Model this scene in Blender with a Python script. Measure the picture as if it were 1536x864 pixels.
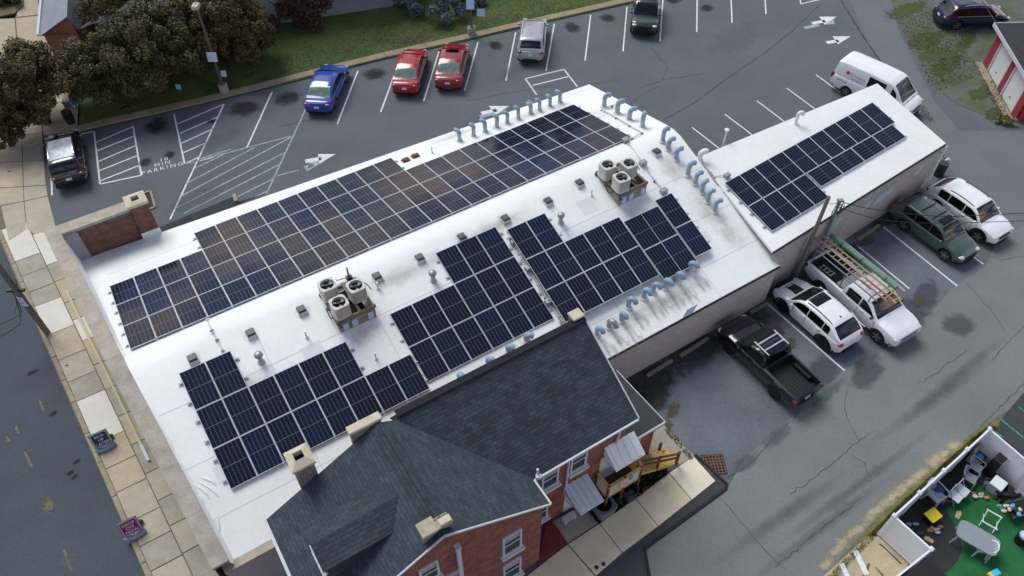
import bpy, math, random
import numpy as np
from mathutils import Vector, Matrix
random.seed(7)
RNG = np.random.default_rng(11)
PI = math.pi
for _o in list(bpy.data.objects):
    bpy.data.objects.remove(_o)
C = bpy.context.scene.collection
SC = bpy.context.scene

# ------------------------------------------------------------------ camera
CAM_H = 30.45                     # metres above the parking lot
PITCH = math.radians(49.139)      # below the horizon
FPX = 1170.8                      # focal length in photo pixels (1536 wide)
cam_d = bpy.data.cameras.new('camera'); cam = bpy.data.objects.new('camera', cam_d); C.objects.link(cam)
cam_d.sensor_width = 36.0; cam_d.lens = FPX / 1536 * 36.0
cam_d.clip_start = 0.5; cam_d.clip_end = 2000
cam.location = (0, 0, CAM_H); cam.rotation_euler = (PI / 2 - PITCH, 0, 0)
SC.camera = cam

# ------------------------------------------------------------------ sky and sun (soft overcast evening light)
SUN_EL, SUN_AZ = math.radians(54), math.radians(-38)
w = bpy.data.worlds.new('World'); SC.world = w; w.use_nodes = True
nt = w.node_tree; nt.nodes.clear()
out = nt.nodes.new('ShaderNodeOutputWorld'); bg = nt.nodes.new('ShaderNodeBackground')
sky = nt.nodes.new('ShaderNodeTexSky'); sky.sky_type = 'NISHITA'; sky.sun_disc = False
sky.sun_elevation = SUN_EL; sky.sun_rotation = SUN_AZ; sky.air_density = 1.0; sky.dust_density = 2.0; sky.ozone_density = 1.0
tc = nt.nodes.new('ShaderNodeTexCoord'); mp = nt.nodes.new('ShaderNodeMapping'); mp.inputs['Scale'].default_value = (1, 1, 2.6); mp.inputs['Location'].default_value = (4.4, 1.3, 2.1)
no = nt.nodes.new('ShaderNodeTexNoise'); no.inputs['Scale'].default_value = 5.5; no.inputs['Detail'].default_value = 5; no.inputs['Roughness'].default_value = .55
cr = nt.nodes.new('ShaderNodeValToRGB')
cr.color_ramp.elements[0].position = .40; cr.color_ramp.elements[0].color = (0, 0, 0, 1)
cr.color_ramp.elements[1].position = .54; cr.color_ramp.elements[1].color = (1, 1, 1, 1)
n2 = nt.nodes.new('ShaderNodeTexNoise'); n2.inputs['Scale'].default_value = 6.5; n2.inputs['Detail'].default_value = 4
c2 = nt.nodes.new('ShaderNodeValToRGB')
c2.color_ramp.elements[0].position = .42; c2.color_ramp.elements[0].color = (3.0, 4.2, 8.0, 1)
c2.color_ramp.elements[1].position = .60; c2.color_ramp.elements[1].color = (17.5, 14.4, 11.0, 1)
mx = nt.nodes.new('ShaderNodeMix'); mx.data_type = 'RGBA'
L = nt.links.new
L(tc.outputs['Generated'], mp.inputs['Vector']); L(mp.outputs[0], no.inputs['Vector']); L(mp.outputs[0], n2.inputs['Vector'])
L(no.outputs['Fac'], cr.inputs[0]); L(n2.outputs['Fac'], c2.inputs[0])
sz = nt.nodes.new('ShaderNodeSeparateXYZ'); L(tc.outputs['Generated'], sz.inputs[0])
zm = nt.nodes.new('ShaderNodeMapRange'); zm.interpolation_type = 'SMOOTHSTEP'; zm.inputs[1].default_value = .42; zm.inputs[2].default_value = .70; zm.inputs[3].default_value = 1.0; zm.inputs[4].default_value = .0
L(sz.outputs[2], zm.inputs[0])
ml = nt.nodes.new('ShaderNodeMath'); ml.operation = 'MULTIPLY'; L(cr.outputs[0], ml.inputs[0]); L(zm.outputs[0], ml.inputs[1])
L(ml.outputs[0], mx.inputs[0]); L(sky.outputs[0], mx.inputs[6]); L(c2.outputs[0], mx.inputs[7])
L(mx.outputs[2], bg.inputs['Color']); bg.inputs['Strength'].default_value = 0.11
L(bg.outputs[0], out.inputs[0])
sd = bpy.data.lights.new('sun', 'SUN'); sd.energy = 2.2; sd.angle = math.radians(30); sd.color = (1.0, 1.0, .93)
sun = bpy.data.objects.new('sun', sd); C.objects.link(sun)
_sv = Vector((math.sin(SUN_AZ) * math.cos(SUN_EL), math.cos(SUN_AZ) * math.cos(SUN_EL), math.sin(SUN_EL)))
sun.rotation_euler = _sv.to_track_quat('Z', 'Y').to_euler()
SC.view_settings.view_transform = 'Standard'; SC.view_settings.look = 'None'
SC.view_settings.gamma = 1.0; SC.view_settings.use_curve_mapping = False
SC.view_settings.exposure = 0.08
SC.cycles.transparent_max_bounces = 32

# ------------------------------------------------------------------ surveying helpers
_sp, _cp = math.sin(PITCH), math.cos(PITCH)
def at(u, v, z=0.0):
    """point at height z that the survey photograph shows at (u, v)"""
    x = (u - 768) / FPX; y = (v - 432) / FPX
    d = Vector((x, _cp - y * _sp, -_sp - y * _cp)); k = (z - CAM_H) / d.z
    return Vector((d.x * k, d.y * k, z))
YAW = math.radians(32.2)
A_ = Vector((math.cos(YAW), math.sin(YAW), 0)); B_ = Vector((math.sin(YAW), -math.cos(YAW), 0)); Z_ = Vector((0, 0, 1))
def B(s, t, z=0.0): return A_ * s + B_ * t + Z_ * z        # building axes: s along the ridge, t towards the alley
ZR, TR, KF, KN = 5.40, -22.97, 0.211, 0.316
def roof_z(t): return ZR - KF * (TR - t) if t < TR else ZR - KN * (t - TR)
def on_slope(u, v, far):
    k = KF if far else -KN
    d = at(u, v, 0) - Vector((0, 0, CAM_H)); m = (ZR - k * TR - CAM_H) / (d.z - k * d.dot(B_))
    return Vector((0, 0, CAM_H)) + d * m
def on_roof(u, v):
    p = on_slope(u, v, True)
    return p if p.dot(B_) < TR else on_slope(u, v, False)
W_YAW = math.radians(35.48); W_T = math.radians(11.56); W_O = Vector((10.60, 29.45, 4.31))
W_A = Vector((math.cos(W_YAW), math.sin(W_YAW), 0))
W_B = Vector((math.sin(W_YAW) * math.cos(W_T), -math.cos(W_YAW) * math.cos(W_T), -math.sin(W_T)))
W_N = W_B.cross(W_A).normalized() * -1
if W_N.z < 0: W_N = -W_N
def on_wing(u, v):
    d = at(u, v, 0) - Vector((0, 0, CAM_H)); m = (W_O - Vector((0, 0, CAM_H))).dot(W_N) / d.dot(W_N)
    return Vector((0, 0, CAM_H)) + d * m

# ------------------------------------------------------------------ mesh helper
class MB:
    def __init__(s): s.v = []; s.f = []; s.m = []; s.mi = 0
    def add(s, vs, fs, mi=None):
        b = len(s.v); s.v += [Vector(p) for p in vs]
        for f in fs: s.f.append([b + i for i in f]); s.m.append(s.mi if mi is None else mi)
        return s
    def quad(s, *p, mi=None): return s.add(p, [list(range(len(p)))], mi)
    def box(s, c, sx, sy, sz, ax=None, mi=None, taper=1.0):
        """box centred on c in x/y, standing on c.z; ax = (X, Y, Z) unit axes"""
        X, Y, Zx = ax or (Vector((1, 0, 0)), Vector((0, 1, 0)), Z_)
        c = Vector(c); vs = []
        for k, t in ((0, 1.0), (1, taper)):
            for i, j in ((-1, -1), (1, -1), (1, 1), (-1, 1)):
                vs.append(c + X * (i * sx / 2 * t) + Y * (j * sy / 2 * t) + Zx * (k * sz))
        return s.add(vs, [[3, 2, 1, 0], [4, 5, 6, 7], [0, 1, 5, 4], [1, 2, 6, 5], [2, 3, 7, 6], [3, 0, 4, 7]], mi)
    def bar(s, p, q, wd, h, up=Z_, mi=None):
        """rectangular bar from p to q"""
        p = Vector(p); q = Vector(q); d = (q - p); ln = d.length; d.normalize()
        sd_ = d.cross(up).normalized(); u = sd_.cross(d)
        vs = []
        for e in (p, q):
            for i, j in ((-1, -1), (1, -1), (1, 1), (-1, 1)): vs.append(e + sd_ * (i * wd / 2) + u * (j * h / 2))
        return s.add(vs, [[0, 1, 2, 3], [7, 6, 5, 4], [0, 4, 5, 1], [1, 5, 6, 2], [2, 6, 7, 3], [3, 7, 4, 0]], mi)
    def prism(s, base, h, mi=None, top=None):
        """vertical prism over a polygon of points"""
        n = len(base); b = [Vector(p) for p in base]
        if sum((b[i].x * b[(i + 1) % n].y - b[(i + 1) % n].x * b[i].y) for i in range(n)) < 0: b.reverse()
        t = [p + Z_ * h for p in b]
        return s.add(b + t, [list(range(n))[::-1], list(range(n, 2 * n))] + [[i, (i + 1) % n, n + (i + 1) % n, n + i] for i in range(n)], mi)
    def sheet(s, pts, mi=None):
        b = [Vector(p) for p in pts]; n = len(b)
        if sum((b[i].x * b[(i + 1) % n].y - b[(i + 1) % n].x * b[i].y) for i in range(n)) < 0: b.reverse()
        return s.add(b, [list(range(n))], mi)
    def tube(s, pts, r, n=8, caps=True, mi=None):
        pts = [Vector(p) for p in pts]; rs = r if isinstance(r, (list, tuple)) else [r] * len(pts)
        vs = []; up = None
        for i, p in enumerate(pts):
            d = (pts[min(i + 1, len(pts) - 1)] - pts[max(i - 1, 0)]).normalized()
            if up is None: up = Vector((0, 0, 1)) if abs(d.z) < .9 else Vector((1, 0, 0))
            x = d.cross(up).normalized(); y = x.cross(d).normalized(); up = y
            for k in range(n):
                a = 2 * PI * k / n; vs.append(p + (x * math.cos(a) + y * math.sin(a)) * rs[i])
        fs = [[i * n + k, i * n + (k + 1) % n, (i + 1) * n + (k + 1) % n, (i + 1) * n + k] for i in range(len(pts) - 1) for k in range(n)]
        if caps: fs += [list(range(n))[::-1], [(len(pts) - 1) * n + k for k in range(n)]]
        return s.add(vs, fs, mi)
    def lathe(s, prof, c=(0, 0, 0), n=20, ax=None, mi=None, caps=True):
        """prof: list of (radius, height) along the axis"""
        X, Y, Zx = ax or (Vector((1, 0, 0)), Vector((0, 1, 0)), Z_); c = Vector(c); vs = []
        for r, h in prof:
            for k in range(n):
                a = 2 * PI * k / n; vs.append(c + X * (r * math.cos(a)) + Y * (r * math.sin(a)) + Zx * h)
        m = len(prof)
        fs = [[i * n + k, i * n + (k + 1) % n, (i + 1) * n + (k + 1) % n, (i + 1) * n + k] for i in range(m - 1) for k in range(n)]
        if caps: fs += [list(range(n))[::-1], [(m - 1) * n + k for k in range(n)]]
        return s.add(vs, fs, mi)
    def ico(s, c, r, mi=None, seg=10, rings=6, sc=(1, 1, 1)):
        c = Vector(c); vs = [c + Z_ * r * sc[2]]
        for i in range(1, rings):
            th = PI * i / rings
            for k in range(seg):
                a = 2 * PI * k / seg
                vs.append(c + Vector((r * sc[0] * math.sin(th) * math.cos(a), r * sc[1] * math.sin(th) * math.sin(a), r * sc[2] * math.cos(th))))
        vs.append(c - Z_ * r * sc[2]); fs = []
        for k in range(seg): fs.append([0, 1 + k, 1 + (k + 1) % seg])
        for i in range(rings - 2):
            for k in range(seg):
                a0 = 1 + i * seg + k; a1 = 1 + i * seg + (k + 1) % seg; fs.append([a0, a0 + seg, a1 + seg, a1])
        e = len(vs) - 1
        for k in range(seg): fs.append([e, 1 + (rings - 2) * seg + (k + 1) % seg, 1 + (rings - 2) * seg + k])
        return s.add(vs, fs, mi)
    def build(s, name, mat, parent=None, world=False, smooth=None, origin=None, bevel=0):
        me = bpy.data.meshes.new(name); vs = s.v
        o = bpy.data.objects.new(name, me); C.objects.link(o)
        if world and parent is not None:
            inv = parent.matrix_basis.inverted()
            if parent.parent is not None: inv = (parent.parent.matrix_basis @ parent.matrix_basis).inverted()
            vs = [inv @ p for p in vs]
        if parent is None and origin is not None:
            origin = Vector(origin); vs = [p - origin for p in vs]; o.location = origin
        me.from_pydata([tuple(p) for p in vs], [], s.f)
        mats = mat if isinstance(mat, (list, tuple)) else [mat]
        for m_ in mats: me.materials.append(m_)
        if len(mats) > 1: me.polygons.foreach_set('material_index', s.m)
        uvs(me)
        if smooth is not None:
            me.polygons.foreach_set('use_smooth', [True] * len(me.polygons))
            me.set_sharp_from_angle(angle=math.radians(smooth))
        me.update()
        if bevel:
            bm_ = o.modifiers.new('bevel', 'BEVEL'); bm_.width = bevel; bm_.segments = 2; bm_.limit_method = 'ANGLE'
        if parent is not None: o.parent = parent
        return o
def _each(s, name, mat, parent=None, **k):
    """build every separate piece as an object of its own"""
    par = list(range(len(s.v)))
    def find(i):
        while par[i] != i: par[i] = par[par[i]]; i = par[i]
        return i
    for f in s.f:
        for i in f[1:]: par[find(i)] = find(f[0])
    grp = {}
    for f, m in zip(s.f, s.m): grp.setdefault(find(f[0]), []).append((f, m))
    res = []
    for fs in grp.values():
        used = sorted({i for f, _ in fs for i in f}); ix = {q: i for i, q in enumerate(used)}; mb = MB(); mb.v = [s.v[i] for i in used]; mb.f = [[ix[i] for i in f] for f, _ in fs]; mb.m = [m for _, m in fs]
        res.append(mb.build(name, mat, parent, **k))
    return res
MB.each = _each
def uvs(me):
    """metric UVs: u along the horizontal tangent of each face, v up the face"""
    uv = me.uv_layers.new(name='UVMap'); V = me.vertices
    for p in me.polygons:
        n = p.normal
        if abs(n.z) > .985: t = Vector((math.cos(YAW), math.sin(YAW), 0))
        else: t = Z_.cross(n).normalized()
        b = n.cross(t)
        for li in p.loop_indices:
            c = V[me.loops[li].vertex_index].co; uv.data[li].uv = (c.dot(t), c.dot(b))

def tag(o, label=None, cat=None, group=None, kind=None):
    if label: o['label'] = label
    if cat: o['category'] = cat
    if group: o['group'] = group
    if kind: o['kind'] = kind
    return o
def thing(name, label, cat, loc=(0, 0, 0), rz=0.0, group=None, axes=None):
    o = bpy.data.objects.new(name, None); C.objects.link(o); o.empty_display_size = .2
    if axes:
        X, Y, Zx = axes
        m = Matrix(((X.x, Y.x, Zx.x), (X.y, Y.y, Zx.y), (X.z, Y.z, Zx.z))).to_4x4(); m.translation = Vector(loc); o.matrix_basis = m
    else:
        o.location = loc; o.rotation_euler = (0, 0, rz)
    bpy.context.view_layer.update()
    return tag(o, label, cat, group)
def struct(o): o['kind'] = 'structure'; return o
KIDS = {}
def dup(root, label, loc=None, rz=None, axes=None, group=None):
    r = root.copy(); C.objects.link(r)
    if root.name not in KIDS:
        KIDS[root.name] = [(c, [g for g in bpy.data.objects if g.parent == c]) for c in bpy.data.objects if c.parent == root]
    for c, gs in KIDS[root.name]:
        d = c.copy(); C.objects.link(d); d.parent = r
        for g in gs:
            e = g.copy(); C.objects.link(e); e.parent = d
    if axes:
        X, Y, Zx = axes
        m = Matrix(((X.x, Y.x, Zx.x), (X.y, Y.y, Zx.y), (X.z, Y.z, Zx.z))).to_4x4(); m.translation = Vector(loc); r.matrix_basis = m
    else:
        if loc is not None: r.location = loc
        if rz is not None: r.rotation_euler = (0, 0, rz)
    r['label'] = label
    if group: r['group'] = group
    return r
ORD = ['first', 'second', 'third', 'fourth', 'fifth', 'sixth', 'seventh', 'eighth', 'ninth', 'tenth', 'eleventh', 'twelfth', 'thirteenth', 'fourteenth',
       'fifteenth', 'sixteenth', 'seventeenth', 'eighteenth', 'nineteenth', 'twentieth', 'twenty-first', 'twenty-second', 'twenty-third', 'twenty-fourth']

# ------------------------------------------------------------------ materials
def s2l(r, g, b):
    f = lambda c: (c / 255 / 12.92) if c / 255 <= .04045 else ((c / 255 + .055) / 1.055) ** 2.4
    return (f(r), f(g), f(b))
def mat(name, col, rough=.8, metal=0.0, var=.12, scale=4.0, bump=0.0, coat=0.0, spec=.5, col2=None, detail=6, fine=0.0, finescale=60, alpha=None, coord='Object', bscale=None, trans=0):
    m = bpy.data.materials.new(name); m.use_nodes = True; t = m.node_tree; P = t.nodes['Principled BSDF']
    P.inputs['Roughness'].default_value = rough; P.inputs['Metallic'].default_value = metal
    P.inputs['Coat Weight'].default_value = coat; P.inputs['Coat Roughness'].default_value = .06; P.inputs['Specular IOR Level'].default_value = spec
    if trans: P.inputs['Transmission Weight'].default_value = trans
    c = Vector(col)
    if var or col2:
        tx = t.nodes.new('ShaderNodeTexCoord'); n = t.nodes.new('ShaderNodeTexNoise'); n.inputs['Scale'].default_value = scale; n.inputs['Detail'].default_value = detail; n.inputs['Roughness'].default_value = .62
        t.links.new(tx.outputs[coord], n.inputs['Vector'])
        r = t.nodes.new('ShaderNodeValToRGB'); r.color_ramp.elements[0].position = .3; r.color_ramp.elements[1].position = .7
        lo = Vector(col2) if col2 else c * (1 - var); hi = c if col2 else c * (1 + var)
        r.color_ramp.elements[0].color = (*lo, 1); r.color_ramp.elements[1].color = (*hi, 1)
        t.links.new(n.outputs['Fac'], r.inputs[0]); src = r.outputs[0]
        if fine:
            n2 = t.nodes.new('ShaderNodeTexNoise'); n2.inputs['Scale'].default_value = finescale; n2.inputs['Detail'].default_value = 3
            t.links.new(tx.outputs[coord], n2.inputs['Vector'])
            mr = t.nodes.new('ShaderNodeMapRange'); mr.inputs[1].default_value = .25; mr.inputs[2].default_value = .75; mr.inputs[3].default_value = 1 - fine; mr.inputs[4].default_value = 1 + fine
            t.links.new(n2.outputs['Fac'], mr.inputs[0])
            mm = t.nodes.new('ShaderNodeVectorMath'); mm.operation = 'SCALE'
            t.links.new(src, mm.inputs[0]); t.links.new(mr.outputs[0], mm.inputs['Scale']); src = mm.outputs[0]
        t.links.new(src, P.inputs['Base Color'])
        if bump:
            nb = t.nodes.new('ShaderNodeTexNoise'); nb.inputs['Scale'].default_value = bscale or scale * 8; nb.inputs['Detail'].default_value = 4
            t.links.new(tx.outputs[coord], nb.inputs['Vector'])
            b = t.nodes.new('ShaderNodeBump'); b.inputs['Strength'].default_value = bump; b.inputs['Distance'].default_value = .02
            t.links.new(nb.outputs['Fac'], b.inputs['Height']); t.links.new(b.outputs[0], P.inputs['Normal'])
    else:
        P.inputs['Base Color'].default_value = (*c, 1)
    return m
def blotch(name, col, rough=.9, scale=3.0, soft=.25, strength=.9, edge=.5):
    """a stain or patch with a ragged, worn edge: colour in the middle, nothing at the rim (radial on UV 0..1)"""
    m = bpy.data.materials.new(name); m.use_nodes = True; t = m.node_tree; P = t.nodes['Principled BSDF']
    P.inputs['Base Color'].default_value = (*col, 1); P.inputs['Roughness'].default_value = rough
    tx = t.nodes.new('ShaderNodeTexCoord'); ob = t.nodes.new('ShaderNodeTexCoord')
    ln = t.nodes.new('ShaderNodeVectorMath'); ln.operation = 'LENGTH'
    sb = t.nodes.new('ShaderNodeVectorMath'); sb.operation = 'SUBTRACT'; sb.inputs[1].default_value = (.5, .5, 0)
    t.links.new(tx.outputs['UV'], sb.inputs[0]); t.links.new(sb.outputs[0], ln.inputs[0])
    n = t.nodes.new('ShaderNodeTexNoise'); n.inputs['Scale'].default_value = scale; n.inputs['Detail'].default_value = 7; n.inputs['Roughness'].default_value = .7
    t.links.new(ob.outputs['Object'], n.inputs['Vector'])
    a1 = t.nodes.new('ShaderNodeMath'); a1.operation = 'MULTIPLY_ADD'; a1.inputs[1].default_value = -2.0; a1.inputs[2].default_value = 1.0 - .28
    t.links.new(ln.outputs['Value'], a1.inputs[0])
    a2 = t.nodes.new('ShaderNodeMath'); a2.operation = 'MULTIPLY_ADD'; a2.inputs[1].default_value = edge * 2; 
    t.links.new(n.outputs['Fac'], a2.inputs[0])
    a3 = t.nodes.new('ShaderNodeMath'); a3.operation = 'ADD'; a3.inputs[1].default_value = -edge
    t.links.new(a1.outputs[0], a2.inputs[2]); t.links.new(a2.outputs[0], a3.inputs[0])
    mr = t.nodes.new('ShaderNodeMapRange'); mr.inputs[1].default_value = 0; mr.inputs[2].default_value = soft; mr.inputs[3].default_value = 0; mr.inputs[4].default_value = strength
    t.links.new(a3.outputs[0], mr.inputs[0]); t.links.new(mr.outputs[0], P.inputs['Alpha'])
    return m
def worn(name, col, scale=9.0, keep=.62, rough=.8):
    """road paint: worn through in places"""
    m = bpy.data.materials.new(name); m.use_nodes = True; t = m.node_tree; P = t.nodes['Principled BSDF']
    P.inputs['Base Color'].default_value = (*col, 1); P.inputs['Roughness'].default_value = rough
    tx = t.nodes.new('ShaderNodeTexCoord'); n = t.nodes.new('ShaderNodeTexNoise'); n.inputs['Scale'].default_value = scale; n.inputs['Detail'].default_value = 6; n.inputs['Roughness'].default_value = .75
    t.links.new(tx.outputs['Object'], n.inputs['Vector'])
    mr = t.nodes.new('ShaderNodeMapRange'); mr.inputs[1].default_value = keep - .35; mr.inputs[2].default_value = keep; mr.inputs[3].default_value = .96; mr.inputs[4].default_value = .25
    t.links.new(n.outputs['Fac'], mr.inputs[0]); t.links.new(mr.outputs[0], P.inputs['Alpha'])
    return m
def brick(name, c1, c2, mortar, bw, bh, ms=.012, rough=.85, bump=.3, var=.25, offset=.5, nscale=3, wash=None):
    m = bpy.data.materials.new(name); m.use_nodes = True; t = m.node_tree; P = t.nodes['Principled BSDF']; P.inputs['Roughness'].default_value = rough
    tx = t.nodes.new('ShaderNodeTexCoord'); b = t.nodes.new('ShaderNodeTexBrick'); b.offset = offset
    b.inputs['Color1'].default_value = (*c1, 1); b.inputs['Color2'].default_value = (*c2, 1); b.inputs['Mortar'].default_value = (*mortar, 1)
    b.inputs['Scale'].default_value = 1; b.inputs['Brick Width'].default_value = bw; b.inputs['Row Height'].default_value = bh; b.inputs['Mortar Size'].default_value = ms
    b.inputs['Mortar Smooth'].default_value = .2
    t.links.new(tx.outputs['UV'], b.inputs['Vector'])
    n = t.nodes.new('ShaderNodeTexNoise'); n.inputs['Scale'].default_value = nscale; n.inputs['Detail'].default_value = 8; n.inputs['Roughness'].default_value = .7
    t.links.new(tx.outputs['UV'], n.inputs['Vector'])
    mr = t.nodes.new('ShaderNodeMapRange'); mr.inputs[1].default_value = .3; mr.inputs[2].default_value = .7; mr.inputs[3].default_value = 1 - var; mr.inputs[4].default_value = 1 + var
    t.links.new(n.outputs['Fac'], mr.inputs[0])
    mm = t.nodes.new('ShaderNodeVectorMath'); mm.operation = 'SCALE'; t.links.new(b.outputs['Color'], mm.inputs[0]); t.links.new(mr.outputs[0], mm.inputs['Scale'])
    src = mm.outputs[0]
    if wash:
        mp_ = t.nodes.new('ShaderNodeMapping'); mp_.inputs['Scale'].default_value = (2.2, 9.0, 1); n3 = t.nodes.new('ShaderNodeTexNoise'); n3.inputs['Scale'].default_value = 1.0; n3.inputs['Detail'].default_value = 5; n3.inputs['Roughness'].default_value = .7
        t.links.new(tx.outputs['UV'], mp_.inputs['Vector']); t.links.new(mp_.outputs[0], n3.inputs['Vector'])
        m3 = t.nodes.new('ShaderNodeMapRange'); m3.inputs[1].default_value = .55; m3.inputs[2].default_value = .72; m3.inputs[3].default_value = 0; m3.inputs[4].default_value = .75; t.links.new(n3.outputs['Fac'], m3.inputs[0])
        x3 = t.nodes.new('ShaderNodeMix'); x3.data_type = 'RGBA'; t.links.new(m3.outputs[0], x3.inputs[0]); t.links.new(src, x3.inputs[6]); x3.inputs[7].default_value = (*wash, 1); src = x3.outputs[2]
    t.links.new(src, P.inputs['Base Color'])
    bp = t.nodes.new('ShaderNodeBump'); bp.inputs['Strength'].default_value = bump; bp.inputs['Distance'].default_value = .02; bp.invert = True
    t.links.new(b.outputs['Fac'], bp.inputs['Height']); t.links.new(bp.outputs[0], P.inputs['Normal'])
    return m
def paint(name, col, rough=.32, metal=0.0):
    return mat(name, col, rough, metal, var=.04, scale=2, coat=.8)
# ================================================================== the ground
M_lot = mat('asphalt_lot', s2l(88, 95, 100), .9, var=.15, scale=.22, fine=.11, finescale=9, bump=.35, bscale=40)
M_street = mat('asphalt_street', s2l(65, 74, 83), .88, var=.14, scale=.35, fine=.14, finescale=10, bump=.3, bscale=40)
M_alley = mat('asphalt_alley', s2l(109, 116, 115), .92, var=.12, scale=.3, fine=.09, finescale=8, bump=.4, bscale=40)
M_lane = mat('asphalt_lane', s2l(99, 106, 110), .9, var=.10, scale=.3, fine=.12, finescale=9, bump=.3, bscale=40)
M_nearlot = mat('asphalt_near_lot', s2l(96, 103, 110), .9, var=.24, scale=.35, fine=.16, finescale=9, bump=.4, bscale=40)
M_newasph = mat('fresh_asphalt', s2l(54, 58, 64), .85, var=.15, scale=1.5, fine=.15, finescale=20, bump=.4, bscale=50)
M_dark = mat('shaded_ground', s2l(52, 55, 58), .95, var=.25, scale=1.2, fine=.2, finescale=15)
M_soil = mat('verge_soil', s2l(122, 114, 80), .95, col2=s2l(78, 86, 44), scale=1.6, fine=.3, finescale=18, var=.3)
M_lawn = mat('lawn', s2l(90, 96, 48), .95, col2=s2l(50, 80, 36), scale=.35, fine=.4, finescale=14, var=.3, bump=.5, bscale=30)
M_patchy = mat('gravel_grass', s2l(98, 102, 106), .95, col2=s2l(76, 84, 44), scale=.55, fine=.3, finescale=10, var=.3, bump=.5, bscale=25)
M_slab = [mat('concrete_tan', s2l(170, 162, 145), .9, var=.13, scale=1.1, fine=.08, finescale=14),
          mat('concrete_pale', s2l(204, 203, 194), .9, var=.06, scale=1.2, fine=.05, finescale=14),
          mat('concrete_grey', s2l(156, 150, 136), .9, var=.16, scale=1.4, fine=.1, finescale=14),
          mat('concrete_warm', s2l(172, 161, 139), .9, var=.13, scale=1.0, fine=.08, finescale=14)]
M_joint = mat('joint_dirt', s2l(112, 104, 86), .95, var=.2, scale=3)
M_curb = mat('curb_stone', s2l(146, 137, 118), .9, var=.22, scale=1.6, fine=.1, finescale=14)
M_crack = mat('crack_dark', s2l(50, 54, 56), .95, var=.2)
M_white = worn('road_paint', s2l(214, 220, 226), scale=5, keep=.86)
M_white2 = worn('road_paint_faded', s2l(178, 188, 198), scale=6, keep=.70)
M_yellow = worn('yellow_paint', s2l(150, 142, 92), scale=7, keep=.58)
M_green = worn('green_paint', s2l(60, 190, 140), scale=5, keep=.62)

def px(lst, z): return [at(u, v, z) for u, v in lst]
def ground(name, pts, z, m, kind='structure', holes=None):
    o = MB().sheet(px(pts, z)).build(name, m); o['kind'] = kind; return o
# base terrain far beyond the frame
o = MB().sheet([Vector((-300, -150, -.2)), Vector((300, -150, -.2)), Vector((300, 400, -.2)), Vector((-300, 400, -.2))]).build('terrain', M_lawn); struct(o)
LEFT_KERB = [(-6, 330), (16, 394), (50, 478), (94, 580), (149, 710), (219, 864), (262, 960)]
# the car park, alley and lane
SW_EDGE = [(60, 150), (65, 205), (69, 262), (80, 338), (105, 380)]
o = MB().sheet([at(*p, 0) for p in SW_EDGE] + [B(-4.2, -30, 0), B(-2.6, -12, 0), B(-3, 8, 0), B(60, 12, 0), B(110, -25, 0), B(90, -110, 0), at(1100, -120, 0), at(945, 4.5, 0), at(580, 87.5, 0), at(380, 137.5, 0), at(155, 190, 0), at(118, 199, 0)]).build('parking_lot', M_lot); struct(o)
ground('near_lot', [(905, 600), (1136, 462), (1190, 400), (1385, 283), (1420, 300), (1450, 330), (1478, 400), (1430, 430), (1395, 470), (1340, 512), (1310, 540), (1270, 552), (1205, 608), (1165, 650), (1120, 682), (1092, 718), (1040, 682), (996, 638)], .004, M_nearlot)
ground('alley', [(985, 900), (968, 823), (1092, 731), (1120, 682), (1165, 650), (1205, 608), (1270, 552), (1310, 540), (1340, 512), (1395, 470), (1430, 430), (1478, 400), (1500, 352), (1536, 335), (1750, 300), (1760, 560), (1536, 600), (1470, 642), (1410, 692), (1345, 748), (1300, 795), (1205, 900)], .008, M_alley)
ground('lane', [(1252, -60), (1330, -60), (1345, 40), (1372, 95), (1400, 150), (1440, 196), (1540, 196), (1680, 200), (1760, 330), (1536, 338), (1498, 354), (1470, 345), (1442, 318), (1424, 285), (1400, 232), (1352, 150), (1300, 60)], .012, M_lane)
ground('rough_yard', [(1318, -60), (1700, -60), (1700, 195), (1530, 186), (1503, 174), (1470, 170), (1440, 158), (1412, 140), (1385, 104), (1350, 44)], .016, M_patchy)
ground('far_lot_right', [(1484, 650), (1536, 588), (1760, 560), (1800, 760), (1536, 694)], .012, M_newasph)
# left street, one step down
KL = [(p.dot(A_), p.dot(B_)) for p in (at(16, 394), at(219, 864))]
def kerb_s(t): return KL[0][0] + (t - KL[0][1]) * (KL[1][0] - KL[0][0]) / (KL[1][1] - KL[0][1])
sts = [B(kerb_s(t), t, -.12) for t in (-80, -40, -20, 0, 15)]
back = [Vector((p.x - 30, p.y - 12, -.12)) for p in sts]
o = MB().sheet(sts + back[::-1] + []).build('street', M_street); struct(o)

# sidewalk: slabs with open joints on a dirt bed, kerb stones towards the street
KL = [(p.dot(A_), p.dot(B_)) for p in (at(16, 394), at(219, 864))]
def kerb_s(t): return KL[0][0] + (t - KL[0][1]) * (KL[1][0] - KL[0][0]) / (KL[1][1] - KL[0][1])
JL = [(p.dot(A_), p.dot(B_)) for p in (at(60, 377), at(255, 791))]
def joint_s(t): return JL[0][0] + (t - JL[0][1]) * (JL[1][0] - JL[0][0]) / (JL[1][1] - JL[0][1])
def wall_s(t): return -4.30 + (t + 35) * .062
bed = MB()
bed.sheet([B(kerb_s(-50) - .1, -50, .0), B(kerb_s(-4) - .0, -4, .0), B(wall_s(-4) + .6, -4, .0), B(wall_s(-31) + .3, -31, .0), at(80, 338, .002), at(69, 262, .002), at(64, 205, .002), at(70, 150, .002), at(140, 60, .002), at(60, -60, .002)])
o = bed.build('sidewalk_bed', M_joint); struct(o)
slab = MB()
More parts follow.
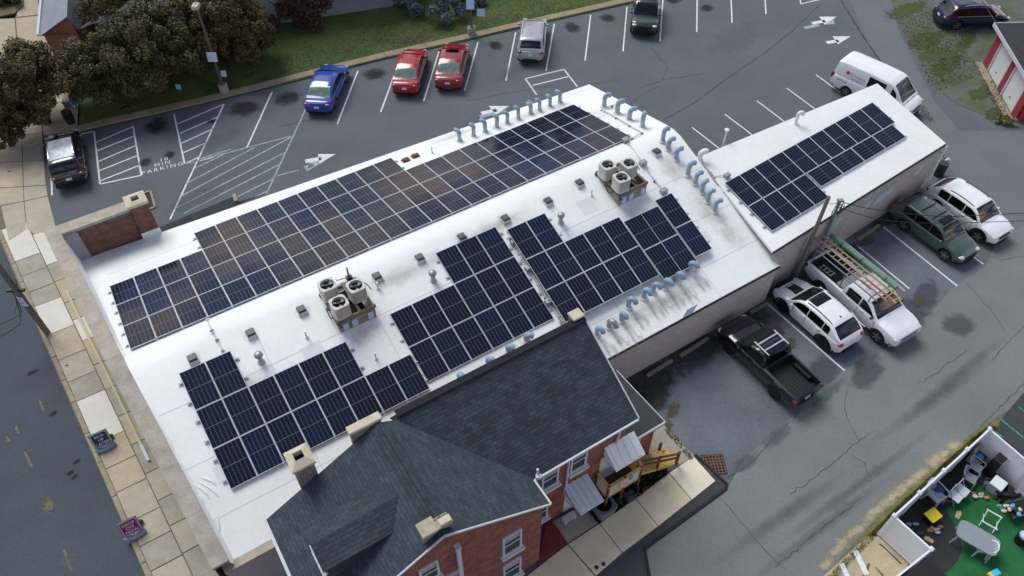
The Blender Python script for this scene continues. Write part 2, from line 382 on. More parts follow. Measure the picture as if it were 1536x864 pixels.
def put_slab(s0, s1, t0, t1, mi, sk0=None, sk1=None):
    g = .022
    f0 = sk0 or (lambda t: s0); f1 = sk1 or (lambda t: s1)
    z = .035
    q = [B(f0(t0 + g) + g, t0 + g, 0), B(f1(t0 + g) - g, t0 + g, 0), B(f1(t1 - g) - g, t1 - g, 0), B(f0(t1 - g) + g, t1 - g, 0)]
    slab.prism(q, z + random.uniform(-.006, .006), mi)
tl = [at(*p).dot(B_) for p in ((6, 344), (24, 393), (33, 415), (42, 440), (49, 462), (61, 508), (79, 545), (96, 577), (110, 605), (136, 670), (153, 707), (170, 742), (190, 786), (205, 823), (222, 860), (240, 900))]
kinds_out = [1, 2, 2, 2, 1, 3, 0, 2, 1, 3, 3, 0, 0, 2, 0]
tl2 = []
for i in range(len(tl) - 1):
    put_slab(0, 0, tl[i], tl[i + 1], kinds_out[i], lambda t: kerb_s(t) + .2, joint_s)
ti = [at(*p).dot(B_) for p in ((52, 352), (72, 398), (86, 422), (98, 455), (112, 480), (125, 512), (142, 548), (160, 585), (178, 625), (197, 668), (217, 712), (236, 752), (254, 790), (275, 830), (300, 880))]
kinds_in = [1, 2, 3, 3, 1, 3, 0, 2, 3, 2, 0, 2, 0, 2]
for i in range(len(ti) - 1):
    put_slab(0, 0, ti[i], ti[i + 1], kinds_in[i], joint_s, wall_s)
# large slabs of the walk along the car park and up to the trees
for q, mi in (([(2, 310), (36, 303), (40, 345), (14, 362)], 0), ([(37, 303), (72, 295), (85, 345), (52, 352), (41, 344)], 0), ([(-30, 285), (35, 281), (36, 302), (0, 309), (-20, 330)], 3), ([(36, 281), (69, 279), (72, 294), (37, 302)], 0),
              ([(-30, 246), (34, 243), (35, 280), (-30, 284)], 3), ([(35, 243), (66, 241), (69, 278), (36, 280)], 0), ([(-30, 205), (32, 203), (34, 242), (-30, 245)], 0), ([(33, 203), (63, 202), (66, 240), (35, 242)], 2),
              ([(-20, 170), (30, 165), (32, 202), (-30, 204)], 2), ([(31, 165), (62, 160), (63, 201), (33, 202)], 2), ([(63, 158), (118, 150), (116, 196), (66, 203)], 2), ([(32, 120), (120, 110), (118, 149), (32, 163)], 3), ([(24, 28), (60, 24), (112, 108), (32, 118)], 3), ([(-20, 30), (22, 28), (30, 118), (-20, 125)], 3), ([(28, -20), (54, -20), (60, 22), (26, 26)], 3)):
    slab.prism(px(q, .0), .035, mi)
o = slab.build('sidewalk', M_slab); struct(o)
kb = MB()
t = -48.0
while t < -5:
    ln = random.uniform(1.4, 2.2)
    kb.prism([B(kerb_s(t), t + .015, -.13), B(kerb_s(t) + .2, t + .015, -.13), B(kerb_s(t + ln) + .2, t + ln - .015, -.13), B(kerb_s(t + ln), t + ln - .015, -.13)], .165 + random.uniform(-.006, .006))
    t += ln
o = kb.build('street_kerb', M_curb, bevel=.015); struct(o)

# lawn behind the car park and its kerb
FAR_KERB = [(118, 199), (155, 190), (300, 157), (380, 137.5), (480, 112), (580, 87.5), (700, 60.5), (800, 37), (945, 4.5), (1010, -12), (1100, -36)]
lw = [at(u, v, .06) for u, v in FAR_KERB]
o = MB().sheet([p for p in lw] + [at(1100, -160, .06), at(300, -160, .06), at(128, -10, .06), at(116, 110, .06), at(120, 165, .06)]).build('lawn', M_lawn); struct(o)
kb = MB()
for i in range(len(FAR_KERB) - 1):
    p, q = at(*FAR_KERB[i]), at(*FAR_KERB[i + 1]); n = max(1, int((q - p).length / 2.4)); d = (q - p) / n; nn = Vector((-d.y, d.x, 0)).normalized()
    for k in range(n):
        a0 = p + d * k + d.normalized() * .01; a1 = p + d * (k + 1) - d.normalized() * .01
        kb.prism([a0, a1, a1 + nn * .62, a0 + nn * .62], .13)
o = kb.build('lawn_kerb', mat('kerb_concrete', s2l(140, 130, 108), .9, var=.15, scale=1.2, fine=.1, finescale=12), bevel=.02); struct(o)
# planting bed top left
o = MB().prism(px([(-40, -20), (36, -14), (36, 10), (22, 22), (-40, 34)], 0), .12).build('planting_bed', M_soil); struct(o)

# verge along the fence
ground('verge', [(1205, 900), (1300, 793), (1345, 746), (1410, 690), (1470, 641), (1503, 622), (1497, 640), (1484, 652), (1344, 778), (1318, 803), (1225, 900)], .014, M_soil)
# house front walk, porch slab and asphalt strip
walk = MB()
for q, mi in (([(789, 866), (851, 818), (893, 866), (860, 900), (800, 900)], 3), ([(852.5, 817), (899, 786.5), (932.5, 830), (894, 864)], 3), ([(900, 786), (953, 749), (986.5, 790), (933.5, 829)], 3), ([(954, 748), (1003, 711), (1036.5, 750.5), (987.5, 789.5)], 3), ([(1004, 710), (1040, 685.5), (1072.5, 722), (1037.5, 750)], 1)):
    walk.prism(px(q, 0), .05, mi)
for q, mi in (([(828, 783), (876, 758), (897, 785), (851, 815)], 2), ([(996, 638), (1041, 684), (1003, 708), (955, 665)], 2)):
    walk.prism(px(q, 0), .03, mi)
o = walk.build('front_walk', [M_slab[0], mat('walk_pale', s2l(216, 208, 186), .9, var=.07, scale=1.2, fine=.05, finescale=14), M_slab[2], mat('walk_warm', s2l(206, 195, 166), .9, var=.12, scale=1.0, fine=.06, finescale=14)]); struct(o)
o = MB().prism(px([(806, 850), (820, 782), (828, 782), (851, 815), (812, 845)], 0), .09).build('porch_slab', mat('porch_maroon', s2l(112, 42, 44), .75, var=.12, scale=2)); struct(o)
st = MB()
st.prism(px([(893, 866), (1072.5, 722), (1040.5, 686), (1043, 681), (1091, 727), (1090, 732), (967, 823), (980, 900), (870, 900)], 0), .035)
o = st.build('asphalt_strip', M_newasph); struct(o)
st = MB()
rim = [(980, 900), (967, 823), (1089, 733), (1090, 726), (1043, 682)]
st.tube([at(u, v, .03) for u, v in rim], .075, n=6)
o = st.build('asphalt_berm', mat('berm_black', s2l(30, 32, 35), .85, var=.2)); struct(o)
ground('planting_soil', [(878, 764), (897, 786), (953, 749), (1003, 710), (996, 690), (960, 660), (905, 700)], .02, mat('bed_soil', s2l(40, 42, 28), .95, var=.3, scale=4))

# ------------------------------------------------------------------ painted markings
def stripe(mb, p, q, wd=.10, z=.008):
    P, Q = at(*p, z), at(*q, z); d = (Q - P).normalized(); n = Vector((-d.y, d.x, 0)) * (wd / 2)
    mb.sheet([P - n, Q - n, Q + n, P + n])
mk = MB()
for p, q in (((598.8, 92), (571, 168)), ((658.5, 77), (635.5, 152)), ((717, 63), (697, 136)), ((773.5, 48.6), (759, 121)), ((831.5, 35.5), (819, 106)), ((886, 22.5), (877.5, 91)), ((940.5, 10), (934.5, 77)), ((995, -10), (990, 62)), ((1046, -12), (1045, 48)), ((1096, -20), (1098, 34)), ((1146, -25), (1149, 21)),
             ((537, 106), (506, 186)), ((408, 138), (370, 222)), ((75, 212), (78, 293)), ((66, 208), (76, 208)),
             ((141, 197), (150, 276)), ((199.5, 189), (212, 263)), ((150, 276), (212, 263)), ((143, 214), (199.5, 190)), ((146, 226), (201.5, 204)), ((148, 242), (204, 218)), ((149, 256), (207, 233)), ((151, 271), (209, 248)), ((112, 203), (141, 197)),
             ((261, 171), (277, 246)), ((336, 156), (255, 329)), ((266, 186), (336, 156)), ((270, 200), (327, 175)), ((272, 215), (320, 193)), ((275, 229), (309, 214)), ((277, 246), (299, 235)), ((277, 246), (320, 236)),
             ((788, 118), (846, 104)), ((846, 104), (866, 130)), ((788, 118), (805, 142)), ((799, 128), (852, 115)),
             ((1201, 0), (1210, -6)), ((1201, 6), (1230, -1)), ((1200, -4), (1201, 6))):
    stripe(mk, p, q)
for p, q in (((1038, 191), (1078, 222)), ((1087, 171), (1128, 202)), ((1135, 151), (1176, 182)), ((1180, 132), (1222, 163)), ((1224, 112), (1266, 143))): stripe(mk, p, q, .09)
o = mk.build('lot_markings', M_white); struct(o)
mk = MB()
for p, q in (((462, 156), (400, 290)), ((277, 246), (437, 204)), ((291, 253), (335, 232)), ((280, 275), (382, 221)), ((272, 294), (436, 206)), ((262, 313), (427, 229)), ((276, 320), (420, 246)), ((352, 297), (410, 268)), ((300, 238), (346, 224)), ((380, 297), (402, 286)), ((410, 265), (448, 255))):
    stripe(mk, p, q, .09)
o = mk.build('hatch_markings', M_white2); struct(o)
mk = MB()
for p, q in (((1149, 453.5), (1267, 556)), ((1285, 367.5), (1364, 433)), ((1325, 340), (1436, 429)), ((1446, 375), (1475, 396)), ((1378, 300), (1405, 322))): stripe(mk, p, q, .10, .016)
o = mk.build('near_lot_markings', M_white); struct(o)
# turn arrows: shaft plus head, with a faded older arrow beneath
def arrow(mb, tail, neck, b1, tip, b2, wd=.34, z=.010):
    P, Q = at(*tail, z), at(*neck, z); d = (Q - P).normalized(); n = Vector((-d.y, d.x, 0)) * (wd / 2)
    mb.sheet([P - n, Q - n, Q + n, P + n]); mb.sheet([at(*b1, z), at(*tip, z), at(*b2, z)])
mk = MB()
arrow(mk, (458, 242), (482, 237.5), (477, 231), (504, 231), (479, 245))
arrow(mk, (722, 170), (745, 165), (733, 159), (764, 159), (744, 172))
arrow(mk, (1218, 35), (1238, 31.5), (1229, 25), (1255, 25), (1237, 37), z=.018)
arrow(mk, (1240, 64), (1258, 61), (1249, 54.5), (1276, 54.5), (1257, 66.5), z=.018)
o = mk.build('lane_arrows', M_white); struct(o)
mk = MB()
arrow(mk, (457, 252), (470, 247), (466, 240), (490, 240), (459, 258), z=.006)
arrow(mk, (1207, 42), (1228, 37), (1237, 37), (1252, 36), (1250, 28), z=.012)
arrow(mk, (720, 175), (738, 170), (736, 168), (760, 166), (744, 172), z=.006)
o = mk.build('faded_arrows', M_white2); struct(o)
# lettering on the ground: 10 / MIN / PARKING
def text_mesh(txt, size, name, m, loc, axes, parent=None, depth=0.0, align='CENTER', spacing=1.0):
    cu = bpy.data.curves.new(name, 'FONT'); cu.body = txt; cu.size = size; cu.align_x = align; cu.align_y = 'CENTER'; cu.extrude = depth; cu.space_character = spacing; cu.resolution_u = 3
    tmp = bpy.data.objects.new(name, cu); C.objects.link(tmp); bpy.context.view_layer.update()
    me = bpy.data.meshes.new_from_object(tmp.evaluated_get(bpy.context.evaluated_depsgraph_get()))
    bpy.data.objects.remove(tmp); o = bpy.data.objects.new(name, me); C.objects.link(o); me.materials.clear(); me.materials.append(m)
    X, Y, Zx = axes; mm = Matrix(((X.x, Y.x, Zx.x), (X.y, Y.y, Zx.y), (X.z, Y.z, Zx.z))).to_4x4(); mm.translation = Vector(loc)
    if parent is not None: o.parent = parent; mm = parent.matrix_basis.inverted() @ mm
    o.matrix_basis = mm; return o
X = (at(268, 246) - at(219, 258)).normalized(); Y = Vector((-X.y, X.x, 0))
for txt, c, sz in (('PARKING', (243.5, 252.5), .46), ('MIN', (243.5, 245.8), .44), ('10', (245.5, 239.3), .44)):
    o = text_mesh(txt, sz, 'ground_lettering', M_white, at(*c, .012), (X, Y, Z_), spacing=1.35); struct(o)
# street paint marks
mk = MB(); X = A_; 
for p, q in (((59, 600), (66, 617)), ((37, 678), (48, 701)), ((96, 824), (107, 856)), ((28, 650), (24, 640)), ((10, 655), (14, 663))): stripe(mk, p, q, .10, -.114)
o = mk.build('street_paint_lines', M_yellow); struct(o)
# cracks
def crack(pts, wd=.035, z=.014, jag=.10, name='crack', m=None):
    P = [at(u, v, z) for u, v in pts]; path = []
    for i in range(len(P) - 1):
        n = max(2, int((P[i + 1] - P[i]).length / .22))
        for k in range(n): path.append(P[i].lerp(P[i + 1], k / n) + Vector((random.uniform(-jag, jag), random.uniform(-jag, jag), 0)) * .6)
    path.append(P[-1]); mb = MB(); L_ = []; R_ = []
    for i, p in enumerate(path):
        d = (path[min(i + 1, len(path) - 1)] - path[max(i - 1, 0)]).normalized(); n = Vector((-d.y, d.x, 0)); ww = wd * random.uniform(.35, 1.1) / 2
        L_.append(p + n * ww); R_.append(p - n * ww)
    k = len(path)
    mb.add(L_ + R_, [[i, k + i, k + i + 1, i + 1] for i in range(k - 1)])
    o = mb.build(name, m or M_crack); struct(o); return o
for c in ([(1266, 600), (1270, 625), (1278, 645), (1288, 661)], [(1080, 745), (1100, 770), (1125, 800), (1150, 825), (1180, 855)], [(1185, 740), (1215, 722), (1250, 695), (1275, 672), (1290, 660), (1310, 645)], [(1275, 680), (1295, 695), (1305, 715)], [(1470, 640), (1500, 610), (1536, 575)],
          [(1165, 850), (1200, 820), (1250, 780), (1290, 748)], [(1300, 545), (1275, 570), (1268, 600)], [(1092, 718), (1130, 690), (1165, 652), (1205, 610), (1240, 585)], [(1450, 425), (1490, 470), (1510, 500)], [(1380, 575), (1420, 548), (1450, 525)], [(1480, 380), (1500, 390), (1536, 385)], [(1490, 540), (1510, 515), (1536, 490)]):
    crack(c, .028)
crack([(995, 180), (1040, 155), (1090, 118), (1150, 77), (1190, 45), (1232, 5)], .05, .01, .05, 'sealed_joint')
crack([(1255, -10), (1292, 50), (1330, 105), (1372, 165), (1418, 240)], .12, .016, .06, 'lane_seam')
for c in ([(962, 132), (1000, 118), (1045, 112), (1060, 108)], [(995, 118), (1002, 100), (985, 82), (975, 68)], [(870, 130), (905, 124), (930, 120)], [(840, 96), (835, 80)], [(420, 190), (460, 180), (500, 175)], [(700, 152), (760, 140), (830, 128)], [(940, 160), (965, 140), (990, 128)]): crack(c, .03, .01, .12)

# stains, patches and drifts of dirt
M_oil = blotch('oil_stain', s2l(30, 33, 37), scale=2.2, strength=.85, soft=.5)
M_damp = blotch('damp_patch', s2l(66, 76, 86), scale=1.0, strength=.5, soft=.25)
M_dirtp = blotch('dirt_drift', s2l(56, 55, 52), scale=1.6, strength=.7, soft=.35)
M_leafp = blotch('leaf_litter', s2l(88, 80, 62), scale=7, strength=.65, soft=.3, edge=.9)
M_sandp = blotch('sand_drift', s2l(176, 166, 134), scale=2.6, strength=.75, soft=.5, edge=.9)
M_mossp = blotch('moss_patch', s2l(70, 80, 40), scale=3, strength=.85, soft=.2, edge=.8)
M_palep = blotch('pale_patch', s2l(100, 108, 112), scale=1.2, strength=.45, soft=.5)
M_track = blotch('tyre_track', s2l(84, 90, 92), scale=.8, strength=.5, soft=.9, edge=.4); M_damp2 = blotch('asphalt_scuff', s2l(88, 96, 102), scale=1.4, strength=.7, soft=.5, edge=.7)
M_yelp = blotch('yellow_spray', s2l(150, 148, 92), scale=9, strength=.4, soft=.4, edge=1.5)
_pz = [.0]
def patch(u, v, rx, ry, m, name, z=.017, ang=0.0):
    _pz[0] = _pz[0] + .00003
    c = at(u, v, z + _pz[0]); X = A_ * math.cos(ang) + B_ * -math.sin(ang); Y = Vector((-X.y, X.x, 0))
    me = bpy.data.meshes.new(name); me.from_pydata([tuple(c + X * (i * rx) + Y * (j * ry)) for i, j in ((-1, -1), (1, -1), (1, 1), (-1, 1))], [], [[0, 1, 2, 3]])
    uv = me.uv_layers.new(name='UVMap')
    for k, q in enumerate(((0, 0), (1, 0), (1, 1), (0, 1))): uv.data[k].uv = q
    me.materials.append(m); o = bpy.data.objects.new(name, me); C.objects.link(o); o['kind'] = 'structure'; return o
for u, v, r in ((235, 188, 1.5), (366, 163, 1.6), (432, 147, 1.4), (562, 111, 1.25), (743, 68, 1.0), (858, 41, 1.1), (912, 27, 1.0), (1010, 0, 1.0), (218, 243, .7), (254, 232, .6), (318, 182, .5), (1060, 12, .9)):
    patch(u, v, r, r * .85, M_oil, 'oil_stain', .010, random.random() * 3)
for u, v, rx, ry, a in ((1350, 485, 3.2, 1.6, .1), (1440, 487, 1.3, 1.0, 0), (1235, 555, 1.6, 1.0, .3), (1300, 560, 1.6, .9, .3), (1390, 440, 1.8, .8, .4)): patch(u, v, rx, ry, M_damp, 'damp_patch', .014, a)
for u, v, rx, ry, a in ((975, 572, 2.8, 1.5, 0), (1045, 525, 3.0, 1.3, 0), (1115, 482, 2.6, 1.2, 0), (1170, 432, 1.8, .7, 0), (1260, 385, 2.6, .7, 0), (1330, 330, 2.2, .7, 0), (1385, 292, 1.6, .9, 0), (985, 600, 1.0, .8, 0), (960, 600, .8, .8, .3)): patch(u, v, rx, ry, M_dirtp, 'dirt_drift', .012, a)
for u, v, rx, ry, a in ((1170, 500, .8, .4, .9), (1186, 516, .7, .4, .6), (1290, 548, .5, .35, .2), (1300, 362, .9, .4, 0), (1276, 372, .9, .4, 0), (1010, 615, .8, .4, .5), (1200, 560, .3, .2, 0), (1075, 690, .5, .3, .2), (1410, 278, .9, .5, .4), (900, 815, .5, .2, .2), (1000, 640, .6, .4, .6), (1380, 452, .7, .4, .2)): patch(u, v, rx, ry, M_leafp, 'leaf_litter', .019, a)
for u, v, rx, ry, a in ((1405, 690, 1.2, .5, 0), (1378, 712, .9, .4, 0), (1350, 735, .9, .4, 0), (1325, 757, .8, .35, 0), (1265, 812, .7, .4, 0), (1430, 668, .9, .4, .1), (1305, 775, .6, .3, 0), (1240, 845, .6, .3, 0), (1418, 680, .7, .3, .1), (1364, 724, .5, .3, .1), (1338, 746, 1.0, .3, 0), (1312, 768, .9, .3, .1), (1285, 795, .9, .3, 0), (1255, 826, .9, .3, .1)): patch(u, v, rx, ry, M_sandp, 'sand_drift', .02, a)
for u, v, rx, ry, a in ((1390, 60, 2.5, 1.2, 0), (1420, 95, 3.0, 1.0, .3), (1400, 80, 2.0, 1.0, 0), (1470, 140, 1.5, .8, 0), (1450, 60, 2.6, .7, .4), (1490, 170, 1.2, .6, .3), (1360, 15, 3, 1, 0)): patch(u, v, rx, ry, M_mossp, 'moss_patch', .022, a)
for u, v, rx, ry, a in ((290, 300, 2.5, 1.2, .1), (1100, 60, 4, 2, .3), (330, 210, 3, 1, .2), (780, 100, 4, 1.0, .2)): patch(u, v, rx, ry, M_palep, 'pale_patch', .0095, a)
for u, v, rx, ry, a in ((1290, 725, 7.0, .35, .02), (1235, 790, 6.0, .4, .02), (1400, 600, 6.0, .5, .0), (1180, 770, 5.0, .5, .0), (1440, 560, 6, .45, .05)): patch(u, v, rx, ry, M_track, 'tyre_track', .0125, a)
for u, v, rx, ry in ((1165, 655, 1.2, .5), (1240, 590, 1.6, .5), (1120, 690, 1.2, .5), (1300, 545, 1.2, .6), (1350, 500, 1.4, .7)): patch(u, v, rx, ry, M_damp2, 'asphalt_scuff', .0132, .1)
for k in range(16):
    f = random.random(); patch(170 + 700 * f, 183 - 166 * f - random.uniform(4, 26), random.uniform(.5, 1.4), random.uniform(.2, .5), M_leafp, 'leaf_litter', .075, random.random())
patch(73, 758, .3, .5, M_yelp, 'yellow_spray', -.112, 0); patch(100, 840, .7, .5, M_palep, 'pale_patch', -.112, 0)
for u, v, r in ((115, 692, .28), (106, 709, .3), (80, 620, .3), (52, 557, .3), (45, 560, .25), (112, 715, .25)): patch(u, v, r, r * .6, M_oil, 'oil_stain', -.112, .3)
patch(100, 548, .12, .1, M_oil, 'oil_stain', .037); patch(84, 534, .1, .08, M_oil, 'oil_stain', .037); patch(14, 257, .15, .1, M_oil, 'oil_stain', .037)
stripe_mb = MB(); stripe(stripe_mb, (1500, 628), (1540, 660), .08, .018); stripe(stripe_mb, (1487, 646), (1502, 656), .2, .018); stripe(stripe_mb, (1528, 610), (1545, 625), .08, .018)
o = stripe_mb.build('green_marks', M_green); struct(o)
# ================================================================== the white-roofed building
M_roof = mat('white_membrane', s2l(227, 232, 231), .55, var=.06, scale=.32, fine=.035, finescale=5, bump=.12, bscale=3)
M_roofseam = mat('membrane_seam', s2l(196, 200, 204), .6, var=.05)
M_block = brick('painted_block', s2l(176, 171, 168), s2l(166, 161, 159), s2l(148, 144, 142), .4, .2, .014, .85, .25, .07, nscale=.6)
M_brick = brick('red_brick', s2l(122, 62, 50), s2l(96, 46, 40), s2l(132, 112, 100), .215, .075, .012, .9, .4, .35, nscale=2)
M_brickdk = brick('brown_brick', s2l(114, 66, 50), s2l(86, 50, 40), s2l(118, 100, 90), .215, .075, .012, .9, .4, .4, nscale=2.5)
M_speck = brick('weathered_brick', s2l(120, 112, 116), s2l(66, 58, 64), s2l(150, 146, 140), .16, .075, .014, .9, .4, .45, nscale=5)
M_stone = mat('coping_stone', s2l(164, 157, 146), .9, var=.2, scale=1.4, fine=.12, finescale=14, bump=.3)
M_capc = mat('cap_cement', s2l(190, 183, 162), .9, var=.15, scale=3, fine=.1, finescale=20, bump=.3)
M_black = mat('black_metal', s2l(26, 27, 29), .6, var=.1)
M_fascia = mat('dark_fascia', s2l(40, 38, 37), .8, var=.2)
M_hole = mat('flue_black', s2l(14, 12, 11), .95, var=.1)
M_galv = mat('galvanised', s2l(150, 156, 160), .45, .6, var=.12, scale=6)
M_whitepvc = mat('white_pvc', s2l(224, 226, 226), .45, var=.04)
M_patchm = mat('membrane_patch', s2l(214, 220, 222), .5, var=.05, scale=1.5)
M_streak = blotch('rust_wash', s2l(168, 158, 144), scale=3.2, strength=.34, soft=.6, edge=.7)
M_dust = blotch('roof_grime', s2l(182, 178, 170), scale=2.0, strength=.42, soft=.8, edge=.6)
M_pad = blotch('bright_pad', s2l(240, 240, 236), scale=2.0, strength=.9, soft=.25, edge=.3)

SE = 24.42                                           # end wall
bld = thing('white_roof_building', 'long low painted-block building under a white membrane gable roof covered in solar panels', 'building', B(10, -23, 0))
def s_in(t): return -4.16 + (t + 35) * .070           # inner line of the street parapet
rf = MB()
tf0, tf1, tn = -32.05, -30.35, -14.62
def zr(t): return roof_z(t)
N = 26
def row(s): 
    k = (s + 4) / (SE + 4); tf = tf0 + (tf1 - tf0) * k
    ts = [tf, -28.5, -26, TR - .45, TR - .15, TR + .15, TR + .45, -20, -17.5, tn - .12 * 0]
    return [(t, zr(t) - (.05 if abs(t - TR) < .2 else 0)) for t in ts]
ss = [None] + [(-3.0 + (SE + 3.0) * i / N) for i in range(N + 1)]
vs = []; nr = 10
for s in ss:
    for j, (t, z) in enumerate(row(-4 if s is None else s)):
        vs.append(B(s_in(t) if s is None else s, t, z))
fs = [[i * nr + j, i * nr + j + 1, (i + 1) * nr + j + 1, (i + 1) * nr + j] for i in range(len(ss) - 1) for j in range(nr - 1)]
rf.add(vs, fs)
# thickness: skirts along eaves and end
for i in range(len(ss) - 1):
    for j in (0, nr - 1):
        p, q = vs[i * nr + j], vs[(i + 1) * nr + j]; rf.quad(p, q, q - Z_ * .12, p - Z_ * .12)
e0 = (len(ss) - 1) * nr
for j in range(nr - 1): rf.quad(vs[e0 + j], vs[e0 + j + 1], vs[e0 + j + 1] - Z_ * .12, vs[e0 + j] - Z_ * .12)
rf.build('roof', M_roof, bld, world=True, smooth=20)
wl = MB()
zn = zr(tn)
def wall(mb, p, q, z0, z1, z1b=None):
    p, q = Vector(p), Vector(q); mb.quad(p + Z_ * z0, q + Z_ * z0, q + Z_ * (z1b if z1b is not None else z1), p + Z_ * z1)
wall(wl, B(-3.1, tn - .06, 0), B(SE, tn - .06, 0), -.1, zn - .06)
wall(wl, B(-4, tf0 + .1, 0), B(SE - .05, tf1 + .1, 0), -.1, zr(tf0), zr(tf1) - .05)
e = SE - .06
wl.quad(B(e, tn - .06, -.1), B(e, tf1 + .1, -.1), B(e, tf1 + .1, zr(tf1) - .1), B(e, TR, ZR - .1), B(e, tn - .06, zn - .1))
wall(wl, B(s_in(-35) - .3, -32.0, 0), B(s_in(-14.6) - .3, -14.62, 0), -.1, 3.2)
wl.build('wall', M_block, bld, world=True)
MB().bar(B(-2.4, tn + .03, zn - .09), B(SE, tn + .03, zn - .09), .05, .12).build('eave_strip', M_fascia, bld, world=True)  # thin dark bar under the white roof edge
# street parapet: broad coping that falls with the gable, membrane turned up its inner face
def par_z(t): return 5.46 if t < -23.6 else 5.46 - (t + 23.6) * .235
pm = MB(); pf = MB(); pc = MB(); ts = [-32.35, -30, -27.5, -25, -23.6, -21, -18.5, -16.5, -14.45]
for i in range(len(ts) - 1):
    t0, t1 = ts[i] + (.008 if i else 0), ts[i + 1]
    o0, o1 = s_in(t0) - .62, s_in(t1) - .62; i0, i1 = s_in(t0), s_in(t1)
    P = [B(o0, t0, par_z(t0)), B(i0, t0, par_z(t0)), B(i1, t1, par_z(t1)), B(o1, t1, par_z(t1))]
    low = [p - Z_ * .14 for p in P]
    pc.add(low + P, [[3, 2, 1, 0], [4, 5, 6, 7], [0, 1, 5, 4], [1, 2, 6, 5], [2, 3, 7, 6], [3, 0, 4, 7]])
    pm.quad(B(o0 + .06, t0, -.1), B(o1 + .06, t1, -.1), B(o1 + .06, t1, par_z(t1) - .1), B(o0 + .06, t0, par_z(t0) - .1))
    f0, f1 = par_z(t0) - .13, par_z(t1) - .13
    pf.quad(B(i0 - .05, t0, f0), B(i1 - .05, t1, f1), B(i1 + .12, t1, zr(max(t1, tf0)) + .004), B(i0 + .12, t0, zr(max(t0, tf0)) + .004))
pc.build('parapet_coping', M_stone, bld, world=True); pm.build('street_front', M_block, bld, world=True); pf.build('parapet_flashing', M_roof, bld, world=True)
MB().prism([B(-3.05, -14.62, 2.72), B(1.8, -14.62, 2.72), B(1.8, -14.28, 2.72), B(-3.05, -14.28, 2.72)], .12).build('side_coping', M_stone, bld, world=True)
wl2 = MB(); wl2.quad(B(-3.0, -14.34, -.1), B(2, -14.34, -.1), B(2, -14.34, 2.72), B(-3.0, -14.34, 2.72)); wl2.quad(B(-3.0, -14.4, -.1), B(-3.0, -14.34, -.1), B(-3.0, -14.34, 2.72), B(-3.0, -14.4, 2.72))
wl2.build('side_wall', mat('grey_render', s2l(150, 152, 160), .85, var=.08), bld, world=True)
# raised brick end of the far wall, with its chimney
bw = MB(); bw.prism([B(-3.95, -32.36, 0), B(-.9, -32.36, 0), B(-.9, -31.98, 0), B(-3.95, -31.98, 0)], 5.3)
bw.build('brick_upstand', M_brickdk, bld, world=True)
MB().prism([B(-4.35, -32.52, 5.3), B(-.95, -32.52, 5.3), B(-.95, -31.86, 5.3), B(-4.35, -31.86, 5.3)], .14).build('upstand_coping', M_stone, bld, world=True)
MB().bar(B(-3.4, -31.93, 5.2), B(-1.0, -31.93, 5.2), .06, .10).build('coping_flashing', mat('blue_grey_flashing', s2l(74, 92, 106), .5, .3, var=.3, scale=3), bld, world=True)
MB().quad(B(-3.95, -31.94, 3.4), B(-3.35, -31.94, 3.4), B(-3.35, -31.94, 5.2), B(-3.95, -31.94, 5.2)).build('corner_flashing', mat('lavender_flashing', s2l(150, 146, 158), .7, var=.08), bld, world=True)
ch = MB(); ch.prism([B(-.92, -32.6, 2.5), B(-.12, -32.6, 2.5), B(-.12, -31.86, 2.5), B(-.92, -31.86, 2.5)], 2.95)
chim = ch.build('chimney', M_brickdk, bld, world=True)
def cap_with_hole(s0, s1, t0, t1, z, h, hs, mt, parent, nm='chimney_cap', slope=.06):
    """cement cap that falls to its rim, with an open flue"""
    sc, tc_ = (s0 + s1) / 2, (t0 + t1) / 2; mb = MB()
    o = [B(s0, t0), B(s1, t0), B(s1, t1), B(s0, t1)]; i_ = [B(sc - hs, tc_ - hs), B(sc + hs, tc_ - hs), B(sc + hs, tc_ + hs), B(sc - hs, tc_ + hs)]
    lo = [p + Z_ * z for p in o]; up = [p + Z_ * (z + h) for p in o]; iu = [p + Z_ * (z + h + slope) for p in i_]; il = [p + Z_ * (z + h - .3) for p in i_]
    mb.add(lo + up + iu + il, [[k, (k + 1) % 4, 4 + (k + 1) % 4, 4 + k] for k in range(4)] + [[4 + k, 4 + (k + 1) % 4, 8 + (k + 1) % 4, 8 + k] for k in range(4)] + [[8 + k, 8 + (k + 1) % 4, 12 + (k + 1) % 4, 12 + k] for k in range(4)] + [[3, 2, 1, 0]])
    o1 = mb.build(nm, mt, parent, world=True)
    h2 = MB(); h2.sheet([p - Z_ * .02 for p in il]); h2.build('flue', M_hole, parent, world=True)
    return o1
cap_with_hole(-1.0, -.04, -32.68, -31.8, 5.45, .14, .17, M_capc, bld)
MB().quad(B(-.96, -31.83, roof_z(-31.8) - .1), B(-.08, -31.83, roof_z(-31.8) - .1), B(-.08, -31.83, roof_z(-31.8) + .32), B(-.96, -31.83, roof_z(-31.8) + .32)).build('chimney_flashing', M_roof, bld, world=True)
# wing
wr = MB()
wc = [on_wing(1046, 236), on_wing(1316, 125), on_wing(1419, 215), on_wing(1160, 377)]
d0 = (wc[0] - wc[1]).normalized(); d3 = (wc[3] - wc[2]).normalized()
w0, w3 = wc[0], wc[3] + d3 * .05
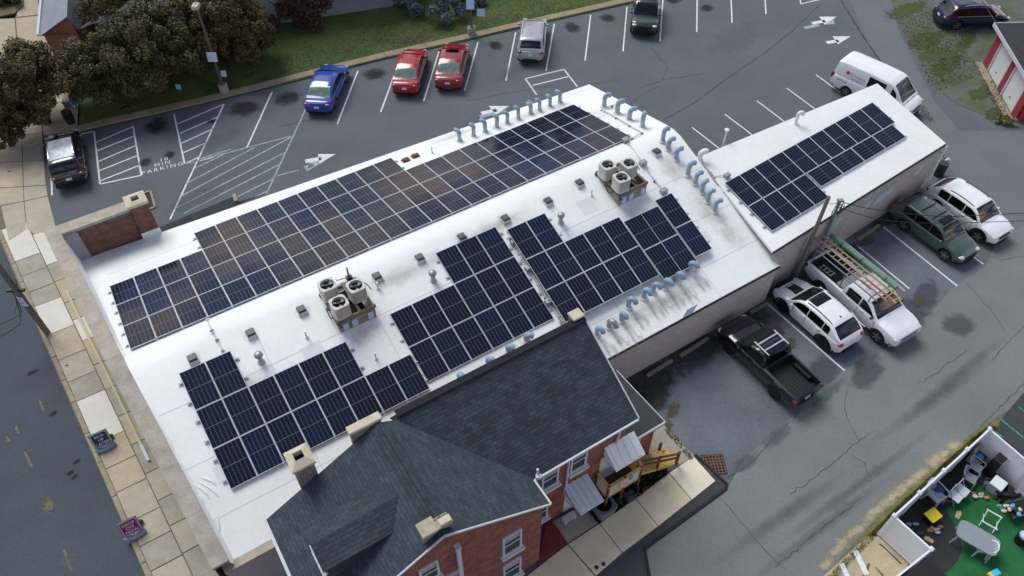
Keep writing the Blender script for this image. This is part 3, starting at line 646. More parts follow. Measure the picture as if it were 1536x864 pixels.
# carry the near corner onto the end wall line
vsW = []
for i in range(15):
    k = i / 14
    for j in range(7):
        m = j / 6; vsW.append(w0.lerp(wc[1], k).lerp(w3.lerp(wc[2], k), m))
wr.add(vsW, [[i * 7 + j, i * 7 + j + 1, (i + 1) * 7 + j + 1, (i + 1) * 7 + j] for i in range(14) for j in range(6)])
per = [w0, wc[1], wc[2], w3]
for i in range(4): wr.quad(per[i], per[(i + 1) % 4], per[(i + 1) % 4] - Z_ * .14, per[i] - Z_ * .14)
wr.build('wing_roof', M_roof, bld, world=True)
ww = MB(); ins = [w0.lerp(wc[2], .004), wc[1].lerp(w3, .008), wc[2].lerp(w0, .010), w3.lerp(wc[1], .004)]
for i in range(3):
    p, q = ins[i], ins[i + 1]; ww.quad(Vector((p.x, p.y, -.1)), Vector((q.x, q.y, -.1)), q - Z_ * .13, p - Z_ * .13)
p, q = ins[3], B(SE - .06, tn - .06, 3.2); ww.quad(Vector((p.x, p.y, -.1)), Vector((q.x, q.y, -.1)), Vector((q.x, q.y, 3.0)), p - Z_ * .13)
ww.build('wing_wall', M_block, bld, world=True)
dn = (wc[2] - w3).normalized(); nn = Vector((dn.y, -dn.x, 0)).normalized()
MB().bar(w3 + nn * .03 - Z_ * .09, wc[2] + nn * .03 - Z_ * .09, .05, .12).build('wing_eave_strip', M_fascia, bld, world=True)  # same thin dark bar along the wing roof edge
# downspout and scupper at the far corner
ds = MB(); e2 = wc[2] + nn * .1
ds.tube([e2 - Z_ * .15, Vector((e2.x, e2.y, .3)), Vector((e2.x, e2.y, .15)) + nn * .5], .06, n=8); ds.build('downspout', M_whitepvc, bld, world=True, smooth=40)
# painted-out graffiti patches on the lot wall
gp = MB()
for u, v, ln in ((1316, 300, .8), (1330, 290, .7), (1298, 310, .6), (1255, 333, .5), (1376, 256, .7), (1205, 370, .4), (1165, 395, .3), (1030, 470, .7)):
    d = at(u, v, 0) - Vector((0, 0, CAM_H)); p0 = (ins[2] if u > 1160 else B(SE, tn, 0)); p1 = (ins[3] if u > 1160 else B(0, tn, 0)); wn = Vector(((p1 - p0).y, -(p1 - p0).x, 0)).normalized()
    if wn.dot(B_) < 0: wn = -wn
    m = (p0 - Vector((0, 0, CAM_H))).dot(wn) / d.dot(wn); X = Vector((0, 0, CAM_H)) + d * m + wn * .012; tx = Vector((-wn.y, wn.x, 0))
    for k in range(2): gp.quad(*[X + tx * (i * ln * .22 + k * ln * .45 + j * .12) + Z_ * (j * ln * .42) for i, j in ((-1, -1), (1, -1), (1, 1), (-1, 1))])
gp.each('paint_patch', mat('pale_blue_paint', s2l(176, 190, 206), .8, var=.1), bld, world=True)
# membrane seams and joint flashing
sm = MB()
def seam(p, q, wd=.035, h=.004):
    P, Q = Vector(p) + Z_ * h, Vector(q) + Z_ * h; d = (Q - P).normalized(); n = Z_.cross(d).normalized() * wd / 2; sm.quad(P - n, Q - n, Q + n, P + n)
for t in (-29.9, -27.6, -25.2, -20.6, -18.3, -16.2): seam(B(-3.0, t, zr(t)), B(SE - .1, t, zr(t)), .03)
for s in (1.5, 6.2, 11.1, 15.9, 20.7): seam(B(s, TR + .8, zr(TR + .8)), B(s, tn, zr(tn)), .03); seam(B(s, TR - .8, zr(TR - .8)), B(s, -31.2, zr(-31.2)), .03)
sm.each('membrane_seam', M_roofseam, bld, world=True)
js = MB(); prv = None
for k in range(14):
    t = -20.6 + k * .4; p = B(SE + .05 + random.uniform(-.03, .03), t, zr(t) + .015 if k < 13 else zr(t) + .01)
    if prv is not None: js.bar(prv, p, random.uniform(.08, .2), .03)
    prv = p
js.build('joint_flashing', mat('aged_sealant', s2l(150, 148, 146), .8, var=.35, scale=8), bld, world=True)
for t in (0,):
    ef = MB(); ef.quad(B(SE + .004, -30.35, 2.9), B(SE + .004, TR, ZR - .28), B(SE + .004, TR, ZR - .02), B(SE + .004, -30.35, zr(-30.35) - .02)); ef.quad(B(SE + .004, TR, ZR - .28), B(SE + .004, -16.0, zr(-16) - .28), B(SE + .004, -16.0, zr(-16) - .02), B(SE + .004, TR, ZR - .02)); ef.build('end_flashing', M_galv, bld, world=True)
_rz = [0.0]
def roof_patch(c, rx, ry, m, name, far, rot=0.0):
    _rz[0] = _rz[0] + .00008
    k = KF if far else -KN; X0 = A_; Y0 = (B_ + Z_ * k).normalized(); n = X0.cross(Y0); n = n if n.z > 0 else -n
    X = X0 * math.cos(rot) + Y0 * math.sin(rot); Y = -X0 * math.sin(rot) + Y0 * math.cos(rot); c = Vector(c) + n * (.008 + _rz[0])
    me = bpy.data.meshes.new(name); inv = bld.matrix_basis.inverted()
    me.from_pydata([tuple(inv @ (c + X * (i * rx) + Y * (j * ry))) for i, j in ((-1, -1), (1, -1), (1, 1), (-1, 1))], [], [[0, 1, 2, 3]])
    uv = me.uv_layers.new(name='UVMap')
    for q_, q in enumerate(((0, 0), (1, 0), (1, 1), (0, 1))): uv.data[q_].uv = q
    me.materials.append(m); o = bpy.data.objects.new(name, me); C.objects.link(o); o.parent = bld; return o

# ------------------------------------------------------------------ solar panels
def solar_material():
    m = bpy.data.materials.new('solar_cells'); m.use_nodes = True; t = m.node_tree; P = t.nodes['Principled BSDF']; lk = t.links.new
    tx = t.nodes.new('ShaderNodeTexCoord'); sp = t.nodes.new('ShaderNodeSeparateXYZ'); lk(tx.outputs['Object'], sp.inputs[0])
    def mth(op, a=None, b=None, c=None):
        n = t.nodes.new('ShaderNodeMath'); n.operation = op
        for i, q in enumerate((a, b, c)):
            if q is None: continue
            if isinstance(q, (int, float)): n.inputs[i].default_value = q
            else: lk(q, n.inputs[i])
        return n.outputs[0]
    # cell columns (6 across), rows (20 half cells along)
    fx = mth('FRACT', mth('MULTIPLY_ADD', sp.outputs[0], 6 / .99, 100.0)); fy = mth('FRACT', mth('MULTIPLY_ADD', sp.outputs[1], 20 / 1.63, 100.0))
    ex = mth('ABSOLUTE', mth('SUBTRACT', fx, .5)); ey = mth('ABSOLUTE', mth('SUBTRACT', fy, .5))
    gx = mth('GREATER_THAN', ex, .465); gy = mth('GREATER_THAN', ey, .44)
    corner = mth('MULTIPLY', mth('GREATER_THAN', ex, .40), mth('GREATER_THAN', ey, .30))
    bus = mth('LESS_THAN', mth('ABSOLUTE', mth('SUBTRACT', mth('FRACT', mth('MULTIPLY', fx, 5.0)), .5)), .06)
    oi = t.nodes.new('ShaderNodeObjectInfo')
    cr_ = t.nodes.new('ShaderNodeValToRGB'); cr_.color_ramp.elements[0].color = (.003, .006, .017, 1); cr_.color_ramp.elements[1].color = (.004, .011, .036, 1)
    lk(oi.outputs['Random'], cr_.inputs[0])
    def mixc(f, a, col):
        n = t.nodes.new('ShaderNodeMix'); n.data_type = 'RGBA'; lk(f, n.inputs[0]); lk(a, n.inputs[6]); n.inputs[7].default_value = (*col, 1); return n.outputs[2]
    c = mixc(mth('MULTIPLY', bus, .22), cr_.outputs[0], (.06, .09, .14))
    c = mixc(mth('MULTIPLY', gy, .25), c, (.04, .06, .10))
    c = mixc(mth('MULTIPLY', gx, .30), c, (.07, .08, .10))
    c = mixc(mth('MULTIPLY', corner, .8), c, (.16, .15, .13))
    lk(c, P.inputs['Base Color']); P.inputs['Roughness'].default_value = .07; P.inputs['Specular IOR Level'].default_value = .5; P.inputs['IOR'].default_value = 1.33
    return m
M_cell = solar_material()
M_frame = mat('panel_frame', s2l(196, 202, 210), .45, .0, var=.03)
M_div = mat('panel_divider', s2l(128, 138, 152), .5, var=.03)
PW, PL = 1.028, 1.694
def make_panel(label, loc, axes):
    p = thing('solar_panel', label, 'solar panel', loc, axes=axes, group='solar panels on the white roof')
    fr = MB(); hx, hy, f = PW / 2, PL / 2, .017
    for (x0, x1, y0, y1) in ((-hx, hx, -hy, -hy + f), (-hx, hx, hy - f, hy), (-hx, -hx + f, -hy + f, hy - f), (hx - f, hx, -hy + f, hy - f)):
        fr.box(((x0 + x1) / 2, (y0 + y1) / 2, -.036), x1 - x0, y1 - y0, .040)
    fr.build('frame', M_frame, p)
    ce = MB(); g = hx - f + .001; h = hy - f + .001
    ce.box((0, 0, -.03), g * 2, h * 2, .03); ce.build('cell_sheet', M_cell, p)
    dv = MB(); dv.box((0, 0, .001), g * 2 - .004, .011, .0015); dv.build('centre_divider', M_div, p)
    return p
ARR = {'far': (Vector((-17.891, 22.738, 4.287)), .5624, .2078), 'left': (Vector((-13.071, 17.467, 5.144)), .5615, -.3033), 'mid': (Vector((-6.086, 22.204, 5.209)), .5645, -.3092),
       'right': (Vector((-.264, 25.275, 5.293)), .5596, -.3074), 'wing': (Vector((10.596, 29.454, 4.426)), .6192, -.2018)}
proto = None
def axes_of(n):
    O, y, t = ARR[n]; a = Vector((math.cos(y), math.sin(y), 0)); b = Vector((math.sin(y) * math.cos(t), -math.cos(y) * math.cos(t), math.sin(t)))
    nz = a.cross(b); nz = nz if nz.z > 0 else -nz
    return O, a, b, nz
def put_panel(n, c, r, label, land=False, dc=0, dr=0):
    global proto
    O, a, b, nz = axes_of(n)
    if land: loc = O + a * ((c) * 1.05) + b * (r * 1.717); ax = (b, a, -nz) if b.cross(a).dot(nz) < 0 else (b, a, nz)
    else:
        loc = O + a * ((c + .5 + dc) * 1.05) + b * ((r + .5 + dr) * 1.717)
        k1, k2 = random.gauss(0, .006), random.gauss(0, .006)             # no two panels are clamped quite level
        x_ = (a + nz * k1).normalized(); y_ = (-b + nz * k2); y_ = (y_ - x_ * y_.dot(x_)).normalized(); ax = (x_, y_, x_.cross(y_))
    if land: ax = (b, a, b.cross(a)); ax = (-b, a, (-b).cross(a)) if ax[2].z < 0 else ax
    if proto is None: proto = make_panel(label, loc, ax); return proto
    return dup(proto, label, loc, axes=ax)
RN = {-1: 'top row', 0: 'second row', 1: 'third row', 2: 'bottom row'}
for r, c0, c1 in ((-1, 4, 14), (0, 0, 24), (1, 0, 24), (2, 0, 24)):
    for c in range(c0, c1):
        put_panel('far', c, r, f'sky-reflecting solar panel on the far slope, {RN[r]}, {ORD[c - c0]} from left')
R3 = ('upper row', 'middle row', 'lower row')
for r, c0, c1 in ((0, 0, 2), (1, 0, 6), (2, 0, 8)):
    for c in range(c0, c1): put_panel('left', c, r, f'navy solar panel, left block by the street, {R3[r]}, {ORD[c - c0]} from left')
for r, c0, c1 in ((0, 3, 6), (1, 0, 6), (2, 0, 6)):
    for c in range(c0, c1): put_panel('mid', c, r, f'navy solar panel, middle block of near slope, {R3[r]}, {ORD[c - c0]} from left')
for r, c0, c1 in ((0, 0, 2), (1, 0, 5), (2, 0, 5)):
    for c in range(c0, c1): put_panel('right', c, r, f'navy solar panel, right block past the roof walkway, {R3[r]}, {ORD[c - c0]} from left')
for r in (0, 1):
    for c in (0, 1): put_panel('right', 5.03 + c * .96, 1.19 + r, f'navy solar panel, {("upper", "lower")[r]} {("left", "right")[c]} one of four set slightly lower than the right block')
    put_panel('right', 7.03, 1.01 + r, f'navy solar panel, {("upper", "lower")[r]} of the two standing at the right end of the near slope')
for c in range(11): put_panel('wing', c, 0, f'navy solar panel on the rear wing, upper row, {ORD[c]} from the left')
for c in range(4): put_panel('wing', c, 1, f'navy upright solar panel on the rear wing, lower row, {ORD[c]} from the left')
for c in range(4): put_panel('wing', 4.12 + .81 + c * 1.655, 1.3, f'navy sideways solar panel on the rear wing, lower row, {ORD[c]} from the left', land=True)
# rails the panels stand on
M_rail = mat('mounting_rail', s2l(182, 188, 194), .45, .5, var=.05)
def rail(n, c0, c1, r, label, land=False):
    O, a, b, nz = axes_of(n)
    for k, f in enumerate((.24, .76)):
        mb = MB(); o0 = O + b * ((r + f) * 1.717) - nz * .066; p, q = o0 + a * (c0 * 1.05 - .12), o0 + a * (c1 * 1.05 + .12)
        mb.bar(p, q, .045, .05, up=nz)
        for e, sg in ((p, -1), (q, 1)): mb.box(e + nz * -.055 + a * (sg * -.03), .16, .12, .05, ax=(a, b, nz)); mb.bar(e + nz * .0 + a * (sg * -.06), e + nz * .05 + a * (sg * -.06), .05, .05, up=a)
        o = mb.build('mounting_rail', M_rail, origin=p); tag(o, f'aluminium mounting rail under the {label}, {("upper", "lower")[k]} of its pair', 'rail', 'rails under the solar panels')
for r, c0, c1 in ((-1, 4, 14), (0, 0, 24), (1, 0, 24), (2, 0, 24)): rail('far', c0, c1, r, f'{RN[r]} of far-slope panels')
for r, c0, c1 in ((0, 0, 2), (1, 0, 6), (2, 0, 8)): rail('left', c0, c1, r, f'{R3[r]} of the left panel block')
for r, c0, c1 in ((0, 3, 6), (1, 0, 6), (2, 0, 6)): rail('mid', c0, c1, r, f'{R3[r]} of the middle panel block')
for r, c0, c1 in ((0, 0, 2), (1, 0, 5), (2, 0, 5)): rail('right', c0, c1, r, f'{R3[r]} of the right panel block')
for r in (0, 1): rail('right', 5.03, 7.0, 1.19 + r, f'{("upper", "lower")[r]} pair of the four lower panels'); rail('right', 7.1, 8.0, 1.01 + r, f'{("upper", "lower")[r]} panel at the right end')
rail('wing', 0, 11, 0, 'upper row of wing panels'); rail('wing', 0, 4, 1, 'upright lower wing panels'); rail('wing', 4.12, 10.7, .8, 'sideways lower wing panels')

# ------------------------------------------------------------------ vents and pipes on the roof
M_pipe = mat('pipe_blue_grey', s2l(158, 170, 178), .5, var=.16, scale=5)
M_elbow = mat('pipe_elbow_blue', s2l(130, 158, 182), .5, var=.14, scale=6)
M_collar = mat('pipe_collar', s2l(196, 200, 202), .6, var=.06)
def gooseneck(name, label, cat, group, h, r, bend, turn, mats, reach=.0):
    r *= 1.22; bend *= .92
    """riser with an elbow that turns by `turn` degrees towards local +x"""
    p = thing(name, label, cat, group=group)
    MB().lathe([(r * 1.7, 0), (r * 1.55, .03), (r * 1.12, .07)], n=14).build('collar', mats[2], p, smooth=40)
    MB().tube([(0, 0, .0), (0, 0, h * .5), (0, 0, h)], r, n=14).build('riser', mats[0], p, smooth=40)
    pts = []
    for k in range(9):
        a = math.radians(turn) * k / 8; pts.append((bend * (1 - math.cos(a)), 0, h + bend * math.sin(a)))
    a = math.radians(turn); d = Vector((math.sin(a), 0, math.cos(a))); pts.append(tuple(Vector(pts[-1]) + d * (.06 + reach)))
    rr = [r * (1.10 if k % 2 else 1.04) for k in range(len(pts))]
    e = MB().tube(pts, rr, n=14, caps=False); e.build('elbow', mats[1], p, smooth=50)
    q = Vector(pts[-1]); dd = (q - Vector(pts[-2])).normalized(); y = Vector((0, 1, 0)); x = y.cross(dd)
    MB().lathe([(r * .98, -.01), (.001, -.012)], q, n=14, ax=(x, y, dd), caps=False).build('opening', M_hole, p)
    return p
PM = (M_pipe, M_elbow, M_collar); GP = 'bent vent pipes on the white roof'
def run(base, lst, rots, labels):
    for k, (u, v) in enumerate(lst):
        c = on_roof(u, v); rz = rots[k] if isinstance(rots, list) else rots + random.uniform(-.12, .12)
        if k == 0: base.location = c; base.rotation_euler = (0, 0, rz); base['label'] = labels[0]; o = base
        else: o = dup(base, labels[k], c, rz)
        sc = random.uniform(.9, 1.08); q_ = random.uniform(.94, 1.06); o.scale = (q_, q_, sc); o.rotation_euler = (random.gauss(0, .035), random.gauss(0, .035), rz + random.gauss(0, .07))
bpy.context.view_layer.update()
far_l = [(689.6, 211), (710.3, 203.9), (728.2, 197.7), (745, 191), (761, 185), (777.7, 178.6), (796, 170.5), (809.5, 166), (825, 159.4), (840, 153.3)]
run(gooseneck('bent_vent_pipe', 'x', 'vent pipe', GP, .52, .088, .15, 118, PM), far_l, YAW + PI * .62, [f'blue-grey bent vent pipe in the row at the far eave, {ORD[k]} from the left' for k in range(10)])
enda = [(905.8, 160.4), (925.7, 169.8), (943.5, 178.8), (963.6, 190.2)]
run(gooseneck('bent_vent_pipe', 'x', 'vent pipe', GP, .50, .105, .20, 112, PM), enda, [.35, .3, .25, 1.25], [f'fat blue-grey bent vent pipe at the far right roof corner, {ORD[k]} from the far end' for k in range(4)])
endb = [(993.7, 211.9), (1001.8, 223.8), (1014, 238.6), (1031, 262.8), (1042, 275.5), (1052.8, 288.3), (1061, 302.3), (1072, 317.5)]
run(gooseneck('bent_vent_pipe', 'x', 'vent pipe', GP, .50, .095, .19, 108, PM), endb, [.5, .45, .4, .35, .4, .6, .6, .3], [f'blue-grey bent vent pipe along the right roof end beside the wing, {ORD[k]} below the ridge' for k in range(8)])
nearp = [(894.7, 502), (931.9, 481), (942.3, 460.5), (965.6, 446.7), (979.4, 438), (997, 431), (1015.2, 421.7), (1034.3, 405.5)]
run(gooseneck('bent_vent_pipe', 'x', 'vent pipe', GP, .46, .095, .17, 160, PM), nearp, [-.75 + q for q in (.1, -.15, .2, -.05, .25, -.2, 0, .15)], [f'blue-grey hooked vent pipe above the stained near eave, {ORD[k]} from the left' for k in range(8)])
g = gooseneck('bent_vent_pipe', 'x', 'vent pipe', GP, .34, .098, .20, 165, (M_galv, M_galv, M_collar)); g.location = on_roof(913, 490.5); g.rotation_euler = (0, 0, -.75); g['label'] = 'shiny bare-metal hooked vent pipe among the blue ones at the near eave'
housep = [(690, 568), (733, 545), (763, 527), (790, 511)]
run(gooseneck('bent_vent_pipe', 'x', 'vent pipe', GP, .22, .105, .19, 115, PM), housep, [-.9, -.5, -.3, -.2], [f'blue-grey hooked vent pipe behind the shingle ridge, {ORD[k]} from the left' for k in range(4)])
WM = (M_whitepvc, M_whitepvc, M_whitepvc)
g = gooseneck('white_vent_pipe', 'white bent vent pipe where the wing roof meets the main roof end', 'vent pipe', 'white vent pipes', .34, .11, .2, 115, WM); g.location = on_wing(1049, 240); g.rotation_euler = (0, 0, .3)
g = gooseneck('white_vent_pipe', 'white cane-shaped vent pipe standing on the far side of the wing roof', 'vent pipe', 'white vent pipes', .55, .075, .16, 170, WM); g.location = on_wing(1193, 185); g.rotation_euler = (0, 0, .2)
g = thing('white_vent_pipe', 'thin white straight vent pipe with a round cap at the wing eave', 'vent pipe', on_wing(1092, 215) + Vector((-.15, .25, 0)), group='white vent pipes')
MB().tube([(0, 0, -1.2), (0, 0, .62)], .045, n=12).build('riser', M_whitepvc, g, smooth=40); MB().lathe([(.06, .6), (.12, .62), (.12, .70), (.05, .74)], n=14).build('cap', M_whitepvc, g, smooth=40)
# square slate-grey box vents
M_box = mat('box_vent_grey', s2l(64, 70, 78), .5, var=.12)
bv = thing('box_vent', 'x', 'roof vent', group='square box vents on the white roof')
MB().box((0, 0, -.06), .40, .40, .17, taper=.96).build('base', M_roofseam, bv); MB().box((0, 0, .11), .36, .36, .11, taper=.86).build('hood', M_box, bv, bevel=.015)
bl = [(290, 540), (377, 502), (453, 467), (566, 417), (630, 389), (693, 358), (758, 330), (822, 304), (869, 276.5), (984.5, 230)]
for k, (u, v) in enumerate(bl):
    lb = f'small dark square box vent on the near slope, {ORD[k]} from the left'; c = on_slope(u, v, False)
    if k == 0: bv.location = c; bv.rotation_euler = (-.0, 0, YAW); bv['label'] = lb
    else: dup(bv, lb, c, YAW)
    roof_patch(c, .52, .52, M_dust, 'vent_grime', False)
bpy.context.view_layer.update()
tv = thing('turret_vent', 'x', 'roof vent', group='round-capped roof vents')
MB().lathe([(.16, -.08), (.15, .05), (.10, .09), (.10, .42)], n=16).build('stack', M_pipe, tv, smooth=40)
MB().lathe([(.11, .40), (.17, .43), (.18, .50), (.15, .57), (.08, .61), (.01, .62)], n=18).build('cap', M_galv, tv, smooth=50)
for k, (u, v) in enumerate(((392, 543), (650, 421), (841, 334))):
    lb = f'round-capped metal vent stack on the near slope, {("left one by the street", "middle one", "right one")[k]}'; c = on_slope(u, v, False)
    if k == 0: tv.location = c; tv['label'] = lb
    else: dup(tv, lb, c)
sp_ = thing('stub_pipe', 'x', 'vent pipe', group='thin white stub pipes on the roof')
MB().tube([(0, 0, -.05), (0, 0, .40)], .042, n=10).build('riser', M_whitepvc, sp_, smooth=40); MB().lathe([(.09, -.04), (.08, .05), (.045, .07)], n=12).build('collar', M_roof, sp_, smooth=40)
for k, ((u, v), wh) in enumerate((((460, 506), 'below the left block of condensers'), ((564, 538), 'between the left and middle panel blocks'), ((567, 433), 'just right of the left condensers'), ((887, 293), 'left of the right condensers'), ((648, 229), 'on the far slope above the panels'))):
    lb = f'thin white stub pipe {wh}'; c = on_roof(u, v)
    if k == 0: sp_.location = c; sp_['label'] = lb
    else: dup(sp_, lb, c)
M_rust = mat('rusty_hood', s2l(122, 84, 66), .8, var=.2, scale=8)
rv = thing('rusty_vent', 'x', 'roof vent', on_slope(609, 241, True), YAW, group='brown vent hoods on the far slope')
MB().box((0, 0, -.05), .44, .36, .09, taper=.98).build('base', M_rust, rv); MB().box((0, 0, .04), .34, .28, .10, taper=.8).build('hood', mat('rusty_hood_dark', s2l(104, 66, 52), .8, var=.2, scale=8), rv, bevel=.02)
rv['label'] = 'low rusty-brown vent hood above the far panels, left of two'; dup(rv, 'low rusty-brown vent hood above the far panels, right of two', on_slope(623.5, 234.8, True), YAW)
# dish antenna beside the left condensers
an = thing('roof_antenna', 'small grey upright antenna on a bracket behind the left condensers', 'antenna', on_roof(524, 418) , YAW)
MB().box((0, 0, .10), .10, .03, .62, taper=.7).build('blade', M_galv, an, bevel=.01); MB().tube([(-.05, 0, .12), (-.55, .05, .16), (-.56, .05, .32)], .022, n=8).build('bracket', M_galv, an); MB().box((0, 0, 0), .26, .2, .14).build('mount', M_black, an)

# ------------------------------------------------------------------ condensers on their racks
M_cond = mat('condenser_beige', s2l(188, 189, 182), .6, var=.06, scale=3)
M_wood = mat('weathered_timber', s2l(120, 108, 92), .9, var=.25, scale=5)
M_rackp = mat('rack_skirt', s2l(138, 134, 122), .8, var=.2, scale=4)
M_label = mat('disconnect_box', s2l(172, 196, 224), .5, var=.05)
def condenser(label):
    c = thing('condenser', label, 'condenser', group='air-conditioning condensers on the roof racks'); R, hh, h = .355, .70, .0
    body = MB(); n = 32; ring = []
    for k in range(n):
        a = 2 * PI * k / n; e = 5.0; x = math.copysign(abs(math.cos(a)) ** (2 / e), math.cos(a)) * R; y = math.copysign(abs(math.sin(a)) ** (2 / e), math.sin(a)) * R; ring.append((x, y))
    lev = [(1.0, 0), (1.0, .10), (.985, .11), (.985, hh - .06), (1.0, hh - .05), (1.0, hh - .015), (.97, hh)]
    vs = [Vector((x * s, y * s, z)) for s, z in lev for x, y in ring]; fr = .285
    vs += [Vector((math.cos(2 * PI * k / n) * fr, math.sin(2 * PI * k / n) * fr, hh + .012)) for k in range(n)] + [Vector((math.cos(2 * PI * k / n) * fr * .97, math.sin(2 * PI * k / n) * fr * .97, hh - .16)) for k in range(n)]
    body.add(vs, [[i * n + k, i * n + (k + 1) % n, (i + 1) * n + (k + 1) % n, (i + 1) * n + k] for i in range(len(lev) + 1) for k in range(n)])
    body.build('housing', M_cond, c, smooth=35)
    MB().lathe([(.28, hh - .158), (.001, hh - .16)], n=24, caps=False).build('fan_well', M_hole, c)
    hub = MB(); hub.lathe([(.085, hh - .14), (.085, hh - .03), (.06, hh - .015)], n=14); hub.build('fan_motor', M_black, c, smooth=40)
    fb = MB()
    for k in range(3):
        a = 2 * PI * k / 3 + .4; d = Vector((math.cos(a), math.sin(a), 0)); q = Vector((-d.y, d.x, 0))
        fb.quad(d * .08 - q * .03 + Z_ * (hh - .10), d * .26 - q * .09 + Z_ * (hh - .10), d * .26 + q * .09 + Z_ * (hh - .05), d * .08 + q * .03 + Z_ * (hh - .06))
    fb.each('fan_blade', M_galv, c)
    gd = MB()
    for rr in (.10, .18, .26): 
        gd.tube([(rr * math.cos(2 * PI * k / 20), rr * math.sin(2 * PI * k / 20), hh + .008) for k in range(21)], .004, n=4, caps=False)
    gd.each('guard_ring', M_black, c)
    lv = MB()
    for k in range(7): lv.bar(Vector((-R * .8, -R * .99, .16 + k * .085)), Vector((R * .8, -R * .99, .16 + k * .085)), .012, .02)
    lv.build('louvres', mat('condenser_louvre', s2l(150, 148, 136), .6, var=.05), c)
    return c
c0 = None
for rk, (s0, s1, t0, t1, pos) in enumerate(((4.55, 6.18, -22.45, -20.6, ((4.82, -22.0), (5.80, -21.32), (4.84, -20.86))), (19.0, 20.66, -22.5, -20.6, ((19.22, -21.92), (20.16, -21.46), (19.24, -20.84))))):
    wh = ('left', 'right')[rk]; zt = 5.36
    r = thing('condenser_rack', f'weathered timber rack carrying three condensers, the {("one nearer the street", "one nearer the wing")[rk]}', 'equipment rack', B((s0 + s1) / 2, (t0 + t1) / 2, roof_z((t0 + t1) / 2)), YAW, group='condenser racks')
    be = MB()
    for t in (t0 + .05, (t0 + t1) / 2, t1 - .05): be.bar(B(s0 - .08, t, zt - .08), B(s1 + .08, t, zt - .08), .10, .14)
    for s in (s0 + .05, s0 + .62, s1 - .62, s1 - .05): be.bar(B(s, t0 - .02, zt - .01 + .02), B(s, t1 + .02, zt + .01), .12, .06)
    be.each('deck_beam', M_wood, r, world=True)
    lg = MB()
    for s in (s0 + .05, s1 - .05):
        for t in (t0 + .05, t1 - .05): lg.bar(B(s, t, roof_z(t) - .05), B(s, t, zt - .14), .1, .1, up=A_)
    lg.each('post', M_wood, r, world=True)
    sk = MB(); sk.quad(B(s0, t1 + .02, roof_z(t1) - .02), B(s1, t1 + .02, roof_z(t1) - .02), B(s1, t1 + .02, zt - .15), B(s0, t1 + .02, zt - .15)); sk.quad(B(s0 - .01, t0, roof_z(t0) - .02), B(s0 - .01, t1, roof_z(t1) - .02), B(s0 - .01, t1, zt - .15), B(s0 - .01, t0, zt - .15)); sk.quad(B(s1 + .01, t1, roof_z(t1) - .02), B(s1 + .01, t0, roof_z(t0) - .02), B(s1 + .01, t0, zt - .15), B(s1 + .01, t1, zt - .15)); sk.build('skirt', M_rackp, r, world=True)
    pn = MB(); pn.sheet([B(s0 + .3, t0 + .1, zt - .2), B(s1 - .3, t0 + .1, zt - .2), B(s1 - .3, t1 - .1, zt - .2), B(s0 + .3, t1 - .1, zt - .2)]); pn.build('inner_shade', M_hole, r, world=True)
    for k, ds_ in enumerate((.16, .56, 1.28)):
        x = MB(); x.box(B(s0 + ds_ + .1, t1 + .08, roof_z(t1) + .16), .24, .10, .34, ax=(A_, B_, Z_)); x.build('disconnect_box', M_label, r, world=True, bevel=.01)
    cb = MB()
    for (pa, pb, dz) in ((B(s0 - .1, t1 - .35, zt), B(s0 - .12, t0 + .9, zt), -.35), (B(s1 + .05, t0 + .5, zt + .05), B(s1 + .3, t0 + .95, zt - .05), .22), (B(s0 - .05, t1 + .05, zt - .05), B(s0 + .15, t1 + .12, roof_z(t1) + .4), -.1)):
        cb.tube([pa.lerp(pb, k / 8) + Z_ * (dz * math.sin(PI * k / 8)) for k in range(9)], .022, n=6)
    cb.each('refrigerant_hose', M_black, r, world=True, smooth=40)
    for k, (s, t) in enumerate(pos):
        lb = f'beige condenser on the {wh} rack, {("rear left", "rear right", "front")[k]} of three'; loc = B(s + .02, t - .06, zt + .06)
        if c0 is None: c0 = condenser(lb); c0.location = loc; c0.rotation_euler = (0, 0, YAW); bpy.context.view_layer.update()
        else: dup(c0, lb, loc, YAW + random.uniform(-.06, .06))
    bv2 = roof_patch(B((s0 + s1) / 2, t1 + .5, roof_z(t1 + .5)), 1.1, .7, M_dust, 'rack_grime', False)

# ------------------------------------------------------------------ conduits
M_cond2 = mat('conduit_grey', s2l(188, 190, 190), .6, var=.12)
def conduit(label, pts, r=.022, boxes=(), feet=True, pf=on_roof):
    P = [pf(u, v) + Z_ * .09 for u, v in pts]
    c = thing('conduit_run', label, 'conduit', P[0], group='conduit runs on the roof')
    MB().tube(P, r, n=8).build('pipe', M_cond2, c, world=True, smooth=40)
    ft = MB()
    for i in range(len(P) - 1):
        n = max(1, int((P[i + 1] - P[i]).length / 1.3))
        for k in range(n + 1): ft.box(P[i].lerp(P[i + 1], k / n) - Z_ * .09, .14, .07, .06, ax=(A_, B_, Z_))
    ft.each('support_block', M_cond2, c, world=True)
    for u, v in boxes: MB().box(pf(u, v), .34, .26, .24, ax=(A_, B_, Z_)).build('junction_box', M_galv, c, world=True, bevel=.01)
conduit('grey conduit looping round the right end of the far panels', [(906, 168), (924, 178), (944, 190), (963, 201), (948, 209), (938, 213)], .03, [(938, 213)])
conduit('grey conduit running from the far panels down to the right block', [(943, 217), (964.4, 247.5), (982, 273), (995, 288)], .022, [(964, 247), (995, 289)])
conduit('thin conduit crossing the ridge near the left panels', [(311, 480), (318, 497), (326, 511), (334, 526)], .016)
conduit('grey conduit stepping from the roof corner towards the end pipes', [(902, 166), (918, 160), (928, 158)], .022)
conduit('grey conduit between the middle and right panel blocks', [(762, 348), (790, 400), (818, 448), (842, 485)], .022, [(771, 365), (793, 405), (823, 455)])
g = thing('junction_box', 'grey junction box with a conduit stub at the upper left wing panels', 'junction box', on_wing(1090, 266), W_YAW)
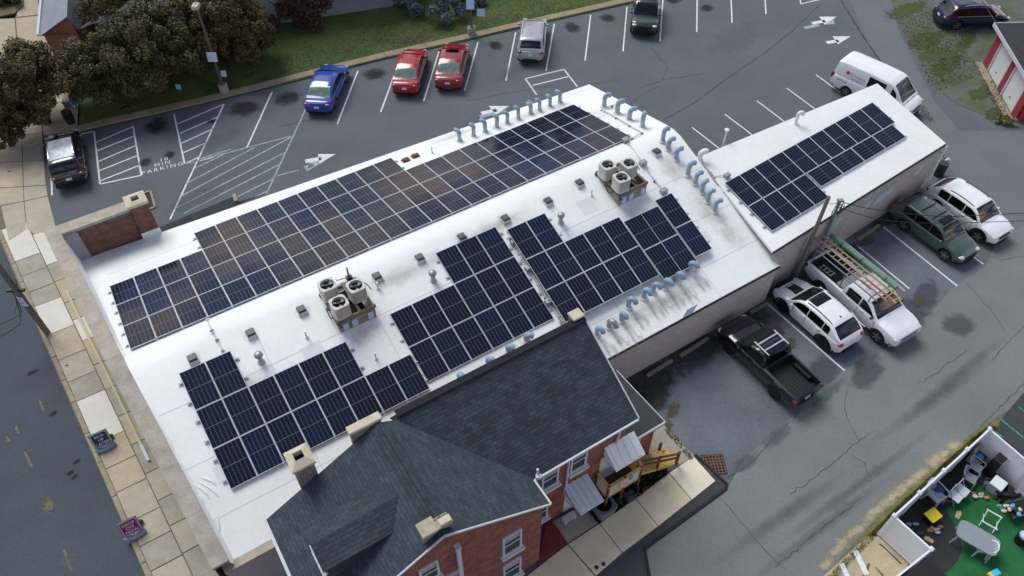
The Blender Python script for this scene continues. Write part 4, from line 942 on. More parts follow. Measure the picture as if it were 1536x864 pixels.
MB().box((0, 0, 0), .3, .22, .22).build('case', M_galv, g, bevel=.01); MB().tube([(0, .1, .1), (-.6, .35, .1), (-.7, .36, .06)], .02, n=8).build('stub', M_cond2, g)
# washes of rust below the near pipes, grime by the end pipes, bright patches of new sealant
for k, (u, v) in enumerate(nearp + [(913, 490)]):
    c = on_roof(u, v); roof_patch(c + B_ * .85 - Z_ * (KN * .85), .16, .8, M_streak, 'rust_streak', False); roof_patch(c + B_ * .9 + A_ * .35 - Z_ * (KN * .9), .22, .6, M_streak, 'rust_streak', False)
    if k in (1, 4, 6, 8): q = c + B_ * .75 + A_ * .35; roof_patch(Vector((q.x, q.y, roof_z(q.dot(B_)))), .22, .42, M_pad, 'sealant_patch', False)
for s, t, rx, ry in ((16.2, -15.7, 3.6, .8), (19.0, -15.6, 2.6, .8), (23.0, -18.5, 1.0, 2.2), (23.2, -16.9, .9, 1.3), (22.8, -21.2, 1.0, 1.4), (19.5, -29.6, 3.6, .6), (15.5, -30.4, 2.6, .5), (8, -21.8, 3, .8), (13, -22.1, 3, .6), (0, -20.0, 2.2, 1.5), (21.5, -29.2, 1.4, .8)):
    roof_patch(B(s, t, roof_z(t)), rx, ry, M_dust, 'roof_grime', t < TR)
for s, t, ln, wd in ((3.2, -20.4, .9, .6), (9.8, -22.0, .7, .5), (17.6, -21.2, .8, .8), (21.6, -17.4, 1.2, .6), (12.2, -16.0, .8, .5), (-1.2, -24.6, .7, .9), (6.4, -30.9, .8, .4), (22.6, -27.0, .6, .9), (-1.6, -17.6, .9, .7)):
    k = KF if t < TR else -KN; Y0 = (B_ + Z_ * k).normalized(); c = B(s, t, roof_z(t)) + Z_ * .007
    MB().quad(*[c + A_ * (i * ln / 2) + Y0 * (j * wd / 2) for i, j in ((-1, -1), (1, -1), (1, 1), (-1, 1))]).build('membrane_patch', M_patchm, bld, world=True)
# ruckled membrane by the parapet
rk = MB()
for k, (pa, pb) in enumerate((((292, 728), (315, 750)), ((296, 722), (330, 748)), ((288, 738), (306, 758)), ((300, 716), (326, 730)), ((316, 766), (330, 800)))):
    P0, P1 = on_roof(*pa), on_roof(*pb); rk.tube([P0.lerp(P1, i / 6) + Z_ * (.0 if i in (0, 6) else .012) + A_ * (.08 * math.sin(PI * i / 6)) for i in range(7)], [.004, .03, .04, .045, .04, .03, .004], n=8)
rk.each('membrane_wrinkle', M_roof, bld, world=True, smooth=60)
# ================================================================== the brick house
M_shing = brick('slate_shingle', s2l(62, 73, 83), s2l(47, 57, 66), s2l(36, 44, 51), .30, .14, .010, .9, .35, .28, nscale=1.5)
M_shing2 = brick('dark_shingle', s2l(55, 65, 75), s2l(41, 50, 58), s2l(29, 36, 42), .30, .14, .010, .9, .35, .28, nscale=1.5)
M_trim = mat('white_trim', s2l(186, 192, 200), .6, var=.07)
M_glass = mat('window_glass', s2l(20, 26, 30), .06, var=0, spec=.6)
M_house = brick('house_brick', s2l(140, 66, 54), s2l(100, 48, 42), s2l(140, 112, 100), .215, .075, .010, .9, .5, .42, nscale=2.2, wash=s2l(176, 128, 108))
M_sill = mat('window_sill', s2l(196, 198, 204), .7, var=.06)
M_alum = mat('awning_white', s2l(226, 229, 231), .5, .0, var=.05, scale=3)
M_alum2 = mat('awning_grey', s2l(192, 202, 210), .5, .0, var=.08, scale=3)
hs = thing('brick_house', 'red brick house with slate-grey shingle roofs pressed against the white-roofed building', 'house', B(4, -11, 0))
W0, W1, RZ, RS, EZ, TF, TNr = -1.0, 7.5, 7.52, 3.5, 5.2, -14.12, -9.45     # main roof: west/east eaves, ridge, far/near rakes
kW, kE = (RZ - EZ) / (RS - W0), (RZ - EZ) / (W1 - RS)
def mz(s): return RZ - (RS - s) * kW if s < RS else RZ - (s - RS) * kE
mr_ = MB()
for s0, s1 in ((W0, RS), (RS, W1)):
    T = .10
    q = [B(s0, TF, mz(s0)), B(s1, TF, mz(s1)), B(s1, TNr, mz(s1)), B(s0, TNr, mz(s0))]; lo = [p - Z_ * T for p in q]
    mr_.add(q + lo, [[0, 3, 2, 1] if s0 < 0 else [0, 3, 2, 1], [4, 5, 6, 7], [0, 1, 5, 4], [1, 2, 6, 5], [2, 3, 7, 6], [3, 0, 4, 7]])
mroof = mr_.build('main_roof', M_shing, hs, world=True)
rc = MB(); rc.bar(B(RS - .15, TF + .1, RZ - .06), B(RS - .15, TNr - .1, RZ - .06), .32, .03, up=Vector((0, 0, 1)) - A_ * .5); rc.bar(B(RS + .15, TF + .1, RZ - .06), B(RS + .15, TNr - .1, RZ - .06), .32, .03, up=Vector((0, 0, 1)) + A_ * .5); rc.build('ridge_vent', M_shing2, mroof, world=True)
# wing roof, falls towards the alley
WR0, WR1, WZ, WE, WT0, WT1 = 4.15, 12.22, 7.22, 5.18, -14.25, -10.55
def wz(t): return WZ - (t - WT0) * (WZ - WE) / (WT1 - WT0)
def main_s(z): return RS + (RZ - z) / kE
q = [B(main_s(WZ), WT0, WZ), B(WR1, WT0, WZ), B(WR1, WT1, WE), B(W1 + .02, WT1, WE)]; lo = [p - Z_ * .1 for p in q]
wrf = MB().add(q + lo, [[0, 3, 2, 1], [4, 5, 6, 7], [0, 1, 5, 4], [1, 2, 6, 5], [2, 3, 7, 6], [3, 0, 4, 7]]).build('wing_roof', M_shing2, hs, world=True)
MB().bar(B(WR0 + .1, WT0 - .02, WZ + .01), B(WR1 + .02, WT0 - .02, WZ + .01), .28, .06).build('ridge_cap', mat('ridge_flashing', s2l(26, 30, 37), .95, var=.15), wrf, world=True)
# walls
hw = MB(); g0 = TNr - .18
E1 = 7.32; E0 = W0 + .2
hw.add([B(E0, g0, -.1), B(E1, g0, -.1), B(E1, g0, mz(E1) - .08), B(RS, g0, RZ - .08), B(E0, g0, mz(E0) - .08)], [[0, 1, 2, 3, 4]])
hw.quad(B(E1, g0, -.1), B(E1, -10.8, -.1), B(E1, -10.8, EZ), B(E1, g0, EZ))
hw.quad(B(E0, g0, -.1), B(E0, TF + .15, -.1), B(E0, TF + .15, EZ - .05), B(E0, g0, EZ - .05))
hw.add([B(E0, TF + .15, -.1), B(E1, TF + .15, -.1), B(E1, TF + .15, mz(E1) - .08), B(RS, TF + .15, RZ - .08), B(E0, TF + .15, mz(E0) - .08)], [[4, 3, 2, 1, 0]])
hw.quad(B(E1, -10.8, -.1), B(12.0, -10.8, -.1), B(12.0, -10.8, WE), B(E1, -10.8, WE))
hw.add([B(12.0, -10.8, -.1), B(12.0, -14.2, -.1), B(12.0, -14.2, WZ - .1), B(12.0, -10.8, WE)], [[0, 1, 2, 3]])
hw.quad(B(5, -14.2, -.1), B(12, -14.2, -.1), B(12, -14.2, WZ - .08), B(5, -14.2, WZ - .08))
hw.build('wall', M_house, hs, world=True)
rk = MB()
rk.bar(B(RS, TNr + .02, RZ - .03), B(W1 + .02, TNr + .02, EZ - .03), .05, .08, up=Z_); rk.bar(B(W0, TNr + .02, EZ - .03), B(RS, TNr + .02, RZ - .03), .05, .08, up=Z_)
rk.bar(B(W1 + .03, TNr, EZ - .06), B(W1 + .03, -10.5, EZ - .06), .08, .12); rk.bar(B(W0 - .04, TF, EZ - .05), B(W0 - .04, TNr, EZ - .05), .1, .12)
rk.each('rake_trim', M_trim, hs, world=True)
MB().bar(B(W1 + .05, WT1 + .05, WE - .06), B(WR1, WT1 + .05, WE - .06), .07, .09).build('gutter', M_trim, hs, world=True)
MB().bar(B(WR1 + .02, WT0, WZ - .05), B(WR1 + .02, WT1, WE - .05), .05, .16).build('end_trim', M_trim, hs, world=True)
# windows: frame with meeting rail, sill, two panes
def window(w, h, c, X, n, parent, shutter=False):
    f = MB(); wd = .085; o = Vector(c) + n * .012
    for (x0, x1, z0, z1) in ((-w / 2, -w / 2 + wd, 0, h), (w / 2 - wd, w / 2, 0, h), (-w / 2 + wd, w / 2 - wd, h - wd, h), (-w / 2 + wd, w / 2 - wd, 0, wd * .7), (-w / 2 + wd, w / 2 - wd, h * .5 - .03, h * .5 + .03)):
        f.box(o + X * ((x0 + x1) / 2) + Z_ * z0 + n * .02, x1 - x0, .07, z1 - z0, ax=(X, n, Z_))
    fr = f.build('window', M_trim, parent, world=True)
    g = MB()
    for z0, z1 in ((wd * .7, h * .5 - .03), (h * .5 + .03, h - wd)):
        g.quad(*[o + X * (i * (w / 2 - wd)) + Z_ * z + n * (.012 if z0 < .3 else .028) for i, z in ((-1, z0), (1, z0), (1, z1), (-1, z1))])
    g.each('pane', M_glass, fr, world=True)
    bl_ = MB(); z1 = h - wd; z0 = z1 - (h * .5 - wd) * .62; bl_.quad(*[o + X * (i * (w / 2 - wd - .01)) + Z_ * z + n * .034 for i, z in ((-1, z0), (1, z0), (1, z1), (-1, z1))]); bl_.build('blind', mat_blind, fr, world=True)
    MB().box(o - Z_ * .14 + n * .07, w + .16, .20, .14, ax=(X, n, Z_)).build('sill', M_sill, fr, world=True)
mat_blind = mat('window_blind', s2l(150, 154, 156), .8, var=.05)
for s, z, w_, h_ in ((6.05, 2.72, .80, 1.50), (6.05, .22, .80, 1.50), (2.86, 4.55, .70, 1.15), (3.6, 2.65, .7, 1.3), (1.2, 2.7, .8, 1.5)):
    window(w_, h_, B(s, g0, z), A_, B_, hs)
window(.75, 1.35, B(E1, -10.22, 3.35), -B_, A_, hs)
for s, z in ((8.45, 3.25), (9.75, 3.35)): window(.76, 1.32, B(s, -10.8, z), A_, B_, hs)
window(.7, 1.25, B(8.1, -10.8, .75), A_, B_, hs)
dp = MB(); dp.box(B(3.93, g0 + .10, 1.5), .14, .14, 4.35, ax=(A_, B_, Z_)); dp.box(B(3.93, g0 + .10, 5.85), .20, .2, .14, ax=(A_, B_, Z_)); dp.build('flue_pipe', M_trim, hs, world=True)
dp = MB(); dp.tube([B(11.55, -10.68, 5.05), B(11.55, -10.7, 4.2), B(11.5, -10.72, 3.6)], .05, n=8); dp.build('downspout', M_trim, hs, world=True, smooth=40)
dp = MB(); dp.tube([B(9.28, -10.5, 5.1), B(9.24, -10.74, 4.85), B(9.24, -10.74, 2.2)], .05, n=8); dp.build('downspout', M_trim, hs, world=True, smooth=40)
dp = MB(); dp.tube([B(7.75, -10.6, 5.2), B(7.75, -10.62, 5.55)], .05, n=8); dp.box(B(7.72, -10.5, 5.16), .2, .16, .14); dp.build('eave_pipe', M_trim, hs, world=True)
# dormer on the street side
dz = 7.0; dr = MB(); rt = -11.5; hd = .86
sf = .05; s_back = RS - (RZ - 7.22) / kW; zf = 7.20
ra, rb = B(sf - .12, rt, zf), B(s_back, rt, 7.24)
for sg in (-1, 1):
    eF = B(sf - .12, rt + sg * hd, zf - .30); sb = RS - (RZ - (zf - .30)) / kW; eB = B(sb, rt + sg * hd, zf - .30)
    q = [ra, rb, eB, eF]; lo = [p - Z_ * .06 for p in q]; dr.add(q + lo, [[0, 1, 2, 3] if sg < 0 else [0, 3, 2, 1], [4, 5, 6, 7], [0, 1, 5, 4], [1, 2, 6, 5], [2, 3, 7, 6], [3, 0, 4, 7]])
dorm = dr.build('dormer_roof', M_shing2, hs, world=True)
dw = MB(); dw.add([B(sf, rt - hd + .1, 5.6), B(sf, rt + hd - .1, 5.6), B(sf, rt + hd - .1, zf - .31), B(sf, rt, zf - .08), B(sf, rt - hd + .1, zf - .31)], [[0, 1, 2, 3, 4]])
for sg in (-1, 1): dw.quad(B(sf, rt + sg * (hd - .1), 5.6), B(2.0, rt + sg * (hd - .1), 5.6), B(2.0, rt + sg * (hd - .1), zf - .31), B(sf, rt + sg * (hd - .1), zf - .31))
dw.build('dormer_cheek', M_shing2, dorm, world=True)
MB().bar(B(sf - .14, rt, zf - .02), B(sf - .14, rt + hd + .02, zf - .32), .04, .14).build('dormer_trim', M_trim, dorm, world=True)
window(.8, .85, B(sf, rt, 5.75), B_, -A_, hs)
# chimneys and stone caps
cm = MB(); cm.prism([B(.45, -14.82, 3), B(1.13, -14.82, 3), B(1.13, -14.16, 3), B(.45, -14.16, 3)], 4.1); c1 = cm.build('chimney', M_speck, hs, world=True)
cap_with_hole(.38, 1.20, -14.90, -14.06, 7.1, .12, .16, M_capc, c1, slope=.16)
cm = MB(); cm.prism([B(2.9, -9.98, 6.6), B(3.86, -9.98, 6.6), B(3.86, -9.66, 6.6), B(2.9, -9.66, 6.6)], 1.2); c2_ = cm.build('chimney', M_speck, hs, world=True)
x = MB(); x.prism([B(2.86, -10.04, 7.8), B(3.40, -10.04, 7.8), B(3.40, -9.54, 7.8), B(2.86, -9.54, 7.8)], .12); x.prism([B(3.404, -9.82, 7.8), B(3.90, -9.82, 7.8), B(3.90, -9.56, 7.8), B(3.404, -9.56, 7.8)], .08); x.build('chimney_cap', mat('mossy_cap', s2l(160, 157, 134), .9, var=.2, scale=4), c2_, world=True)
MB().prism([B(3.5, -9.80, 7.884), B(3.88, -9.80, 7.884), B(3.88, -9.58, 7.884), B(3.5, -9.58, 7.884)], .10).build('cap_block', M_capc, c2_, world=True)
x = MB(); x.prism([B(2.5, -14.46, 7.5), B(3.72, -14.46, 7.5), B(3.72, -14.14, 7.5), B(2.5, -14.14, 7.5)], .14); x.build('gable_coping', M_capc, hs, world=True, bevel=.03); x = MB(); x.prism([B(2.56, -14.42, 6.4), B(3.66, -14.42, 6.4), B(3.66, -14.16, 6.4), B(2.56, -14.16, 6.4)], 1.09); x.build('gable_stack', M_speck, hs, world=True)
x = MB(); x.prism([B(11.78, -14.66, 5), B(12.2, -14.66, 5), B(12.2, -14.3, 5), B(11.78, -14.3, 5)], 2.3); c3 = x.build('chimney', M_speck, hs, world=True); MB().prism([B(11.74, -14.7, 7.3), B(12.25, -14.7, 7.3), B(12.25, -14.26, 7.3), B(11.74, -14.26, 7.3)], .1).build('chimney_cap', M_capc, c3, world=True, bevel=.02)
# low flat-roofed addition
ad = MB(); a0, a1 = 12.03, 13.75
ad.prism([B(a0, -13.6, 0), B(a1, -13.6, 0), B(a1 + .1, -10.95, 0), B(a0, -10.95, 0)], 3.0); ad.build('addition_wall', M_house, hs, world=True)
MB().prism([B(a0 - .01, -13.75, 3.02), B(a1 + .12, -13.75, 3.02), B(a1 + .25, -10.72, 3.02), B(a0 - .01, -10.72, 3.02)], .12).build('addition_roof', mat('flat_roof_felt', s2l(52, 57, 62), .9, var=.12), hs, world=True)
tr = MB(); tr.bar(B(a0, -10.69, 3.05), B(a1 + .27, -10.69, 3.05), .07, .14); tr.bar(B(a1 + .27, -10.69, 3.05), B(a1 + .14, -13.75, 3.05), .06, .12); tr.each('addition_trim', M_trim, hs, world=True)
window(.62, 1.0, B(12.75, -10.94, 1.5), A_, B_, hs)
MB().box(B(11.35, -10.80, .95), .86, .05, 2.0, ax=(A_, B_, Z_)).build('door', M_trim, hs, world=True)
MB().box(B(9.7, -10.80, .05), .86, .05, 2.0, ax=(A_, B_, Z_)).build('door', M_trim, hs, world=True)

# awnings
def awning(label, s0, s1, tw, to, zw, zo, m, drop, parent_side=True):
    a = thing('door_awning', label, 'awning', B((s0 + s1) / 2, tw, zw), group='metal door awnings of the brick house')
    n = 9; mb = MB()
    for k in range(n):
        x0, x1 = s0 + (s1 - s0) * k / n, s0 + (s1 - s0) * (k + 1) / n; h = .035 if k % 2 else 0
        q = [B(x0, tw, zw + h), B(x1, tw, zw + h), B(x1, to, zo + h), B(x0, to, zo + h)]; lo = [p - Z_ * .03 for p in q]
        mb.add(q + lo, [[0, 3, 2, 1], [4, 5, 6, 7], [0, 1, 5, 4], [1, 2, 6, 5], [2, 3, 7, 6], [3, 0, 4, 7]])
    mb.build('awning_sheet', m, a, world=True)
    sd_ = MB()
    for s in (s0 + .01, s1 - .01): sd_.add([B(s, tw, zw - .03), B(s, to, zo - .03), B(s, to, zo - drop), B(s, tw, zw - .55)], [[0, 1, 2, 3]])
    sd_.each('side_panel', m, a, world=True); MB().bar(B(s0, to + .01, zo - drop / 2), B(s1, to + .01, zo - drop / 2), .02, drop).build('valance', m, a, world=True)
    br = MB()
    for s in (s0 + .06, s1 - .06): br.tube([B(s, tw + .02, zw - 1.0), B(s, to - .05, zo - .08)], .018, n=6)
    br.each('bracket', M_trim, a, world=True)
awning('white ribbed metal awning over the timber deck', 11.0, 12.42, -10.78, -9.98, 3.72, 3.20, M_alum, .12)
awning('grey-blue ribbed metal awning over the lower door', 9.16, 10.28, -10.78, -9.62, 2.42, 2.12, M_alum2, .10)
# timber deck with stair
M_ylw = mat('yellow_timber', s2l(188, 158, 86), .8, var=.2, scale=5, fine=.1)
M_brown = mat('brown_timber', s2l(98, 66, 46), .85, var=.25, scale=5)
M_deckd = mat('deck_brown', s2l(72, 52, 40), .9, var=.25, scale=4)
M_lat = mat('lattice_white', s2l(208, 204, 196), .7, var=.06)
dk = thing('timber_deck', 'small yellow timber deck with white lattice rails and stair under the white awning', 'deck', B(11.6, -10.3, 0))
D0, D1, DT0, DT1, DZ = 10.80, 12.44, -10.78, -9.98, .95
fl = MB()
for k in range(9): t = DT0 + (DT1 - DT0) * (k + .5) / 9; fl.bar(B(D0, t, DZ), B(D1, t, DZ), .082, .035)
fl.each('deck_board', M_deckd, dk, world=True)
ps = MB()
for s, t in ((D0, DT0 + .06), (D0, DT1), (D1, DT1), (D0 + .8, DT1)): ps.bar(B(s, t, 0), B(s, t, 2.06), .09, .09, up=A_)
ps.each('deck_post', M_brown, dk, world=True)
tr = MB(); RT = 2.02
tr.bar(B(D0, DT0, RT), B(D0, DT1, RT), .12, .05); tr.bar(B(D0 - .05, DT1, RT), B(D1 + .05, DT1, RT), .12, .05); tr.bar(B(D1, DT1, RT), B(D1 + .12, DT1 - .3, RT), .12, .05)
for z in (1.1,): tr.bar(B(D0, DT0, z), B(D0, DT1, z), .05, .09); tr.bar(B(D0, DT1, z), B(D1, DT1, z), .05, .09)
tr.each('hand_rail', M_ylw, dk, world=True)
lt = MB()
def lattice(p, q, z0, z1, mb, off):
    p, q = Vector(p), Vector(q); d = (q - p); ln = d.length; d.normalize(); n = Vector((-d.y, d.x, 0)); h = z1 - z0; k = -h
    while k < ln:
        for sg in (1, -1):
            a0, b0 = (k, k + h)
            x0, x1 = max(0, a0), min(ln, b0)
            if x1 - x0 < .03: continue
            za, zb = z0 + (x0 - a0), z0 + (x1 - a0)
            if sg < 0: za, zb = z1 - (x0 - a0), z1 - (x1 - a0)
            mb.bar(p + d * x0 + Z_ * za + n * (off + sg * .006), p + d * x1 + Z_ * zb + n * (off + sg * .006), .008, .036, up=n.cross(d))
        k += .095
lattice(B(D0, DT0), B(D0, DT1), 1.12, 1.98, lt, 0); lattice(B(D0, DT1), B(D1, DT1), 1.12, 1.98, lt, 0)
lo_ = lt.build('lattice', M_lat, dk, world=True); lo_['kind'] = 'stuff'
bt = MB(); bt.add([B(11.3, DT1 + .05, 1.95), B(11.75, DT1 + .05, 1.95), B(11.7, DT1 + .14, 1.45), B(11.35, DT1 + .12, 1.5)], [[0, 1, 2, 3]]); bt.build('pink_cloth', mat('cloth_pink', s2l(214, 150, 150), .9, var=.1), dk, world=True)
bt = MB(); bt.add([B(11.78, DT1 + .05, 1.92), B(12.0, DT1 + .05, 1.92), B(11.96, DT1 + .08, 1.66), B(11.82, DT1 + .08, 1.66)], [[0, 1, 2, 3]]); bt.build('blue_cloth', mat('cloth_blue', s2l(70, 130, 200), .9, var=.1), dk, world=True)
stp = MB(); n = 7
S0, S1 = D1 + .05, 14.75
for k in range(n):
    f = (k + .5) / n; s = S0 + (S1 - S0) * f; z = DZ * (1 - f) + .04; sh = .25 * f
    stp.prism([B(s - .17, -10.95 + sh, z), B(s + .17, -10.95 + sh + .02, z), B(s + .17, -10.28 + sh + .02, z), B(s - .17, -10.28 + sh, z)], .04)
stp.each('stair_tread', M_ylw, dk, world=True)
sg = MB()
for t in (-10.98, -10.25): sg.bar(B(S0, t, DZ - .12), B(S1, t + .25, .02), .05, .2)
sg.each('stringer', M_ylw, dk, world=True)
sr = MB(); sr.bar(B(S0, -10.25, 1.95), B(S1 - .15, -10.0, 1.0), .06, .10); sr.bar(B(S0, -10.25, 1.62), B(S1 - .15, -10.0, .66), .05, .12); sr.bar(B(S1 - .12, -10.0, 0), B(S1 - .12, -10.0, 1.12), .1, .1, up=A_); sr.bar(B((S0 + S1) / 2, -10.13, .4), B((S0 + S1) / 2, -10.13, 1.5), .08, .08, up=A_); sr.bar(B(S1 - .3, -10.9, 0), B(S1 - .3, -10.9, .7), .09, .09, up=A_)
sr.each('stair_rail', M_brown, dk, world=True)
# things by the deck
M_can = mat('bin_charcoal', s2l(48, 54, 62), .6, var=.1)
bn = thing('round_bin', 'open round charcoal bin on the ivy below the timber deck', 'bin', at(943, 746, 0))
MB().lathe([(.24, 0), (.27, .1), (.31, .72), (.34, .74), (.34, .78), (.30, .78), (.27, .2)], n=24, caps=False).build('tub', M_can, bn, smooth=40); MB().lathe([(.27, .22), (.001, .22)], n=20, caps=False).build('bin_inside', M_hole, bn); lb = MB()
for k in range(5): lb.ico((random.uniform(-.12, .12), random.uniform(-.12, .12), .34 + random.uniform(0, .1)), .10, sc=(1.3, .8, .6))
lb.each('rubbish_bag', mat('bag_grey', s2l(120, 128, 140), .4, var=.2), bn, smooth=60)
TBS = 1.0
tb = thing('square_planter', 'large square grey plastic tub with a round black opening beside the lower awning', 'tub', B(10.72, -10.0, 0), YAW)
n = 32; ring = []
for k in range(n):
    a = 2 * PI * k / n; e = 4.5; ring.append((math.copysign(abs(math.cos(a)) ** (2 / e), math.cos(a)), math.copysign(abs(math.sin(a)) ** (2 / e), math.sin(a))))
mb = MB(); vs = [Vector((x * r, y * r, z)) for r, z in ((.40, 0), (.42, .08), (.44, .50), (.46, .52), (.46, .60), (.43, .63)) for x, y in ring]; vs += [Vector((math.cos(2 * PI * k / n) * r, math.sin(2 * PI * k / n) * r, z)) for r, z in ((.34, .62), (.31, .3), (.01, .28)) for k in range(n)]
mb.add(vs, [[i * n + k, i * n + (k + 1) % n, (i + 1) * n + (k + 1) % n, (i + 1) * n + k] for i in range(8) for k in range(n)], None)
mb.build('shell', mat('tub_grey', s2l(92, 100, 108), .55, var=.08), tb, smooth=40)
mb = MB(); mb.lathe([(.335, .60), (.30, .305), (.001, .30)], n=28, caps=False); mb.build('dark_lining', M_hole, tb, smooth=40)
g = thing('pale_pipe', 'pale plastic pipe lying over the ivy beside the round bin', 'pipe', at(948, 735, .1)); MB().tube([at(935, 716, .25), at(948, 730, .15), at(961, 742, .08)], .04, n=8).build('pipe', M_whitepvc, g, world=True, smooth=40)
g = thing('white_bench', 'small white step beside the lower door', 'step', B(9.3, -10.4, 0), YAW); MB().box((0, 0, .26), .6, .3, .05).build('seat', M_trim, g, bevel=.01); MB().box((-.25, 0, 0), .05, .26, .26).build('leg', M_trim, g); MB().box((.25, 0, 0), .05, .26, .26).build('leg', M_trim, g)
gr = thing('drain_grate', 'rusty square drain grate by the end of the front walk', 'drain', at(1071, 697, .005), YAW - .5)
fr = MB(); 
for k in range(7): fr.box((-.42 + k * .14, 0, 0), .05, .84, .035)
for k in range(7): fr.box((0, -.42 + k * .14, .0015), .84, .045, .030)
fr.build('bars', mat('grate_rust', s2l(104, 78, 68), .8, .2, var=.25, scale=6), gr); MB().box((0, 0, -.004), .96, .96, .012).build('pit', M_hole, gr)
for u, v in ((895, 851), (905, 846)):
    g = thing('cleanout_cap', f'dark round cleanout cap in the front walk, the {"left" if u < 900 else "right"} of two', 'cap', at(u, v, .05), group='cleanout caps in the front walk'); MB().lathe([(.085, 0), (.085, .012), (.06, .016)], n=16).build('lid', M_black, g)
wg = thing('window_well', 'tan-framed dark grate in the asphalt behind the brick chimney', 'grate', at(224, 300, 0)); mb = MB()
q = px([(214, 291), (226, 287), (233, 311), (221, 315)], .02)
for i in range(4): mb.bar(q[i], q[(i + 1) % 4], .12, .12)
mb.build('frame', M_curb, wg, world=True); MB().sheet([p - Z_ * .0 for p in q]).build('grate', M_fascia, wg, world=True)
ground('areaway', [(228, 345), (350, 295), (358, 302), (400, 290), (240, 352)], .012, M_dark)  # shade of the recessed strip painted as a flat dark sheet
MB().prism(px([(349, 294), (354, 292), (358, 303), (352, 305)], 0), .16).build('areaway_kerb', M_curb)['kind'] = 'structure'

# ivy and weeds: small leaf blades
def blades(name, polys, h, m, z=.02, wd=.03, label=None, lean=.5):
    """many small leaf blades scattered over polygons given in survey pixels"""
    V = []; F = []
    for poly, cnt in polys:
        P = [at(u, v, z) for u, v in poly]; tri = [(P[0], P[i], P[i + 1]) for i in range(1, len(P) - 1)]
        ar = np.array([((b - a).cross(c - a)).length for a, b, c in tri]); ar = ar / ar.sum()
        for i in RNG.choice(len(tri), cnt, p=ar):
            a, b, c = tri[i]; r1, r2 = RNG.random(2)
            if r1 + r2 > 1: r1, r2 = 1 - r1, 1 - r2
            p = a + (b - a) * r1 + (c - a) * r2; th = RNG.random() * 2 * PI; d = Vector((math.cos(th), math.sin(th), 0)); q = Vector((-d.y, d.x, 0)); hh = h * (.5 + RNG.random()); ww = wd * (.5 + RNG.random())
            k = len(V); t = p + Z_ * hh + q * (hh * lean * RNG.random())
            V += [p - d * ww * .5, p + d * ww * .5, p + Z_ * hh * .55 + d * ww + q * hh * .2, t, p + Z_ * hh * .55 - d * ww + q * hh * .2]; F.append([k, k + 1, k + 2, k + 3, k + 4])
    o = MB().add(V, F).build(name, m); o['kind'] = 'stuff'
    return o
def leafmat(name, c1, c2, sc=3.0, c3=None):
    m = mat(name, c1, .75, col2=c2, scale=sc, var=.3, detail=3); return m
M_ivy = leafmat('ivy_leaf', s2l(52, 70, 40), s2l(26, 38, 24))
M_verge = leafmat('verge_grass', s2l(124, 128, 62), s2l(68, 88, 36), .8)
M_lawnb = leafmat('lawn_blade', s2l(104, 108, 58), s2l(60, 92, 42), .35)
M_weed = leafmat('weed_blade', s2l(132, 130, 78), s2l(84, 96, 48), .8)
blades('ivy', [([(880, 764), (897, 784), (953, 748), (1002, 710), (996, 692), (955, 676), (905, 712)], 3200)], .16, M_ivy, wd=.07, lean=.9)
blades('verge_grass', [([(1215, 890), (1310, 796), (1355, 752), (1420, 692), (1478, 642), (1494, 640), (1484, 650), (1343, 776), (1316, 802), (1230, 895)], 12000)], .09, M_verge, wd=.022)
blades('lawn_grass', [([(125, 195), (300, 155), (480, 108), (700, 57), (945, 2), (700, -20), (400, 10), (200, 60), (120, 120)], 42000)], .04, M_lawnb, z=.06, wd=.022)
blades('weeds', [([(1345, 30), (1400, 15), (1470, 60), (1410, 85), (1365, 75)], 1500), ([(1375, 95), (1450, 80), (1480, 110), (1400, 140)], 1100), ([(1470, 120), (1500, 180), (1515, 185), (1495, 120)], 500), ([(1000, 640), (1030, 672), (1040, 690), (1034, 690), (996, 645)], 220), ([(960, 590), (1010, 565), (1000, 558), (955, 580)], 120), ([(1395, 275), (1440, 330), (1430, 335), (1385, 290)], 260), ([(1370, 135), (1400, 180), (1395, 185), (1365, 140)], 200)], .07, M_weed, z=.02, wd=.025)
# ================================================================== vehicles
M_tyre = mat('tyre_rubber', s2l(26, 26, 28), .85, var=.1); M_rim = mat('alloy_rim', s2l(150, 154, 160), .35, .8, var=.05); M_rimdk = mat('black_rim', s2l(34, 35, 37), .4, .5, var=.05)
M_vglass = mat('vehicle_glass', s2l(16, 22, 22), .04, var=0, spec=.7); M_vtint = mat('tinted_glass', s2l(8, 9, 10), .05, var=0, spec=.6)
M_trimb = mat('black_trim', s2l(17, 18, 20), .6, var=.1); M_chrome = mat('chrome', s2l(190, 194, 198), .2, .9, var=0); M_lampr = mat('tail_lamp', s2l(140, 22, 26), .2, var=.05, coat=1); M_lampw = mat('head_lamp', s2l(190, 196, 196), .12, var=.05, coat=1); M_plate = mat('number_plate', s2l(205, 212, 222), .5, var=.05)
def smooth_interp(tab, x):
    xs = [p[0] for p in tab]; ys = [p[1] for p in tab]
    if x <= xs[0]: return ys[0]
    if x >= xs[-1]: return ys[-1]
    for i in range(len(xs) - 1):
        if x <= xs[i + 1]:
            f = (x - xs[i]) / (xs[i + 1] - xs[i]); f = f * f * (3 - 2 * f) * .5 + f * .5; return ys[i] + (ys[i + 1] - ys[i]) * f
M_rglass = mat('rear_glass_reflection', s2l(98, 118, 114), .08, var=.35, scale=4, spec=.6)  # bright sky reflection painted into the rear window colour
